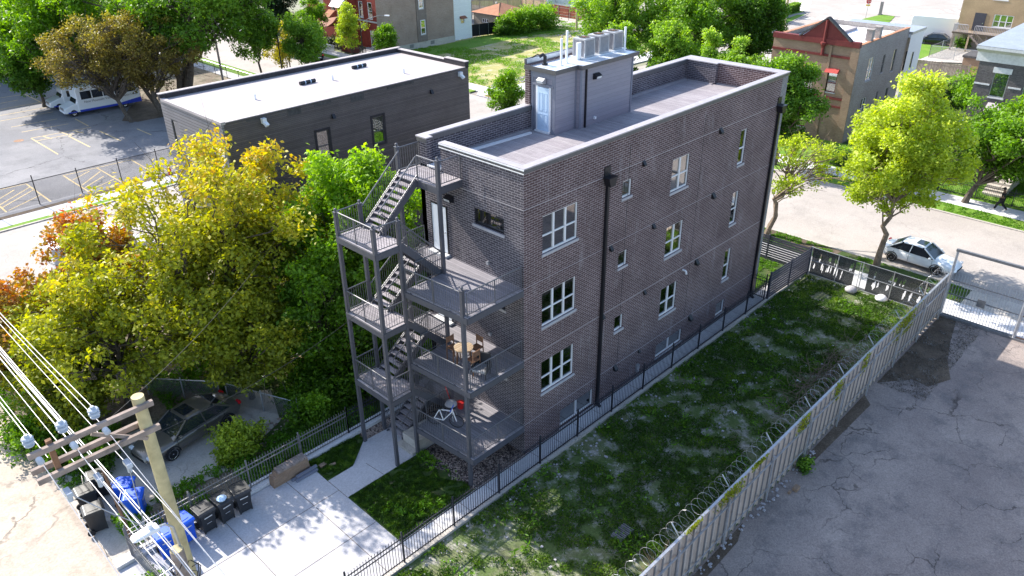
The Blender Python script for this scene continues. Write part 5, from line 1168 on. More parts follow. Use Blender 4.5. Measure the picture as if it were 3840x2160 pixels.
# ================================================================== VEHICLES
def car(label, loc, rz, paint, L=4.75, Wd=1.8, H=1.46, sunroof=False, group=None, name='parked_car', wheelbase=2.75, cat='car', suv=False, fast=1.0):
    """front towards local +x; body lofted from cross sections, glass house with pillars and roof"""
    r = thing(name, label, cat, loc, rz, group, local=True); hw = Wd/2; x0 = -L/2
    # stations: x fraction, half width, sill z, belt z (lower body)
    st = [(0, .72, .42, .70), (.015, .82, .32, .86), (.06, .93, .26, .95), (.14, .985, .24, .97), (.25, 1, .23, .95), (.42, 1, .22, .92), (.6, 1, .22, .90), (.72, 1, .23, .88), (.82, .98, .24, .85), (.9, .955, .26, .80), (.96, .87, .28, .70), (.99, .74, .34, .58), (1, .62, .40, .50)]
    if suv: st = [(a, b, c_+.06, d+.14) for a, b, c_, d in st]
    ring = []; m = MB(); n = 12
    for a, b, zs_, zb in st:
        x = x0+a*L; w = hw*b; mz = (zs_+zb)/2
        half = [(0, zs_), (w*.75, zs_), (w*.96, zs_+.06), (w, mz), (w*.97, zb-.10), (w*.86, zb-.015), (w*.45, zb+.035), (0, zb+.045)]
        full = half+[(-p, q) for p, q in half[-2:0:-1]]; b0 = len(m.v); m.v += [(x, p, q) for p, q in full]; ring.append((b0, len(full)))
    for i in range(len(ring)-1):
        a, nn = ring[i]; b, _ = ring[i+1]
        for k in range(nn): m.f.append((a+k, a+(k+1)%nn, b+(k+1)%nn, b+k)); m.m.append(0)
    m.f.append(tuple(range(ring[0][0], ring[0][0]+ring[0][1]))); m.m.append(0); m.f.append(tuple(range(ring[-1][0], ring[-1][0]+ring[-1][1]))[::-1]); m.m.append(0)
    m.build('body', paint, r, smooth=True, sub=1)
    bz = .93+(.14 if suv else 0); k_ = H
    # glass house
    xr0, xr1, xf1, xf0 = x0+.10*L, x0+.27*L, x0+.56*L, x0+.73*L
    if suv: xr0, xr1 = x0+.04*L, x0+.12*L
    gw, tw = hw*.90, hw*.70
    def house(m, s_, zb, zt, e=0):
        v = [(xr0+e, -gw*s_, zb), (xf0-e, -gw*s_, zb-.06), (xf0-e, gw*s_, zb-.06), (xr0+e, gw*s_, zb), (xr1+e, -tw*s_, zt), (xf1-e, -tw*s_, zt), (xf1-e, tw*s_, zt), (xr1+e, tw*s_, zt)]
        m.add(v, [(0,1,5,4),(1,2,6,5),(2,3,7,6),(3,0,4,7),(4,5,6,7)])
    m = MB(); house(m, 1, bz-.02, k_-.03); m.build('window_glass', 'car_glass', r, bevel=.03)
    m = MB(); xm = (xr1+xf1)/2
    def rp(x, y, z): return (x, y, z)
    top = []
    for t_, zz, ww in ((0, k_-.045, .93), (.12, k_-.005, 1.0), (.5, k_+.03, 1.02), (.88, k_+.0, 1.0), (1, k_-.045, .93)):
        x = xr1-.03+(xf1-xr1+.06)*t_; b0 = len(m.v)
        for u, dz in ((-1.04, -.05), (-.9, 0), (-.4, .025), (.4, .025), (.9, 0), (1.04, -.05)): m.v.append((x, tw*u*ww, zz+dz))
        top.append(b0)
    for i in range(len(top)-1):
        for k in range(5): m.f.append((top[i]+k, top[i+1]+k, top[i+1]+k+1, top[i]+k+1)); m.m.append(0)
    for s_ in (-1, 1):
        for (xa, xb, wd) in ((xf0, xf1, .06), (xr0, xr1, .12)): m.bar((xa, s_*gw*1.0, bz-.04), (xb, s_*tw*1.02, k_-.03), wd, .05)
        m.bar((xm-.06*L*.3, s_*gw*1.005, bz), (xm-.02, s_*tw*1.03, k_-.04), .05, .03)
        m.bar((xr0+.02, s_*gw*1.005, bz), (xf0, s_*gw*1.005, bz-.05), .05, .035)
    m.build('roof', paint, r, smooth=False)
    if sunroof: m = MB(); m.box(xm+.05, xm+.62, -.38, .38, k_+.045, k_+.062); m.build('sunroof', 'car_glass', r)
    wx = (x0+.19*L, x0+.19*L+wheelbase)
    for x in wx:
        for s_ in (-1, 1):
            m = MB(); y = s_*(hw-.02); m.lathe([(.2, y-s_*.2), (.31, y-s_*.2), (.325, y-s_*.16), (.325, y-s_*.03), (.30, y), (.22, y+s_*.004)], (x, 0, .325), 22, axis='y'); w = m.build('wheel', 'rubber', r)
            m = MB(); m.lathe([(.225, y-s_*.01), (.225, y+s_*.012), (.195, y+s_*.0), (.05, y-s_*.0), (.001, y+s_*.01)], (x, 0, .325), 22, axis='y'); m.build('rim', 'chrome', w)
            m = MB()
            for q in range(7):
                a = 2*PI*q/7+.2; a2 = a+.42; c_ = lambda a_, rr_: (x+rr_*math.cos(a_), y+s_*.014, .325+rr_*math.sin(a_)); m.add([c_(a+.1, .09), c_(a, .185), c_(a2, .185), c_(a2-.1, .09)], [(0,1,2,3) if s_ < 0 else (3,2,1,0)])
            m.build('rim_opening', 'dark_inside', w)
            m = MB(); pts = [(x+.37*math.cos(a), s_*(hw+.004), .325+.37*math.sin(a)) for a in [PI*t_/12 for t_ in range(13)]]; m.tube(pts, .028, 5); m.build('wheel_arch', 'rubber', r)
    for s_ in (-1, 1):
        m = MB(); m.box(x0+.95*L, x0+.985*L, s_*hw*.62, s_*hw*.84, .60+(.1 if suv else 0), .72+(.1 if suv else 0)); m.build('headlight', 'lamp_clear', r, bevel=.02)
        m = MB(); m.box(x0+.005*L, x0+.03*L, s_*hw*.58, s_*hw*.88, .74+(.1 if suv else 0), .90+(.1 if suv else 0)); m.build('tail_light', 'lamp_red', r, bevel=.02)
        m = MB(); m.box(xf0-.35, xf0-.2, s_*(hw-.03), s_*(hw+.13), .93+(.14 if suv else 0), 1.05+(.14 if suv else 0)); m.build('wing_mirror', paint, r, bevel=.03)
        for x in (xm-.28*L*.35-.25, xm+.35): m = MB(); m.box(x-.1, x+.1, s_*(hw-.005), s_*(hw+.018), .80, .83); m.build('door_handle', paint, r)
        m = MB()
        for x in (xm-.06, xf0-.12, xm-1.0): m.box(x-.006, x+.006, s_*(hw-.01), s_*(hw+.003), .3, .88)
        m.build('door_gap', 'dark_inside', r)
    m = MB(); m.box(L/2-.03, L/2+.012, -.42, .42, .42, .54); m.build('grille', 'dark_inside', r)
    m = MB(); m.box(-L/2-.008, -L/2+.03, -.26, .26, .52, .66); m.build('number_plate', 'stone_white', r)
    return r
car('white four-door saloon with a dark sunroof parked under the big lime-green tree', (31.0, -5.75, -.05), R(-92), 'car_white', sunroof=True)
car('bronze-grey saloon parked on the broken concrete under the olive trees', (-9.7, 12.0, .0), R(180+9), 'car_bronze', L=4.9, sunroof=True, wheelbase=2.85)
car('black hatchback parked on the far road beside the yellow street tree', (38.9, 77.3, -.05), R(90), 'car_dark', L=4.5)
car('dark saloon parked behind the tan house beside the white box truck', (104.2, 18.2, 0), R(100), 'car_dark', L=4.8)
car('bright blue car driving past on the wide avenue at the top right', (137.5, 22.4, -.055), R(115), 'car_blue', L=4.6, name='moving_car')
car('silver car parked beside the dark brick house, half hidden by trees', (69.5, 1.4, 0), R(185), 'car_silver')
car('white car with a glass roof parked nearer the street beside the dark brick house', (61.0, .8, -.01), R(185), 'car_white', sunroof=True, suv=True, H=1.6)
car('dark car at the very left edge of the photo on the side road', (-13.6, 30.6, -.02), R(90), 'car_dark', L=4.6)
def van(name, label, loc, rz, L, Wd, H, hood, paint='car_white', cat='van', windows=False, stripe=False, boxcol=None, writing=False, taxi=False):
    r = thing(name, label, cat, loc, rz, None, local=True); hw = Wd/2; xf = L/2
    m = MB(); m.prism_y([(-L/2, .38), (xf-hood-.35, .38), (xf-hood-.35, H*.93), (xf-hood-.6, H), (-L/2+.08, H), (-L/2, H-.15)], -hw, hw); m.build('body', boxcol or paint, r, bevel=.07)
    cw = hw*.88
    m = MB(); m.prism_y([(xf-hood-.9, .38), (xf-.06, .38), (xf, .55), (xf-.05, .95), (xf-hood*.8, 1.22), (xf-hood-.2, 1.3), (xf-hood-.55, min(2.1, H*.84)), (xf-hood-.9, min(2.1, H*.84))], -cw, cw); m.build('cab', paint, r, bevel=.06)
    zt = min(2.0, H*.8)
    m = MB(); m.add([(xf-hood-.17, -cw*.9, 1.3), (xf-hood-.17, cw*.9, 1.3), (xf-hood-.52, cw*.84, zt), (xf-hood-.52, -cw*.84, zt)], [(0,1,2,3)]); m.v = [(a+.035, b, c_+.01) for a, b, c_ in m.v]; m.build('windscreen', 'car_glass', r)
    for s_ in (-1, 1):
        m = MB(); y = s_*(cw+.006 if not windows else cw+.006); q = [(xf-hood-.32, y, 1.3), (xf-hood-.62, y, zt-.05), (xf-hood-.86, y, zt-.05), (xf-hood-.86, y, 1.25)]; m.add(q, [(0,1,2,3) if s_ > 0 else (3,2,1,0)]); m.build('side_window', 'car_glass', r)
        if windows:
            n = windows; a0, a1 = -L/2+.35, xf-hood-.75
            for k in range(n):
                m = MB(); xa = a0+(a1-a0)*k/n+.05; xb = a0+(a1-a0)*(k+1)/n-.05; m.box(xa, xb, s_*(hw-.01), s_*(hw+.015), H*.56, H*.84); m.build('side_window', 'car_glass', r, bevel=.0)
        m = MB(); m.box(xf-.05, xf+.01, s_*cw*.6, s_*cw*.9, .72, .9); m.build('headlight', 'lamp_clear', r)
        m = MB(); m.box(-L/2-.01, -L/2+.03, s_*hw*.75, s_*hw*.95, .9, 1.2); m.build('tail_light', 'lamp_red', r)
        for x in (xf-.85, -L/2+L*.23):
            m = MB(); y = s_*(hw-.04 if x < 0 else cw-.0); m.lathe([(.2, y-s_*.24), (.36, y-s_*.24), (.37, y-s_*.03), (.34, y), (.22, y+s_*.004)], (x, 0, .37), 20, axis='y'); w = m.build('wheel', 'rubber', r)
            m = MB(); m.lathe([(.2, y-s_*.01), (.2, y+s_*.014), (.08, y-s_*.01), (.06, y+s_*.03), (.001, y+s_*.03)], (x, 0, .37), 18, axis='y'); m.build('rim', 'chrome', w)
        if stripe:
            m = MB(); m.box(-L/2+.02, xf-hood-.4, s_*(hw-.01), s_*(hw+.018), .40, .62); m.add([(-L/2+.02, s_*(hw+.018), .62), (-L/2+2.4, s_*(hw+.018), .62), (-L/2+.02, s_*(hw+.018), .92)], [(0,1,2) if s_ < 0 else (2,1,0)]); m.build('blue_stripe', 'bus_blue', r)
            m = MB(); m.box(xf-1.2, xf-.3, s_*(cw-.0), s_*(cw+.012), .40, .52); m.build('blue_stripe', 'bus_blue', r)
    m = MB(); m.box(xf-.02, xf+.06, -cw*.95, cw*.95, .4, .56); m.build('bumper', 'plastic_white' if paint == 'car_white' else 'galv', r, bevel=.03)
    m = MB(); m.box(xf-.01, xf+.02, -cw*.55, cw*.55, .66, .92); m.build('grille', 'galv_dark', r)
    return r
def text(body, parent, name, mat, size, loc, rot, org=(0,0,0), align='LEFT'):
    cu = bpy.data.curves.new(name, 'FONT'); cu.body = body; cu.size = size; cu.extrude = .002; cu.align_x = align; o = bpy.data.objects.new(name, cu); COL.objects.link(o)
    o.data.materials.append(MATS[mat]); dg_ = bpy.context.evaluated_depsgraph_get(); me = bpy.data.meshes.new_from_object(o.evaluated_get(dg_)); bpy.data.objects.remove(o)
    o = bpy.data.objects.new(name, me); COL.objects.link(o); o.parent = parent; o.location = loc; o.rotation_euler = rot; return o
bus = van('shuttle_bus', 'white and blue church shuttle bus with dark side windows parked in the car park', (9.4, 72.9, -.02), R(180-3), 7.9, 2.35, 2.95, 1.05, cat='bus', windows=5, stripe=True)
text('New Mountain View', bus, 'lettering', 'galv_dark', .34, (1.9, 1.195, 1.27), (PI/2, 0, PI)); text('Missionary Baptist Church', bus, 'lettering', 'galv_dark', .26, (-.9, 1.195, 1.27), (PI/2, 0, PI))
van('minibus', 'white minibus mostly hidden behind the church bus', (8.4, 76.8, -.02), R(180-3), 6.2, 2.1, 2.3, 1.05, cat='minibus', windows=4, stripe=True)
van('cargo_van', 'white cargo van seen through the reddish trees on the left', (-5.4, 33.1, -.05), R(0), 6.2, 2.1, 2.5, .9, cat='van')
van('box_truck', 'large white box truck parked beside the tan house', (106.9, 19.2, 0), R(98), 9.2, 2.5, 3.4, 1.1, cat='truck')
van('cargo_van', 'white van with a dark rear window behind the light wooden fence', (89.6, 81.0, 0), R(92), 5.4, 2.0, 2.3, .9, cat='van', windows=2)

# ================================================================== BINS
def bin_(label, loc, rz, mat, group, name='wheelie_bin', marks=True):
    r = thing(name, label, 'wheelie bin', loc, rz, group, local=True)
    m = MB(); b = [(-.24,-.27),(.24,-.27),(.24,.27),(-.24,.27)]; t_ = [(-.31,-.34),(.31,-.34),(.31,.36),(-.31,.36)]
    m.add([(x,y,.06) for x, y in b]+[(x,y,.98) for x, y in t_], [(3,2,1,0),(0,1,5,4),(1,2,6,5),(2,3,7,6),(3,0,4,7)]); m.box(-.33,.33,-.36,.38,.96,1.01)
    m.box(-.27, -.2, -.3, -.26, .03, .6); m.box(.2, .27, -.3, -.26, .03, .6)
    m.build('body', mat, r, bevel=.02)
    m = MB(); m.prism_x([(-.4, 1.01), (.38, 1.01), (.4, 1.05), (.3, 1.11), (-.3, 1.10), (-.4, 1.05)], -.345, .345); l = m.build('lid', mat, r, bevel=.025)
    m = MB(); m.box(-.2, .2, -.18, .2, 1.108, 1.118); m.build('lid_panel', mat, l)
    m = MB(); m.tube([(-.28, .38, .98), (-.28, .48, 1.02), (.28, .48, 1.02), (.28, .38, .98)], .018, 6); m.build('handle', mat, r)
    m = MB(); m.box(-.16, .16, -.345, -.335, .80, .84); m.box(-.1, .1, -.318, -.308, .5, .512); m.v = [(a, b_-.012, c_) for a, b_, c_ in m.v]; m.build('label_strip', 'stone_white' if marks else mat, r)
    for s_ in (-1, 1): m = MB(); m.lathe([(.02, s_*.25), (.14, s_*.25), (.14, s_*.31), (.02, s_*.31)], (0, .3, .14), 14, axis='x'); m.build('wheel', 'rubber', r)
    return r
b1 = bin_('black wheelie bin at the right end of the row on the driveway', (-10.25, 6.0, .02), R(-6), 'plastic_black', 'bins on the driveway')
b2 = dup(b1, (-11.02, 6.05, .02), R(4), 'black wheelie bin in the middle of the three, stuffed with plastic bags', 'bins on the driveway')
b3 = dup(b1, (-11.78, 6.06, .02), R(3), 'black wheelie bin next to the blue one on the driveway', 'bins on the driveway')
c1 = bin_('blue recycling bin standing next to the black bins on the driveway', (-12.62, 6.1, .02), R(8), 'plastic_blue', 'bins on the driveway')
c2 = dup(c1, (-13.42, 5.95, .02), R(-5), 'blue recycling bin partly behind the utility pole', 'bins on the driveway')
dup(c1, (-13.35, 8.8, .02), R(60), 'blue recycling bin beyond the wires nearest the iron fence', 'bins by the alley')
dup(c1, (-13.35, 9.75, .02), R(50), 'blue recycling bin with its lid tilted towards the bronze car', 'bins by the alley')
g1 = bin_('dark green-black bin lying nearest the alley', (-14.75, 9.2, .0), R(80), 'plastic_black', 'bins by the alley')
dup(g1, (-14.6, 10.5, .0), R(85), 'black bin behind the nearest one at the alley edge', 'bins by the alley'); dup(g1, (-13.95, 11.1, .0), R(75), 'black bin farthest back in the shade near the bronze car', 'bins by the alley')
m = MB(); m.lathe([(.02, 0), (.16, .03), (.2, .1), (.12, .17), (.02, .2)], (-11.05, 5.9, 1.1), 10); tag(m.build('rubbish_bag', 'door_blue'), 'pale plastic bag bulging out of the middle black bin', 'rubbish bag')
for x, y, lb in ((24.45, -5.9, 'white stuffed sack lying at the foot of the chain-link fence'), (24.3, -4.15, 'flattened pale sack at the fence by the gap in the screen')):
    m = MB(); m.lathe([(.05, 0), (.33, .05), (.36, .18), (.22, .32), (.04, .36)], (x, y, 0), 12); tag(m.build('rubbish_sack', 'plastic_white' if y < -5 else 'stone_sill', smooth=True), lb, 'sack')
m = MB()
for i in range(14): m.box(-1.2+.06*i, -1.16+.06*i, -6.2, -5.7, .02, .12+.03*(i % 3))
tag(m.build('metal_grille', 'galv_dark'), 'rusty grille with a bit of brick lying in the shaded grass', 'scrap metal')
m = MB(); m.box(6.0, 6.3, -9.75, -9.55, 0, .16); m.box(5.7, 5.85, -9.6, -9.5, 0, .1); tag(m.build('broken_brick', 'brick_tan'), 'broken brick lumps on the yard beside the corrugated fence', 'brick')
rr = random.Random(8)
for i in range(9):
    m = MB(); x, y = 16.5+i*.0, 0
    px, py = [(3.2,-4.1),(6.5,-3.0),(9.0,-5.2),(11.2,-3.9),(13.4,-6.2),(2.0,-6.6),(5.1,-7.2),(18.1,-2.4),(-7.6,-4.2)][i]
    m.prism([(px+.12*rr.uniform(.5,1.4)*math.cos(a), py+.12*rr.uniform(.5,1.4)*math.sin(a)) for a in [k*PI/3 for k in range(6)]], .01, .07)
    tag(m.build('paper_scrap', 'stone_white'), 'scrap of pale litter in the vacant lot grass, '+('near the downspout','just beyond the iron fence','near the middle of the lot','below the middle windows','next to the brush pile','in the open grass left of centre','by the razor wire fence','close to the slat fence','at the sunny alley end')[i], 'litter', 'pale litter scraps in the vacant lot')

# ================================================================== UTILITY POLES AND WIRES
up = thing('utility_pole', 'tall new wooden utility pole with grey crossarms over the alley', 'utility pole', (-14.7, -1.05, 0))
m = MB(); m.tube([(-14.7,-1.05,-.3),(-14.7,-1.05,11.62)], [.2, .15], 16); m.build('pole_shaft', 'timber_pole', up)
Y = -1.05
for z, xa, xb, dy in ((11.4, -17.25, -14.45, -.18), (10.68, -17.25, -14.45, -.2), (10.72, -17.25, -14.6, .2)):
    m = MB(); m.box(xa, xb, Y+dy-.05, Y+dy+.05, z-.07, z+.07); a = m.build('crossarm', 'timber_grey', up)
m = MB(); m.box(-16.82, -16.7, Y-.13, Y-.02, 10.6, 11.55); m.build('arm_post', 'timber_brown', up)
m = MB(); m.bar((-15.9, Y-.05, 11.2), (-14.78, Y-.15, 10.45), .05, .09); m.build('brace', 'timber_grey', up)
def insulator(x, y, z, lie=1):
    m = MB(); m.lathe([(.03, 0), (.1, .03), (.11, .06), (.07, .09), (.13, .13), (.12, .17), (.08, .19), (.13, .23), (.11, .27), (.06, .29), (.04, .34)], (x, y, z), 12); m.build('insulator', 'porcelain', up)
for x in (-15.68, -16.39, -17.1):
    insulator(x, Y+.08, 11.47)
    m = MB()
    m.lathe([(.03, 0), (.075, .02), (.03, .05), (.075, .07), (.03, .1), (.075, .12), (.03, .15), (.075, .17), (.03, .2)], (x, Y-.62, 11.42), 10, axis='y'); m.build('strain_insulator', 'porcelain', up)
for x in (-15.48, -16.16, -16.83):
    m = MB(); m.box(x-.07, x+.07, Y-.75, Y-.45, 10.3, 10.42); m.cyl(x, Y-.6, 10.1, 10.3, .06, 8); m.build('cutout_switch', 'porcelain', up, bevel=.02)
sp = thing('stub_pole', 'short weathered wooden pole carrying cables and a street light beside the tall pole', 'utility pole', (-15.05, -2.0, 0))
m = MB(); m.tube([(-15.1,-2.0,-.2),(-15.1,-2.0,7.45)], [.2, .17], 14); m.build('pole_shaft', 'timber_grey', sp)
m = MB(); m.cyl(-15.1, -2.0, 7.45, 7.48, .165, 14); m.build('pole_top', 'timber_pole', sp)
rr = random.Random(4); m = MB()
for i in range(16):
    a = rr.random()*6.28; p = (-15.1+.25*math.cos(a), -2+.25*math.sin(a), 6.2+rr.random()); m.tube([p, (p[0]+rr.uniform(-.3,.3), p[1]+rr.uniform(-.3,.3), p[2]-.2), (p[0]+rr.uniform(-.2,.2), p[1]+rr.uniform(-.2,.2), p[2]-.9)], .014, 4)
m.build('cable_bundle', 'wire_black', sp)
sl = thing('street_light', 'white LED street light head reaching over the alley', 'street lamp', (-15.1, -2, 8))
m = MB(); m.tube([(-14.98, -1.95, 7.3), (-15.0, -1.9, 8.1), (-15.15, -1.88, 8.3), (-15.35, -1.87, 8.33)], .035, 8); m.build('lamp_arm', 'galv', sl)
m = MB(); m.prism_y([(-15.3, 8.28), (-15.3, 8.4), (-15.5, 8.44), (-15.9, 8.4), (-16.0, 8.34), (-15.9, 8.3)], -2.02, -1.72); m.build('lamp_head', 'plastic_white', sl, bevel=.05)
m = MB(); m.cyl(-15.5, -1.87, 8.43, 8.55, .06, 10); m.build('sensor', 'plastic_white', sl)
def wire(a, b, sag, r_, mat, label, n=18, group='overhead wires'):
    a, b = Vector(a), Vector(b); pts = []
    for i in range(n+1): t_ = i/n; p = a.lerp(b, t_); p.z -= sag*4*t_*(1-t_); pts.append(p)
    m = MB(); m.tube(pts, r_*.6, 5, cap=False); return tag(m.build('overhead_wire', mat), label, 'wire', group)
for x, k in ((-15.68, 'nearest the pole shaft'), (-16.39, 'middle'), (-17.1, 'outermost')):
    wire((x, Y+.1, 11.8), (x+.15, 42, 11.6), .9, .018, 'wire_metal', 'silver overhead wire on the top crossarm going away, %s insulator' % k)
    wire((x, Y-.8, 11.45), (x-.1, -40, 11.3), .8, .014, 'wire_metal', 'silver overhead wire on the top crossarm coming towards the camera, %s insulator' % k)
for x, k in ((-15.48, 'nearest the pole shaft'), (-16.16, 'middle'), (-16.83, 'outermost')):
    wire((x+.0, Y+.3, 10.85), (x+.1, 42, 10.9), .8, .014, 'wire_metal', 'thin wire along the lower crossarms, %s switch' % k)
    wire((x, Y-.6, 10.35), (-15.2+.03*x, -2.2, 8.9), .05, .022, 'wire_metal', 'short cable dropping from the lower crossarm, %s switch' % k, 6)
for i, (x, z, r_) in enumerate(((-15.35, 8.3, .03), (-15.25, 7.7, .035), (-15.3, 7.2, .045), (-15.2, 6.8, .03), (-15.4, 6.5, .025), (-15.0, 8.8, .02))):
    wire((x, -2.2, z), (x-.2, 42, z+.3), .5, r_*.8, 'wire_metal' if i % 3 else 'galv', 'cable %s on the stub pole running away along the alley' % ('first from the top', 'second from the top', 'third and thickest', 'fourth from the top', 'lowest', 'highest')[i])
    wire((x, -2.2, z), (x-.1, -40, z+.2), .5, r_*.8, 'wire_metal', 'cable %s on the stub pole coming towards the camera' % ('first from the top', 'second from the top', 'third and thickest', 'fourth from the top', 'lowest', 'highest')[i])
wire((-15.2, 1.5, 8.6), (0, 5.9, 8.0), .9, .016, 'wire_black', 'dark service wire reaching across to the brick building', 26, None)
wire((-15.2, 2.2, 9.0), (4, 19.6, 8.4), 1.2, .016, 'wire_black', 'dark service wire reaching into the trees towards the grey siding building', 26, None)
wire((-15.1, -2, 7.0), (-21.5, -1, 6.5), .3, .014, 'wire_metal', 'thin wire crossing the alley at the bottom left corner', 10, None)
wire((-15.6, 26, 8.9), (-30, 33, 8.5), .5, .014, 'wire_black', 'dark wire over the side road at the left edge', 10, None)
tp = thing('old_timber_post', 'short brown timber post leaning among the cables by the alley', 'post', (-13.9, 8, 0))
m = MB(); m.tube([(-14.2, 6.95, -.1), (-14.1, 8.6, 3.1)], [.07, .05], 8); m.build('post_shaft', 'timber_brown', tp)
# far wooden poles and lamps
def wood_pole(label, x, y, h, r_, arm=False, mat='timber_pole'):
    r = thing('utility_pole', label, 'utility pole', (x, y, 0)); m = MB(); m.tube([(x,y,-.1),(x,y,h)], [r_, r_*.75], 10); m.build('pole_shaft', mat, r)
    if arm: m = MB(); m.box(x-.06, x+.06, y-1.2, y+1.2, h-.9, h-.75); m.build('crossarm', 'timber_grey', r)
wood_pole('pale wooden utility pole behind the gabled brick building', 96.7, 37.4, 11, .2, True)
wood_pole('wooden utility pole at the alley end of the empty lot', 79.4, 63.8, 11, .19, True)
wood_pole('wooden utility pole in front of the light wooden fence', 86.3, 81.5, 9, .15)
wood_pole('leaning grey wooden pole beside the trunk of the huge maple', 20.5, 66.0, 9, .13, mat='timber_grey')
def street_lamp(label, x, y, h, ang, reach, col='black_metal', head='plastic_white', up_=.8):
    r = thing('street_lamp', label, 'street lamp', (x, y, 0), 0); m = MB(); m.tube([(x,y,-.05),(x,y,h)], [.09, .06], 10); m.build('lamp_post', col, r)
    dx, dy = math.cos(ang), math.sin(ang); m = MB(); m.tube([(x,y,h-.2), (x+dx*reach*.3, y+dy*reach*.3, h+up_*.55), (x+dx*reach*.7, y+dy*reach*.7, h+up_*.95), (x+dx*reach, y+dy*reach, h+up_)], .035, 7)
    m.tube([(x,y,h-1.1), (x+dx*reach*.25, y+dy*reach*.25, h+.1), (x+dx*reach*.55, y+dy*reach*.55, h+up_*.8)], .03, 6); m.build('lamp_arm', 'galv_dark', r)
    m = MB(); ex, ey = x+dx*reach, y+dy*reach; m.bar((ex-dx*.1, ey-dy*.1, h+up_), (ex+dx*.55, ey+dy*.55, h+up_), .3, .14); m.build('lamp_head', head, r, bevel=.04)
street_lamp('black street lamp with a long curved arm in front of the red brick house', 41.9, 69.2, 5.2, R(-58), 3.6, up_=1.1)
street_lamp('short dark lamp post beside the yellow street tree', 32.3, 71.6, 2.9, R(-10), 2.2, 'black_metal', up_=.35)
street_lamp('black street lamp post among the trunks of the far road', 28.3, 66.6, 6.0, R(0), 1.5)
street_lamp('street lamp peeking over the roof deck parapet', 27.9, 22.4, 7.6, R(-12), 3.4, 'galv', 'galv', .7)
street_lamp('thin black lamp post behind the rooftop air conditioners', 75.0, 57.8, 9.5, R(20), 1.5)
street_lamp('black lamp post at the far corner by the clipped hedge', 100.5, 41.6, 8, R(-60), 1.5)
street_lamp('dark street lamp just outside the trees over the near road', 27.6, 7.6, 7.6, R(-5), 3.0, 'galv_dark', 'galv', .5)
ss = thing('stop_sign', 'red octagonal stop sign with a yellow plate below at the far junction', 'road sign', (118.9, 33.9, 0), R(222), local=True)
m = MB(); m.tube([(0, 0, 0), (0, 0, 2.7)], .04, 6); m.build('sign_post', 'galv', ss)
m = MB(); m.add([(.42*math.cos(PI/8+k*PI/4), 0, 2.7+.42*math.sin(PI/8+k*PI/4)) for k in range(8)]+[(.42*math.cos(PI/8+k*PI/4), .03, 2.7+.42*math.sin(PI/8+k*PI/4)) for k in range(8)], [tuple(range(8)), tuple(range(8, 16))[::-1]]+[(k, k+8, (k+1)%8+8, (k+1)%8) for k in range(8)]); sg = m.build('sign_face', 'sign_red', ss)
m = MB(); m.box(-.32, .32, -.01, .02, 1.95, 2.2); m.build('yellow_plate', 'sign_yellow', ss)
ss.rotation_euler = (0, 0, R(-54)+0); 
text('STOP', ss, 'lettering', 'white_paint', .3, (0, -.012, 2.6), (PI/2, 0, 0), align='CENTER')
m = MB(); m.box(123.6, 124.2, 33.2, 33.8, 0, .1); m.box(123.7, 124.1, 33.3, 33.7, .1, 2.1); tag(m.build('control_cabinet', 'galv_dark'), 'dark roadside cabinet on the grass island', 'cabinet')
fh = MB(); fh.cyl(5.2, 46.8, 0, .6, .12, 10); fh.cyl(5.2, 46.8, .6, .75, .09, 10); fh.cyl(5.2, 46.8, .35, .45, .17, 10); tag(fh.build('fire_hydrant', 'sign_red'), 'small red hydrant on the pavement left of the grey siding building', 'hydrant')
mh = MB(); mh.cyl(-.64, 67.3, -.02, -.012, .45, 18); tag(mh.build('manhole_cover', 'rust'), 'rusty round manhole cover in the car park', 'manhole cover')

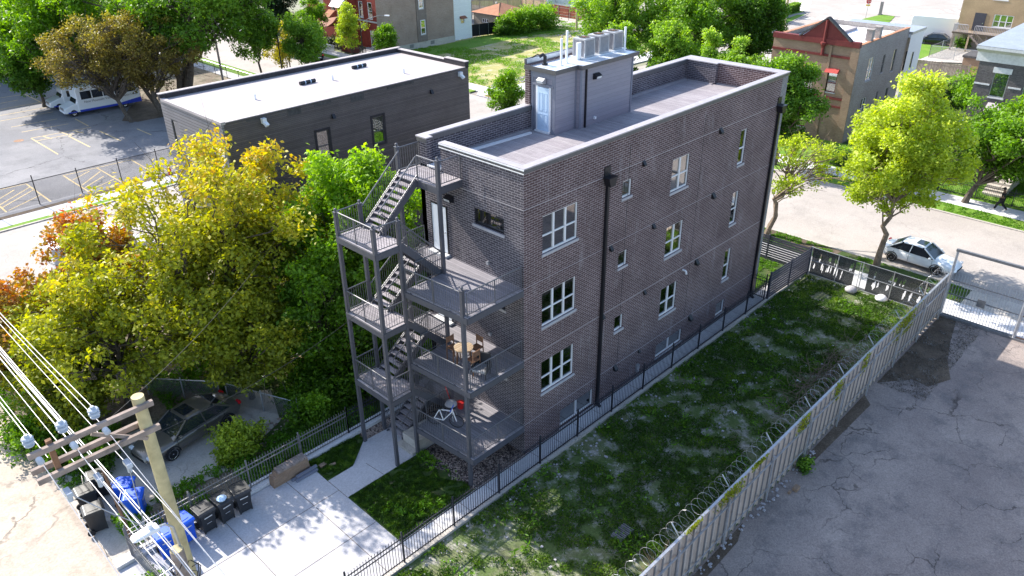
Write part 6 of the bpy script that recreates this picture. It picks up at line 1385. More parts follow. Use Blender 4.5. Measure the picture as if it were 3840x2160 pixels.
# ================================================================== PERSON
def person(label, loc, rz):
    r = thing('person', label, 'person', loc, rz, local=True)
    J = {'pel': (0,0,.95,.13), 'ch': (.02,0,1.25,.15), 'sh': (.03,0,1.42,.13), 'nk': (.05,0,1.52,.055), 'hd': (.07,0,1.66,.09), 'tp': (.07,0,1.74,.07),
         'sl': (.03,.19,1.42,.06), 'el': (-.02,.24,1.14,.045), 'hl': (.2,.2,1.0,.035), 'sr': (.03,-.19,1.42,.06), 'er': (.0,-.25,1.13,.045), 'hr': (.18,-.2,.98,.035),
         'kl': (.24,.1,.52,.07), 'al': (.36,.1,.09,.05), 'fl': (.5,.1,.05,.04), 'kr': (-.04,-.1,.5,.07), 'ar': (-.42,-.1,.16,.05), 'fr': (-.32,-.1,.04,.04), 'hpl': (.02,.09,.9,.1), 'hpr': (0,-.09,.9,.1)}
    E_ = [('pel','ch'),('ch','sh'),('sh','nk'),('nk','hd'),('hd','tp'),('sh','sl'),('sl','el'),('el','hl'),('sh','sr'),('sr','er'),('er','hr'),('pel','hpl'),('hpl','kl'),('kl','al'),('al','fl'),('pel','hpr'),('hpr','kr'),('kr','ar'),('ar','fr')]
    def skin(name, keys, edges, mat, grow=0, root=0):
        me = bpy.data.meshes.new(name); ix = {k: i for i, k in enumerate(keys)}; me.from_pydata([J[k][:3] for k in keys], [(ix[a], ix[b]) for a, b in edges], [])
        o = bpy.data.objects.new(name, me); COL.objects.link(o); o.parent = r; me.materials.append(MATS[mat])
        sk = o.modifiers.new('skin', 'SKIN'); 
        for i, k in enumerate(keys): me.skin_vertices[0].data[i].radius = (J[k][3]+grow,)*2
        me.skin_vertices[0].data[root].use_root = True
        su = o.modifiers.new('sub', 'SUBSURF'); su.levels = 1; su.render_levels = 1; return o
    skin('body', list(J), E_, 'skin')
    skin('trousers', ['pel','hpl','kl','al','hpr','kr','ar'], [('pel','hpl'),('hpl','kl'),('kl','al'),('pel','hpr'),('hpr','kr'),('kr','ar')], 'cloth_black', .025)
    J['eu'] = (.0,.225,1.24,.055); J['eu2'] = (.01,-.23,1.24,.055)
    skin('shirt', ['pel','ch','sh','sl','eu','sr','eu2'], [('pel','ch'),('ch','sh'),('sh','sl'),('sl','eu'),('sh','sr'),('sr','eu2')], 'cloth_black', .02)
    m = MB(); m.lathe([(.11, 1.66), (.115, 1.71), (.09, 1.79), (.03, 1.83)], (.06, 0, 0), 12); m.box(.14, .24, -.07, .07, 1.70, 1.72); m.build('cap', 'cloth_black', r)
    for x, y, z in ((.44, .1, .04), (-.36, -.1, .06)): m = MB(); m.box(x-.13, x+.13, y-.05, y+.05, z-.04, z+.05); m.build('shoe', 'shoe', r, bevel=.02)
person('man in black T-shirt, trousers and cap striding along the pavement by the iron fence', (44.0, -6.9, 0), R(90))
# ================================================================== NEIGHBOURING BUILDINGS
# grey siding building
GX0, GX1, GY0, GY1, GH = -.83, 17.45, 21.85, 29.6, 10.75
N = thing('grey_siding_building', 'long flat-roofed building with grey clapboard siding and a pale roof, left of the brick building', 'building', (8, 26, 0))
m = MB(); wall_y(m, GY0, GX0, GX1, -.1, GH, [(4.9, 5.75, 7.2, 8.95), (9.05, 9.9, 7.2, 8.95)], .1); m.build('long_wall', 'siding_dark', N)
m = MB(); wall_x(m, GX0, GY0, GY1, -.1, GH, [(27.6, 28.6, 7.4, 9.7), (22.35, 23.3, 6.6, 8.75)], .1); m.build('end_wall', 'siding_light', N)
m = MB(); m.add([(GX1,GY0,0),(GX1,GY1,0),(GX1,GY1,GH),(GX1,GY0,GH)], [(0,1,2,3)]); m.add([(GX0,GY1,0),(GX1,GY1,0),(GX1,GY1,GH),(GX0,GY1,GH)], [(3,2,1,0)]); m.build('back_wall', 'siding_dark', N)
m = MB(); m.box(GX0+.2, GX1-.25, GY0+.0, GY1-.2, GH-.06, GH+.0); m.build('roof', 'roof_membrane', N)
m = MB(); m.box(GX0-.05, GX1+.05, GY1-.22, GY1+.06, GH-.06, GH+.28); m.box(GX1-.28, GX1+.05, GY0+2.2, GY1-.22, GH-.06, GH+.22); m.box(GX1-.28, GX1+.05, GY0+.0, GY0+2.2, GH-.06, GH+.34); m.build('parapet', 'parapet_dark', N)
m = MB(); m.box(GX0-.08, GX1+.08, GY1-.25, GY1+.09, GH+.281, GH+.33); m.box(GX1-.3, GX1+.08, GY0-.03, GY0+2.2, GH+.341, GH+.38); m.box(GX1-.3, GX1+.08, GY0+2.2, GY1-.25, GH+.221, GH+.26); m.box(GX0-.06, GX0+.2, GY0-.04, GY1-.25, GH-.1, GH+.06); m.box(GX0+.2, GX1-.3, GY0-.04, GY0+.06, GH-.02, GH+.03); m.build('roof_edge', 'roof_membrane', N)
m = MB(); 
for x, w, h in ((3.2, .9, .35), (5.0, 1.2, .16), (7.6, 1.0, .4), (10.4, 2.2, .14), (.6, 1.3, .1)): m.box(x, x+w, GY0-.012, GY0-.002, GH-.12-h, GH-.1)
m.build('bare_patch', 'roof_dark', N)
m = MB(); m.box(GX0-.02, GX0+.1, GY0-.03, GY0+.1, 0, GH-.1); m.build('corner_board', 'siding_light', N)
for x in (4.9, 9.05):
    window(N, 'y', GY0, x, x+.85, 7.2, 8.95, -1, 1, True, 'coping_dark', None, .08, fw=.05, inside='brick_common')
    m = MB(); a, b, c_, d = x, x+.85, 7.2, 8.95
    for q in ((a-.14, a-.002, c_-.14, d+.14), (b+.002, b+.14, c_-.14, d+.14), (a, b, d+.002, d+.14), (a, b, c_-.14, c_-.002)): m.box(q[0], q[1], GY0-.03, GY0-.002, q[2], q[3])
    m.build('window_trim', 'timber_brown2', N) if 'timber_brown2' in MATS else m.build('window_trim', 'parapet_dark', N)
window(N, 'x', GX0, 27.6, 28.6, 7.4, 9.7, -1, 1, True, 'coping_dark', None, .08, fw=.07, blind='curtain', blindfrac=.0001)
window(N, 'x', GX0, 22.35, 23.3, 6.6, 8.75, -1, 1, False, 'coping', None, .08, fw=.1, inside='door_white')
m = MB(); m.box(GX0-.05, GX0-.002, 22.1, 23.8, 8.8, 9.1); m.build('white_lintel', 'white_paint', N)
m = MB(); m.box(GX0-.058, GX0-.05, 22.2, 23.3, 8.93, 8.97); m.build('red_line', 'sign_red', N)
for x, z in ((1.6, 10.3), (16.6, 10.3)):
    m = MB(); m.box(x-.12, x+.12, GY0-.25, GY0-.002, z-.05, z+.25); m.bar((x, GY0-.25, z), (x+.05, GY0-.4, z-.15), .22, .16); m.build('floodlight', 'plastic_white', N)
for x in (6.2, 14.0): m = MB(); m.prism_x([(GY0-.2, 9.55), (GY0-.002, 9.55), (GY0-.002, 9.8), (GY0-.08, 9.8)], x-.1, x+.1); m.build('vent_hood', 'black_metal', N)
for x, y in ((6.7, 26.0), (11.6, 27.2)):
    m = MB(); m.tube([(x, y, GH+.12), (x+1.15, y+.05, GH+.12)], .12, 12); o = thing('roof_roll', 'black roll of roofing felt with pale bands, %s' % ('nearer the end wall' if x < 8 else 'farther along the roof'), 'roll', (x, y, GH), group='rolls on the grey building roof'); m.build('felt_roll', 'black_metal', o)
    for q in (.35, .75): m = MB(); m.tube([(x+q, y+.02, GH+.12), (x+q+.06, y+.022, GH+.12)], .125, 12); m.build('band', 'door_blue', o)
for x, y, lb in ((3.0, 25.0, 'first'), (8.9, 25.6, 'second'), (13.2, 23.6, 'third')):
    m = MB(); m.cyl(x, y, GH, GH+.35, .07, 10); tag(m.build('roof_vent', 'plastic_white'), '%s small white vent pipe from the left on the grey building roof' % lb, 'vent pipe', 'vents on the grey building roof')
# gabled brick building across the road
V = thing('gabled_brick_building', 'two-storey brick building with a maroon pediment and white roof across the street', 'building', (56, 12, 0))
FX, BX, SY, NY, VH = 51.7, 63.5, 8.55, 16.6, 8.7
m = MB(); holes_v = [(54.6, 55.9, 5.1, 7.2), (58.0, 58.5, 5.3, 7.0), (60.5, 61.2, 5.0, 7.1), (54.7, 55.9, 1.6, 3.5), (58.2, 58.6, 1.9, 3.5), (60.6, 61.2, 1.6, 3.4)]
wall_y(m, SY, FX, BX, -.1, VH, holes_v, .12); m.build('side_wall', 'brick_grey', V)
for a, b, c_, d in holes_v:
    window(V, 'y', SY, a, b, c_, d, -1, 2 if b-a > 1 else 1, True, 'frame_white' if b-a > 1 else 'galv_dark', 'stone_sill', .1, blind='curtain' if a < 56 else None, blindfrac=.5)
m = MB(); holes_f = [(10.0, 11.0, 4.4, 6.2), (12.2, 13.2, 4.4, 6.2), (14.4, 15.4, 4.4, 6.2), (12.3, 15.3, .8, 3.0)]
wall_x(m, FX, SY, NY, -.1, VH, holes_f, .12); m.build('front_wall', 'brick_tan', V)
for a, b, c_, d in holes_f:
    window(V, 'x', FX, a, b, c_, d, -1, 1, True, 'maroon', 'stone_sill', .1, blind='curtain', blindfrac=.4)
    if d > 6:
        m = MB(); m.prism_y([(FX-.45, d+.0), (FX-.02, d+.35), (FX-.02, d+.0)], a-.1, b+.1); m.build('awning', 'awning_red', V)
m = MB(); m.add([(BX,SY,0),(BX,NY,0),(BX,NY,VH),(BX,SY,VH)], [(0,1,2,3)]); m.add([(FX,NY,0),(BX,NY,0),(BX,NY,VH),(FX,NY,VH)], [(3,2,1,0)]); m.build('back_wall', 'brick_grey', V)
m = MB(); m.box(FX+.3, BX-.1, SY+.3, NY-.3, VH-.55, VH-.45); m.build('roof', 'roof_white', V)
m = MB(); m.box(FX+.1, BX, SY-.04, SY+.3, VH+.0, VH+.07); m.box(FX+.1, BX, NY-.3, NY+.04, VH, VH+.07); m.build('tile_coping', 'tile_orange', V)
m = MB(); m.box(FX-.18, FX+.35, SY-.05, NY+.05, VH-.15, VH+.32); m.box(FX-.1, FX-.002, SY, NY, VH-1.2, VH-1.0); m.box(FX-.1, FX-.002, SY, NY, 3.8, 4.0)
m.box(FX-.1, FX-.002, SY, NY, 3.1, 3.25); m.build('cornice', 'maroon', V)
m = MB(); m.prism_x([(9.5, VH+.3), (13.9, VH+.3), (11.7, VH+2.0)], FX-.1, FX+.2); pdm = m.build('pediment', 'maroon', V)
m = MB(); m.bar((FX+.03, 9.3, VH+.32), (FX+.03, 11.7, VH+2.12), .5, .12); m.bar((FX+.03, 14.1, VH+.32), (FX+.03, 11.7, VH+2.12), .5, .12); m.build('gable_cap', 'roof_dark', pdm)
m = MB(); m.tube([(FX-.16, 11.7, VH-1.1), (FX-.16, 11.7, VH+1.9)], .14, 8); m.lathe([(.1, 0), (.3, .35), (.3, .5), (.12, .55)], (FX-.2, 11.7, VH-.5), 8); m.build('finial_column', 'maroon', pdm)
m = MB(); m.box(FX-.12, FX-.001, SY-.12, SY+.6, -.1, VH-.15); m.box(FX-.12, FX-.001, 10.9, 11.1, 0, VH-.2) ; m.build('corner_pier', 'brick_tan', V)
m = MB()
for x in (54.2, 56.0): m.box(x, x+.55, SY+.05, SY+.6, VH+.05, VH+1.0); m.box(x-.05, x+.6, SY, SY+.65, VH+1.0, VH+1.08)
m.build('chimney', 'brick_grey', V)
m = MB(); m.box(58, 62, 13, 13.6, VH-.44, VH-.2); m.box(60.5, 61.2, 11.0, 11.5, VH-.44, VH-.1); m.build('roof_box', 'roof_membrane', V)
m = MB(); m.box(55.0, 55.5, SY-.32, SY-.01, 1.7, 2.05); m.build('window_unit', 'plastic_white', V)
V2 = thing('white_back_building', 'white-walled rear extension behind the gabled brick building', 'building', (66, 11, 0))
m = MB(); wall_y(m, 8.3, BX+.01, 67.2, 0, 8.1, [(64.9, 65.5, 4.6, 6.2)], .1); m.box(BX+.01, 67.2, 8.32, 15.5, 7.8, 8.09); m.box(67.1, 67.2, 8.32, 15.5, 0, 7.8); m.build('wall', 'white_paint', V2)
window(V2, 'y', 8.3, 64.9, 65.5, 4.6, 6.2, -1, 1, True, 'galv_dark', None, .08)
m = MB(); m.box(BX+.02, 67.25, 8.2, 15.6, 8.1, 8.35); m.build('roof', 'galv', V2)
# wooden back fences
def board_fence(label, p, q, h, mat, rails='timber_grey', name='board_fence'):
    p, q = Vector((*p, 0)), Vector((*q, 0)); L = (q-p).length; d = (q-p)/L; r = thing(name, label, 'fence', tuple(p)); m = MB(); n = int(L/.15)
    rr_ = random.Random(int(L*10))
    for i in range(n):
        a = p+d*(i*.15+.01); b = p+d*(i*.15+.142); hh = h+rr_.uniform(-.03, .03); m.bar((a+b)/2+Vector((0,0,.03)), (a+b)/2+Vector((0,0,hh)), .132, .022, up=d.cross(Vector((0,0,1))))
    m.build('board_row', mat, r); k = max(1, int(L/2.4)); m = MB()
    for z in (.4, h-.35): m.bar(p+Vector((0,0,z)), q+Vector((0,0,z)), .05, .09)
    m.build('fence_rail', rails, r)
    for i in range(k+1): a = p.lerp(q, i/k); m = MB(); m.bar(a, a+Vector((0,0,h+.1)), .1, .1); m.build('fence_post', rails, r)
board_fence('grey weathered board fence behind the white rear building', (82.5, 13.4), (83.0, 7.4), 2.0, 'wood_old_y')
board_fence('board fence running away behind the lime-green tree', (67.5, 7.4), (92, 3.8), 1.9, 'wood_old')
board_fence('new yellow board panel in the back fence', (83.0, 7.3), (83.3, 4.9), 2.0, 'wood_new')
board_fence('light brown tall board fence beside the white van', (87.4, 83.5), (86.6, 76.9), 2.6, 'wood_tan')
board_fence('red stained board fence beyond the back alley', (86.9, 76.8), (86.6, 58.5), 1.9, 'wood_red')
board_fence('light board fence at the top behind the garage', (78, 92), (88, 84), 2.2, 'wood_tan')
bfc = thing('screened_fence', 'black screened fence between the white house and the garage', 'fence', (66, 72, 0))
m = MB(); m.bar((62.3, 72.4, .95), (68.9, 71.1, .95), .03, 1.75); m.build('screen', 'cloth_black', bfc)
for i in range(5): m = MB(); m.cyl(62.3+1.65*i, 72.4-.325*i, 0, 1.95, .035, 6); m.build('fence_post', 'galv_dark', bfc)
lf = thing('guard_rail', 'low rusty rail fence along the back alley', 'fence', (85, 65, 0))
m = MB(); m.tube([(85.0, 77, 1.2), (85.5, 66, 1.2), (86.5, 56, 1.2), (94, 50, 1.1)], .05, 6); m.build('top_rail', 'rust', lf)
for i in range(10): m = MB(); y = 77-i*2.2; m.cyl(85.0+.05*i, y, 0, 1.7, .04, 6); m.build('fence_post', 'black_metal', lf)
# garage
gg = thing('garage', 'small tan clapboard garage with a brown hipped roof', 'garage', (72, 74, 0))
m = MB(); wall_y(m, 70.9, 69.0, 75.4, 0, 2.75, [], .1); wall_x(m, 69.0, 70.9, 76.6, 0, 2.75, [(73.2, 74.6, 1.35, 1.95)], .1); m.add([(75.4,70.9,0),(75.4,76.6,0),(75.4,76.6,2.75),(75.4,70.9,2.75)], [(0,1,2,3)]); m.add([(69,76.6,0),(75.4,76.6,0),(75.4,76.6,2.75),(69,76.6,2.75)], [(3,2,1,0)]); m.build('wall', 'siding_tan', gg)
window(gg, 'x', 69.0, 73.2, 74.6, 1.35, 1.95, -1, 3, False, 'frame_white', None, .08)
m = MB(); e = .35; z = 2.72; m.add([(69-e,70.9-e,z),(75.4+e,70.9-e,z),(75.4+e,76.6+e,z),(69-e,76.6+e,z),(71.9,73.6,z+1.25),(72.6,73.9,z+1.25)], [(0,1,5,4),(1,2,5),(2,3,4,5),(3,0,4),(3,2,1,0)]); m.build('roof', 'roof_shingle', gg)
m = MB(); m.box(69-.38, 69-.34, 70.5, 77, 2.62, 2.74); m.box(69-.34, 75.8, 70.5, 70.54, 2.62, 2.74); m.build('gutter', 'roof_dark', gg)
m = MB(); m.cyl(71.7, 74.1, 3.9, 4.12, .14, 10); m.build('roof_vent', 'stone_white', gg)
# red brick house with common-brick side
H_ = thing('red_brick_house', 'two-storey house with a dark red brick front and pinkish common-brick side wall', 'house', (53, 76, 0))
m = MB(); hv = [(53.6, 54.5, 5.4, 7.2), (53.75, 54.65, 1.9, 3.9)]
wall_y(m, 71.5, 46.3, 60.3, .9, 9.2, [], .1); m.box(46.3, 60.3, 71.6, 81, 9.0, 9.19); m.build('side_wall', 'brick_common', H_)
m = MB(); m.box(46.3, 60.3, 71.44, 71.6, -.1, .9); m.build('foundation', 'old_concrete', H_)
for x in (51.6, 55.5):
    m = MB(); m.box(x, x+.75, 71.435, 71.45, .3, .8); m.build('cellar_window', 'galv_dark', H_)
m = MB(); m.box(53.2, 55.0, 71.40, 71.499, 0.9, 9.19); m.build('recessed_strip', 'brick_school', H_)
for a, b, c_, d in hv: window(H_, 'y', 71.4, a, b, c_, d, -1, 1, True, 'frame_white', 'stone_sill', -.02, blind=None, fw=.1)
for a, b, c_, d in hv:
    m = MB(); m.box(a+.1, b-.1, 71.375, 71.385, c_+.1, d-.1); m.build('window_pane', 'car_glass', H_)
hf = [(72.4, 73.4, 4.9, 7.0), (74.5, 75.5, 4.9, 7.0), (72.3, 73.3, 1.1, 3.3)]
m = MB(); wall_x(m, 46.3, 71.5, 77.4, .9, 9.2, hf, .12); m.build('front_wall', 'brick_red', H_)
for a, b, c_, d in hf: window(H_, 'x', 46.3, a, b, c_, d, -1, 1, d > 4, 'frame_white', 'stone_white', .1, fw=.1, blind='curtain', blindfrac=.4)
m = MB(); m.prism([(46.29, 76.2), (45.2, 76.8), (45.2, 79.2), (46.29, 79.8)], -.1, 9.2); m.build('front_bay', 'brick_red', H_)
for (a, b, c_, d) in ((77.2, 78.1, 4.6, 6.2), (78.2, 79.0, 4.6, 6.2)):
    m = MB(); m.box(45.14, 45.19, a, b, c_, d); w_ = m.build('window', 'frame_white', H_); m = MB(); m.box(45.12, 45.139, a+.12, b-.12, c_+.12, d-.12); m.build('pane', 'car_glass', w_)
m = MB(); m.prism_y([(44.0, 6.2), (45.15, 7.3), (45.15, 6.2)], 76.9, 79.3); m.v = [(a, b, c_) for a, b, c_ in m.v]; m.build('awning', 'white_paint', H_)
m = MB(); m.box(46.2, 46.29, 71.5, 76.2, 4.4, 4.6); m.build('string_course', 'stone_sill', H_)
for i in range(6): m = MB(); m.box(43.9+.38*i, 46.3, 72.2, 74.0, i*.16, (i+1)*.16); m.build('front_step', 'stone_sill', H_)
W2_ = thing('white_rear_house', 'white rear extension of the red brick house', 'house', (62.5, 76, 0))
m = MB(); wall_y(m, 71.9, 60.31, 64.2, 0, 9.1, [(62.0, 62.7, 2.3, 3.2)], .1); m.box(60.31, 64.2, 72.01, 80, 8.9, 9.09); m.box(64.1, 64.2, 72.01, 80, 0, 8.9); m.build('wall', 'siding_white', W2_)
window(W2_, 'y', 71.9, 62.0, 62.7, 2.3, 3.2, -1, 1, True, 'galv', None, .08)
m = MB(); m.prism_x([(71.3, 3.05), (71.9, 3.4), (71.9, 3.05)], 61.8, 62.9); m.build('awning', 'copper', W2_)
for i, (x, y, h, mt, lb) in enumerate(((67.2, 79.5, 2.2, 'brick_tan', 'small brown shed beyond the white rear extension'), (74, 86, 3.0, 'siding_tan', 'grey garage beyond the hipped garage'), (66, 84, 1.6, 'stone_white', 'low white porch platform behind the white rear extension'))):
    o = thing('shed', lb, 'shed', (x, y, 0)); m = MB(); m.box(x-1.8, x+1.8, y-1.8, y+1.8, 0, h); m.build('wall', mt, o); m = MB(); m.box(x-2, x+2, y-2, y+2, h, h+.15); m.build('roof', 'roof_membrane', o)
# second red house beyond with copper porch roof
H2 = thing('red_brick_house', 'red brick house with a balustraded porch behind the dark purple tree', 'house', (50, 88, 0))
m = MB(); wall_x(m, 47.5, 81.8, 90.5, 0, 9.5, [(83.0, 84.2, 4.6, 6.6), (86.0, 87.2, 4.6, 6.6)], .12); wall_y(m, 81.8, 47.5, 60, 0, 9.5, [], .1); m.box(47.5, 60, 81.9, 90.5, 9.3, 9.49); m.build('wall', 'brick_red', H2)
for a in (83.0, 86.0): window(H2, 'x', 47.5, a, a+1.2, 4.6, 6.6, -1, 1, True, 'frame_white', 'stone_white', .1, fw=.12)
m = MB(); m.prism_y([(44.6, 3.0), (47.45, 4.2), (47.45, 3.0)], 81.5, 84.2); m.build('porch_roof', 'copper', H2)
m = MB(); m.prism_y([(44.8, 4.3), (47.45, 4.3), (46.1, 5.2)], 81.0, 82.6); m.build('gable_roof', 'roof_shingle', H2)
for i in range(5): m = MB(); m.box(43.4+.3*i, 46.5, 86.4, 87.8, i*.17, (i+1)*.17); m.build('front_step', 'stone_white', H2)
m = MB()
for i in range(14): m.cyl(43.6, 84.6+i*.3-6, .1, .9, .06, 6)
m.box(43.5, 43.7, 78.5, 82.8, .9, 1.0); m.build('balustrade', 'white_paint', H2)
iron_fence((44.6, 72.3), (44.6, 78.2), 'black iron front fence of the red brick house', base=.0, h=1.3)
iron_fence((44.6, 87.9), (44.6, 92), 'black iron stair railing by the balustraded porch', base=.0, h=1.2)
# long old brick block at the top left
O_ = thing('old_brick_block', 'long old brown brick block with arched white windows at the top left corner', 'building', (5, 103, 0))
oh = []
for x in (-7.2, -4.6, -2.0, .6, 3.1, 5.75, 8.85, 10.6, 13.3, 15.2, 17.8): oh += [(x, x+1.02, 5.5, 7.8), (x-.9+.55, x+1.02-.9+.55, 1.9, 4.2), (x, x+1.02, 9.2, 11.4)]
m = MB(); wall_y(m, 99, -40, 26, .9, 13, oh, .15); m.box(-40, 26, 99.2, 112, 12.7, 12.99); m.build('wall', 'brick_school', O_)
m = MB(); m.box(-40, 26, 98.9, 99.2, -.1, .9); m.build('foundation', 'old_concrete', O_)
m = MB()
for x in range(-38, 26, 4): m.box(x+.2, x+.75, 98.75, 98.999, .9, 12.5)
m.build('pilaster', 'brick_school', O_)
for a, b, c_, d in oh:
    window(O_, 'y', 99, a, b, c_, d, -1, 1, True, 'frame_white', 'stone_sill', .1, fw=.13, blind='curtain', blindfrac=.35)
    m = MB(); m.prism_y([(a-.08, d-.05), (b+.08, d-.05), (b+.02, d+.12), ((a+b)/2, d+.24), (a-.02, d+.12)], 98.93, 98.998); m.build('arch', 'frame_white', O_)
# dark brick house on the right edge
D_ = thing('dark_brick_house', 'flat-roofed dark grey brick house with boarded windows and a white cornice on the right edge', 'house', (56, -5, 0))
dh = [(-3.35, -2.25, 6.15, 8.05), (-5.6, -4.5, 6.15, 8.05), (-7.9, -6.8, 6.15, 8.05)]
m = MB(); wall_x(m, 52, -12, -1.0, -.1, 9.55, dh, .14); wall_y(m, -1.0, 52, 66, -.1, 9.55, [], .1, face=1); m.box(52, 66, -12, -1.01, 9.3, 9.54); m.build('wall', 'brick_black', D_)
for i, (a, b, c_, d) in enumerate(dh):
    window(D_, 'x', 52, a, b, c_, d, -1, 1, False, 'galv', 'stone_white', .12, blind='old_board')  if 'old_board' in MATS else window(D_, 'x', 52, a, b, c_, d, -1, 1, False, 'galv', 'stone_white', .12, inside='stone_sill', blind='stone_sill')
    m = MB(); m.box(51.93, 51.998, a-.12, b+.12, d, d+.42); m.build('lintel', 'stone_white', D_)
m = MB()
for a, b in ((-2.13, -1.0), (-4.38, -3.47), (-6.68, -5.72)): m.box(51.95, 51.998, a, b, 7.0, 7.12)
m.build('stone_band', 'stone_white', D_)
m = MB(); m.prism_y([(51.2, 10.05), (51.2, 9.85), (51.95, 9.5), (51.95, 8.8), (52.0, 8.8), (52.3, 10.05)], -12, -.7); m.build('cornice', 'stone_white', D_)
m = MB(); m.box(51.2, 66, -12, -.7, 10.05, 10.1); m.build('cornice_top', 'galv', D_)
m = MB(); m.prism_y([(50.2, 4.6), (52, 5.7), (52, 4.5)], -5.6, -2.4); m.build('porch_roof', 'roof_membrane', D_)
for i in range(6): m = MB(); m.box(46.6+.45*i, 51.9, -6.4, -4.9, i*.19, (i+1)*.19); m.build('front_step', 'old_concrete', D_)
D2 = thing('brick_house', 'house wall with a pale pilaster behind the right-hand tree', 'house', (56, -17, 0))
m = MB(); m.box(51, 64, -24, -12.3, 0, 8.6); m.build('wall', 'brick_black', D2); m = MB(); m.box(50.8, 64, -24.2, -12.1, 8.6, 8.8); m.build('roof', 'galv', D2)
# tan house with balcony, far right
A_ = thing('tan_house', 'tan brick two-storey house with a raised wooden balcony at the top right', 'house', (110, 10, 0))
ah = [(9.0, 11.35, 3.15, 4.75), (10.2, 12.0, 6.6, 8.2)]
m = MB(); wall_x(m, 104.0, 6.3, 15.6, .4, 10.5, ah, .12); wall_y(m, 6.3, 104, 118, 0, 10.5, [], .1); wall_y(m, 15.6, 104, 118, 0, 10.5, [], .1, face=1); m.box(104, 118, 6.4, 15.6, 10.2, 10.49); m.build('wall', 'brick_sand', A_)
for a, b, c_, d in ah: window(A_, 'x', 104, a, b, c_, d, -1, 3 if d < 6 else 2, True, 'frame_white', 'stone_white', .1, fw=.08)
m = MB(); m.box(103.94, 103.998, 12.3, 13.7, 2.45, 4.75); dd = m.build('door', 'door_dark', A_); m = MB(); m.box(103.88, 103.938, 12.45, 12.55, 3.4, 3.5); m.build('door_handle', 'chrome', dd)
m = MB(); m.box(103.7, 103.998, 6.8, 15.6, 0, 2.2); m.build('ground_floor_wall', 'siding_tan', A_)
bal = thing('balcony', 'weathered wooden balcony on stilts with a stair below the tan house', 'balcony', (102.8, 12, 0))
m = MB(); m.box(101.6, 103.68, 8.6, 15.4, 2.2, 2.4); m.build('deck', 'wood_old', bal)
for y in (8.8, 11.0, 13.2, 15.2): m = MB(); m.box(101.65, 101.85, y-.1, y+.1, 0, 2.2); m.build('stilt', 'wood_tan' if 11 < y < 14 else 'timber_grey', bal)
m = MB()
for i in range(34):
    y = 8.7+i*.2
    if 12.7 < y < 13.5: continue
    m.box(101.62, 101.68, y-.03, y+.03, 2.4, 3.4)
m.box(101.58, 101.72, 8.6, 12.6, 3.38, 3.46); m.box(101.58, 101.72, 13.6, 15.4, 3.38, 3.46)
for i in range(9): m.box(101.7+i*.22, 101.75+i*.22, 8.62, 8.66, 2.4, 3.4); m.box(101.7+i*.22, 101.75+i*.22, 15.32, 15.36, 2.4, 3.4)
m.build('railing', 'stone_sill', bal)
for i in range(10): m = MB(); z_ = 2.2-i*.22; m.box(101.0, 101.6, 12.7-i*.26, 12.95-i*.26, z_-.04, z_); m.build('stair_tread', 'timber_grey', bal)
m = MB(); m.bar((101.0, 12.9, 3.1), (101.0, 10.2, .9), .05, .05); m.bar((101.0, 12.9, 2.2), (101.0, 10.2, 0), .05, .2)
for i in range(10): m.bar((101.0, 12.8-i*.27, 2.1-i*.22), (101.0, 12.8-i*.27, 3.0-i*.22), .03, .03)
m.build('stair_rail', 'timber_grey', bal)
gc = thing('chain_link_fence', 'silver chain-link fence around the back lawn of the tan house', 'fence', (95, 12, 0))
for (a, b) in (((94.6, 15.5), (103, 15.2)), ((94.6, 15.5), (95.2, 9.6)), ((95.2, 9.6), (96.0, 4.5))):
    m = MB(); m.add([(*a, 0), (*b, 0), (*b, 1.5), (*a, 1.5)], [(0,1,2,3)]); m.build('chain_mesh', 'chainlink', gc); m = MB(); m.tube([(*a, 1.5), (*b, 1.5)], .03, 5); m.build('top_rail', 'galv', gc)
    for t_ in (0, .5, 1): m = MB(); m.cyl(a[0]+(b[0]-a[0])*t_, a[1]+(b[1]-a[1])*t_, 0, 1.6, .04, 6); m.build('fence_post', 'galv', gc)
o = thing('shed', 'row of brown sheds with dark tin roofs beyond the weathered board fence', 'shed', (90, 9, 0)); m = MB(); m.box(88, 91, 4.8, 9.6, 0, 1.9); m.build('wall', 'brick_tan', o)
for y in (4.8, 6.5, 8.2): m = MB(); m.prism_y([(87.8, 1.9), (91.2, 2.0), (91.2, 2.2), (87.8, 2.15)], y, y+1.5); m.build('roof', 'roof_dark', o)
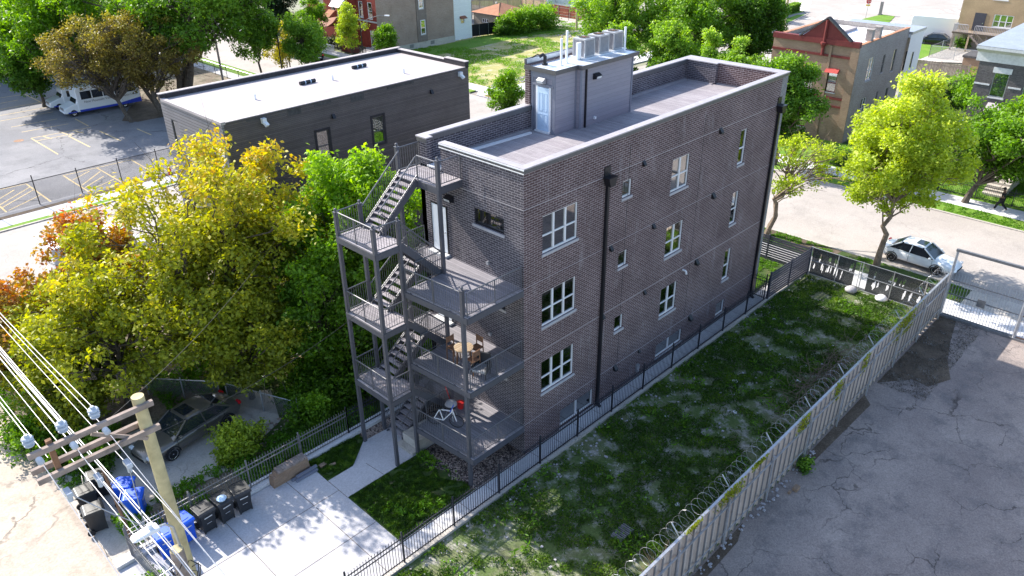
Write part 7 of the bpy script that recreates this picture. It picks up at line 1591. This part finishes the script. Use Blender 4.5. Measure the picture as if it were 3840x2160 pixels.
# white corrugated shed at the top
o = thing('white_shed', 'white corrugated shed behind the red board fence', 'shed', (94, 77, 0))
m = MB(); m.box(91, 101, 72.5, 80, 0, 2.6); m.build('wall', 'siding_white', o); m = MB(); m.box(90.8, 101.2, 72.3, 80.2, 2.6, 2.75); m.build('roof', 'roof_white', o)
# flat-roofed unseen neighbour that shades the yard gate side is not in view: nothing built
# lumber pile in the weeds
lp = thing('lumber_pile', 'long heap of pale old boards lying in the weeds beside the porch', 'lumber pile', (-1, 12.5, 0)); rr = random.Random(2)
for i in range(20):
    x0 = -4.8+rr.uniform(0, 2.6); L = rr.uniform(2.0, 4.6); y = 12.9-.13*(x0+4.8)+rr.uniform(-.5, .6); a = rr.uniform(-.06, .03)
    m = MB(); m.bar((x0, y, .12+.03*i), (x0+L, y-.16*L+a*L, .14+.03*i+rr.uniform(0, .1)), .16, .035); m.build('board', 'wood_lumber', lp) if 'wood_lumber' in MATS else m.build('board', 'wood_tan', lp)
ld = thing('ladder', 'light metal ladder lying on the weeds by the lumber pile', 'ladder', (-4.4, 13.6, 0)); m = MB()
m.bar((-5.2, 13.4, .3), (-1.5, 13.2, .5), .04, .06); m.bar((-5.1, 13.95, .3), (-1.4, 13.7, .5), .04, .06); m.build('side_rail', 'galv', ld); m = MB()
for i in range(11): m.bar((-5.0+i*.33, 13.4-.01*i, .32), (-4.95+i*.33, 13.93-.01*i, .32), .03, .03)
m.build('rung', 'galv', ld)
for pa, qa, lb in (((-7.2, 13.0), (-5.5, 9.4), 'sagging rusty wire fence between the bronze car and the weeds'), ((-7.4, 13.4), (-9.6, 16.6), 'sagging wire fence behind the tail of the bronze car')):
    o = thing('wire_fence', lb, 'fence', (*pa, 0)); m = MB(); m.add([(*pa, 0), (*qa, 0), (*qa, 1.0), (*pa, 1.2)], [(0,1,2,3)]); m.build('chain_mesh', 'chainlink', o); m = MB(); m.tube([(*pa, 1.2), (*qa, 1.0)], .025, 5); m.build('top_rail', 'galv', o)
    for t_ in (0, .5, 1): m = MB(); m.cyl(pa[0]+(qa[0]-pa[0])*t_, pa[1]+(qa[1]-pa[1])*t_, 0, 1.25, .03, 6); m.build('fence_post', 'galv', o)
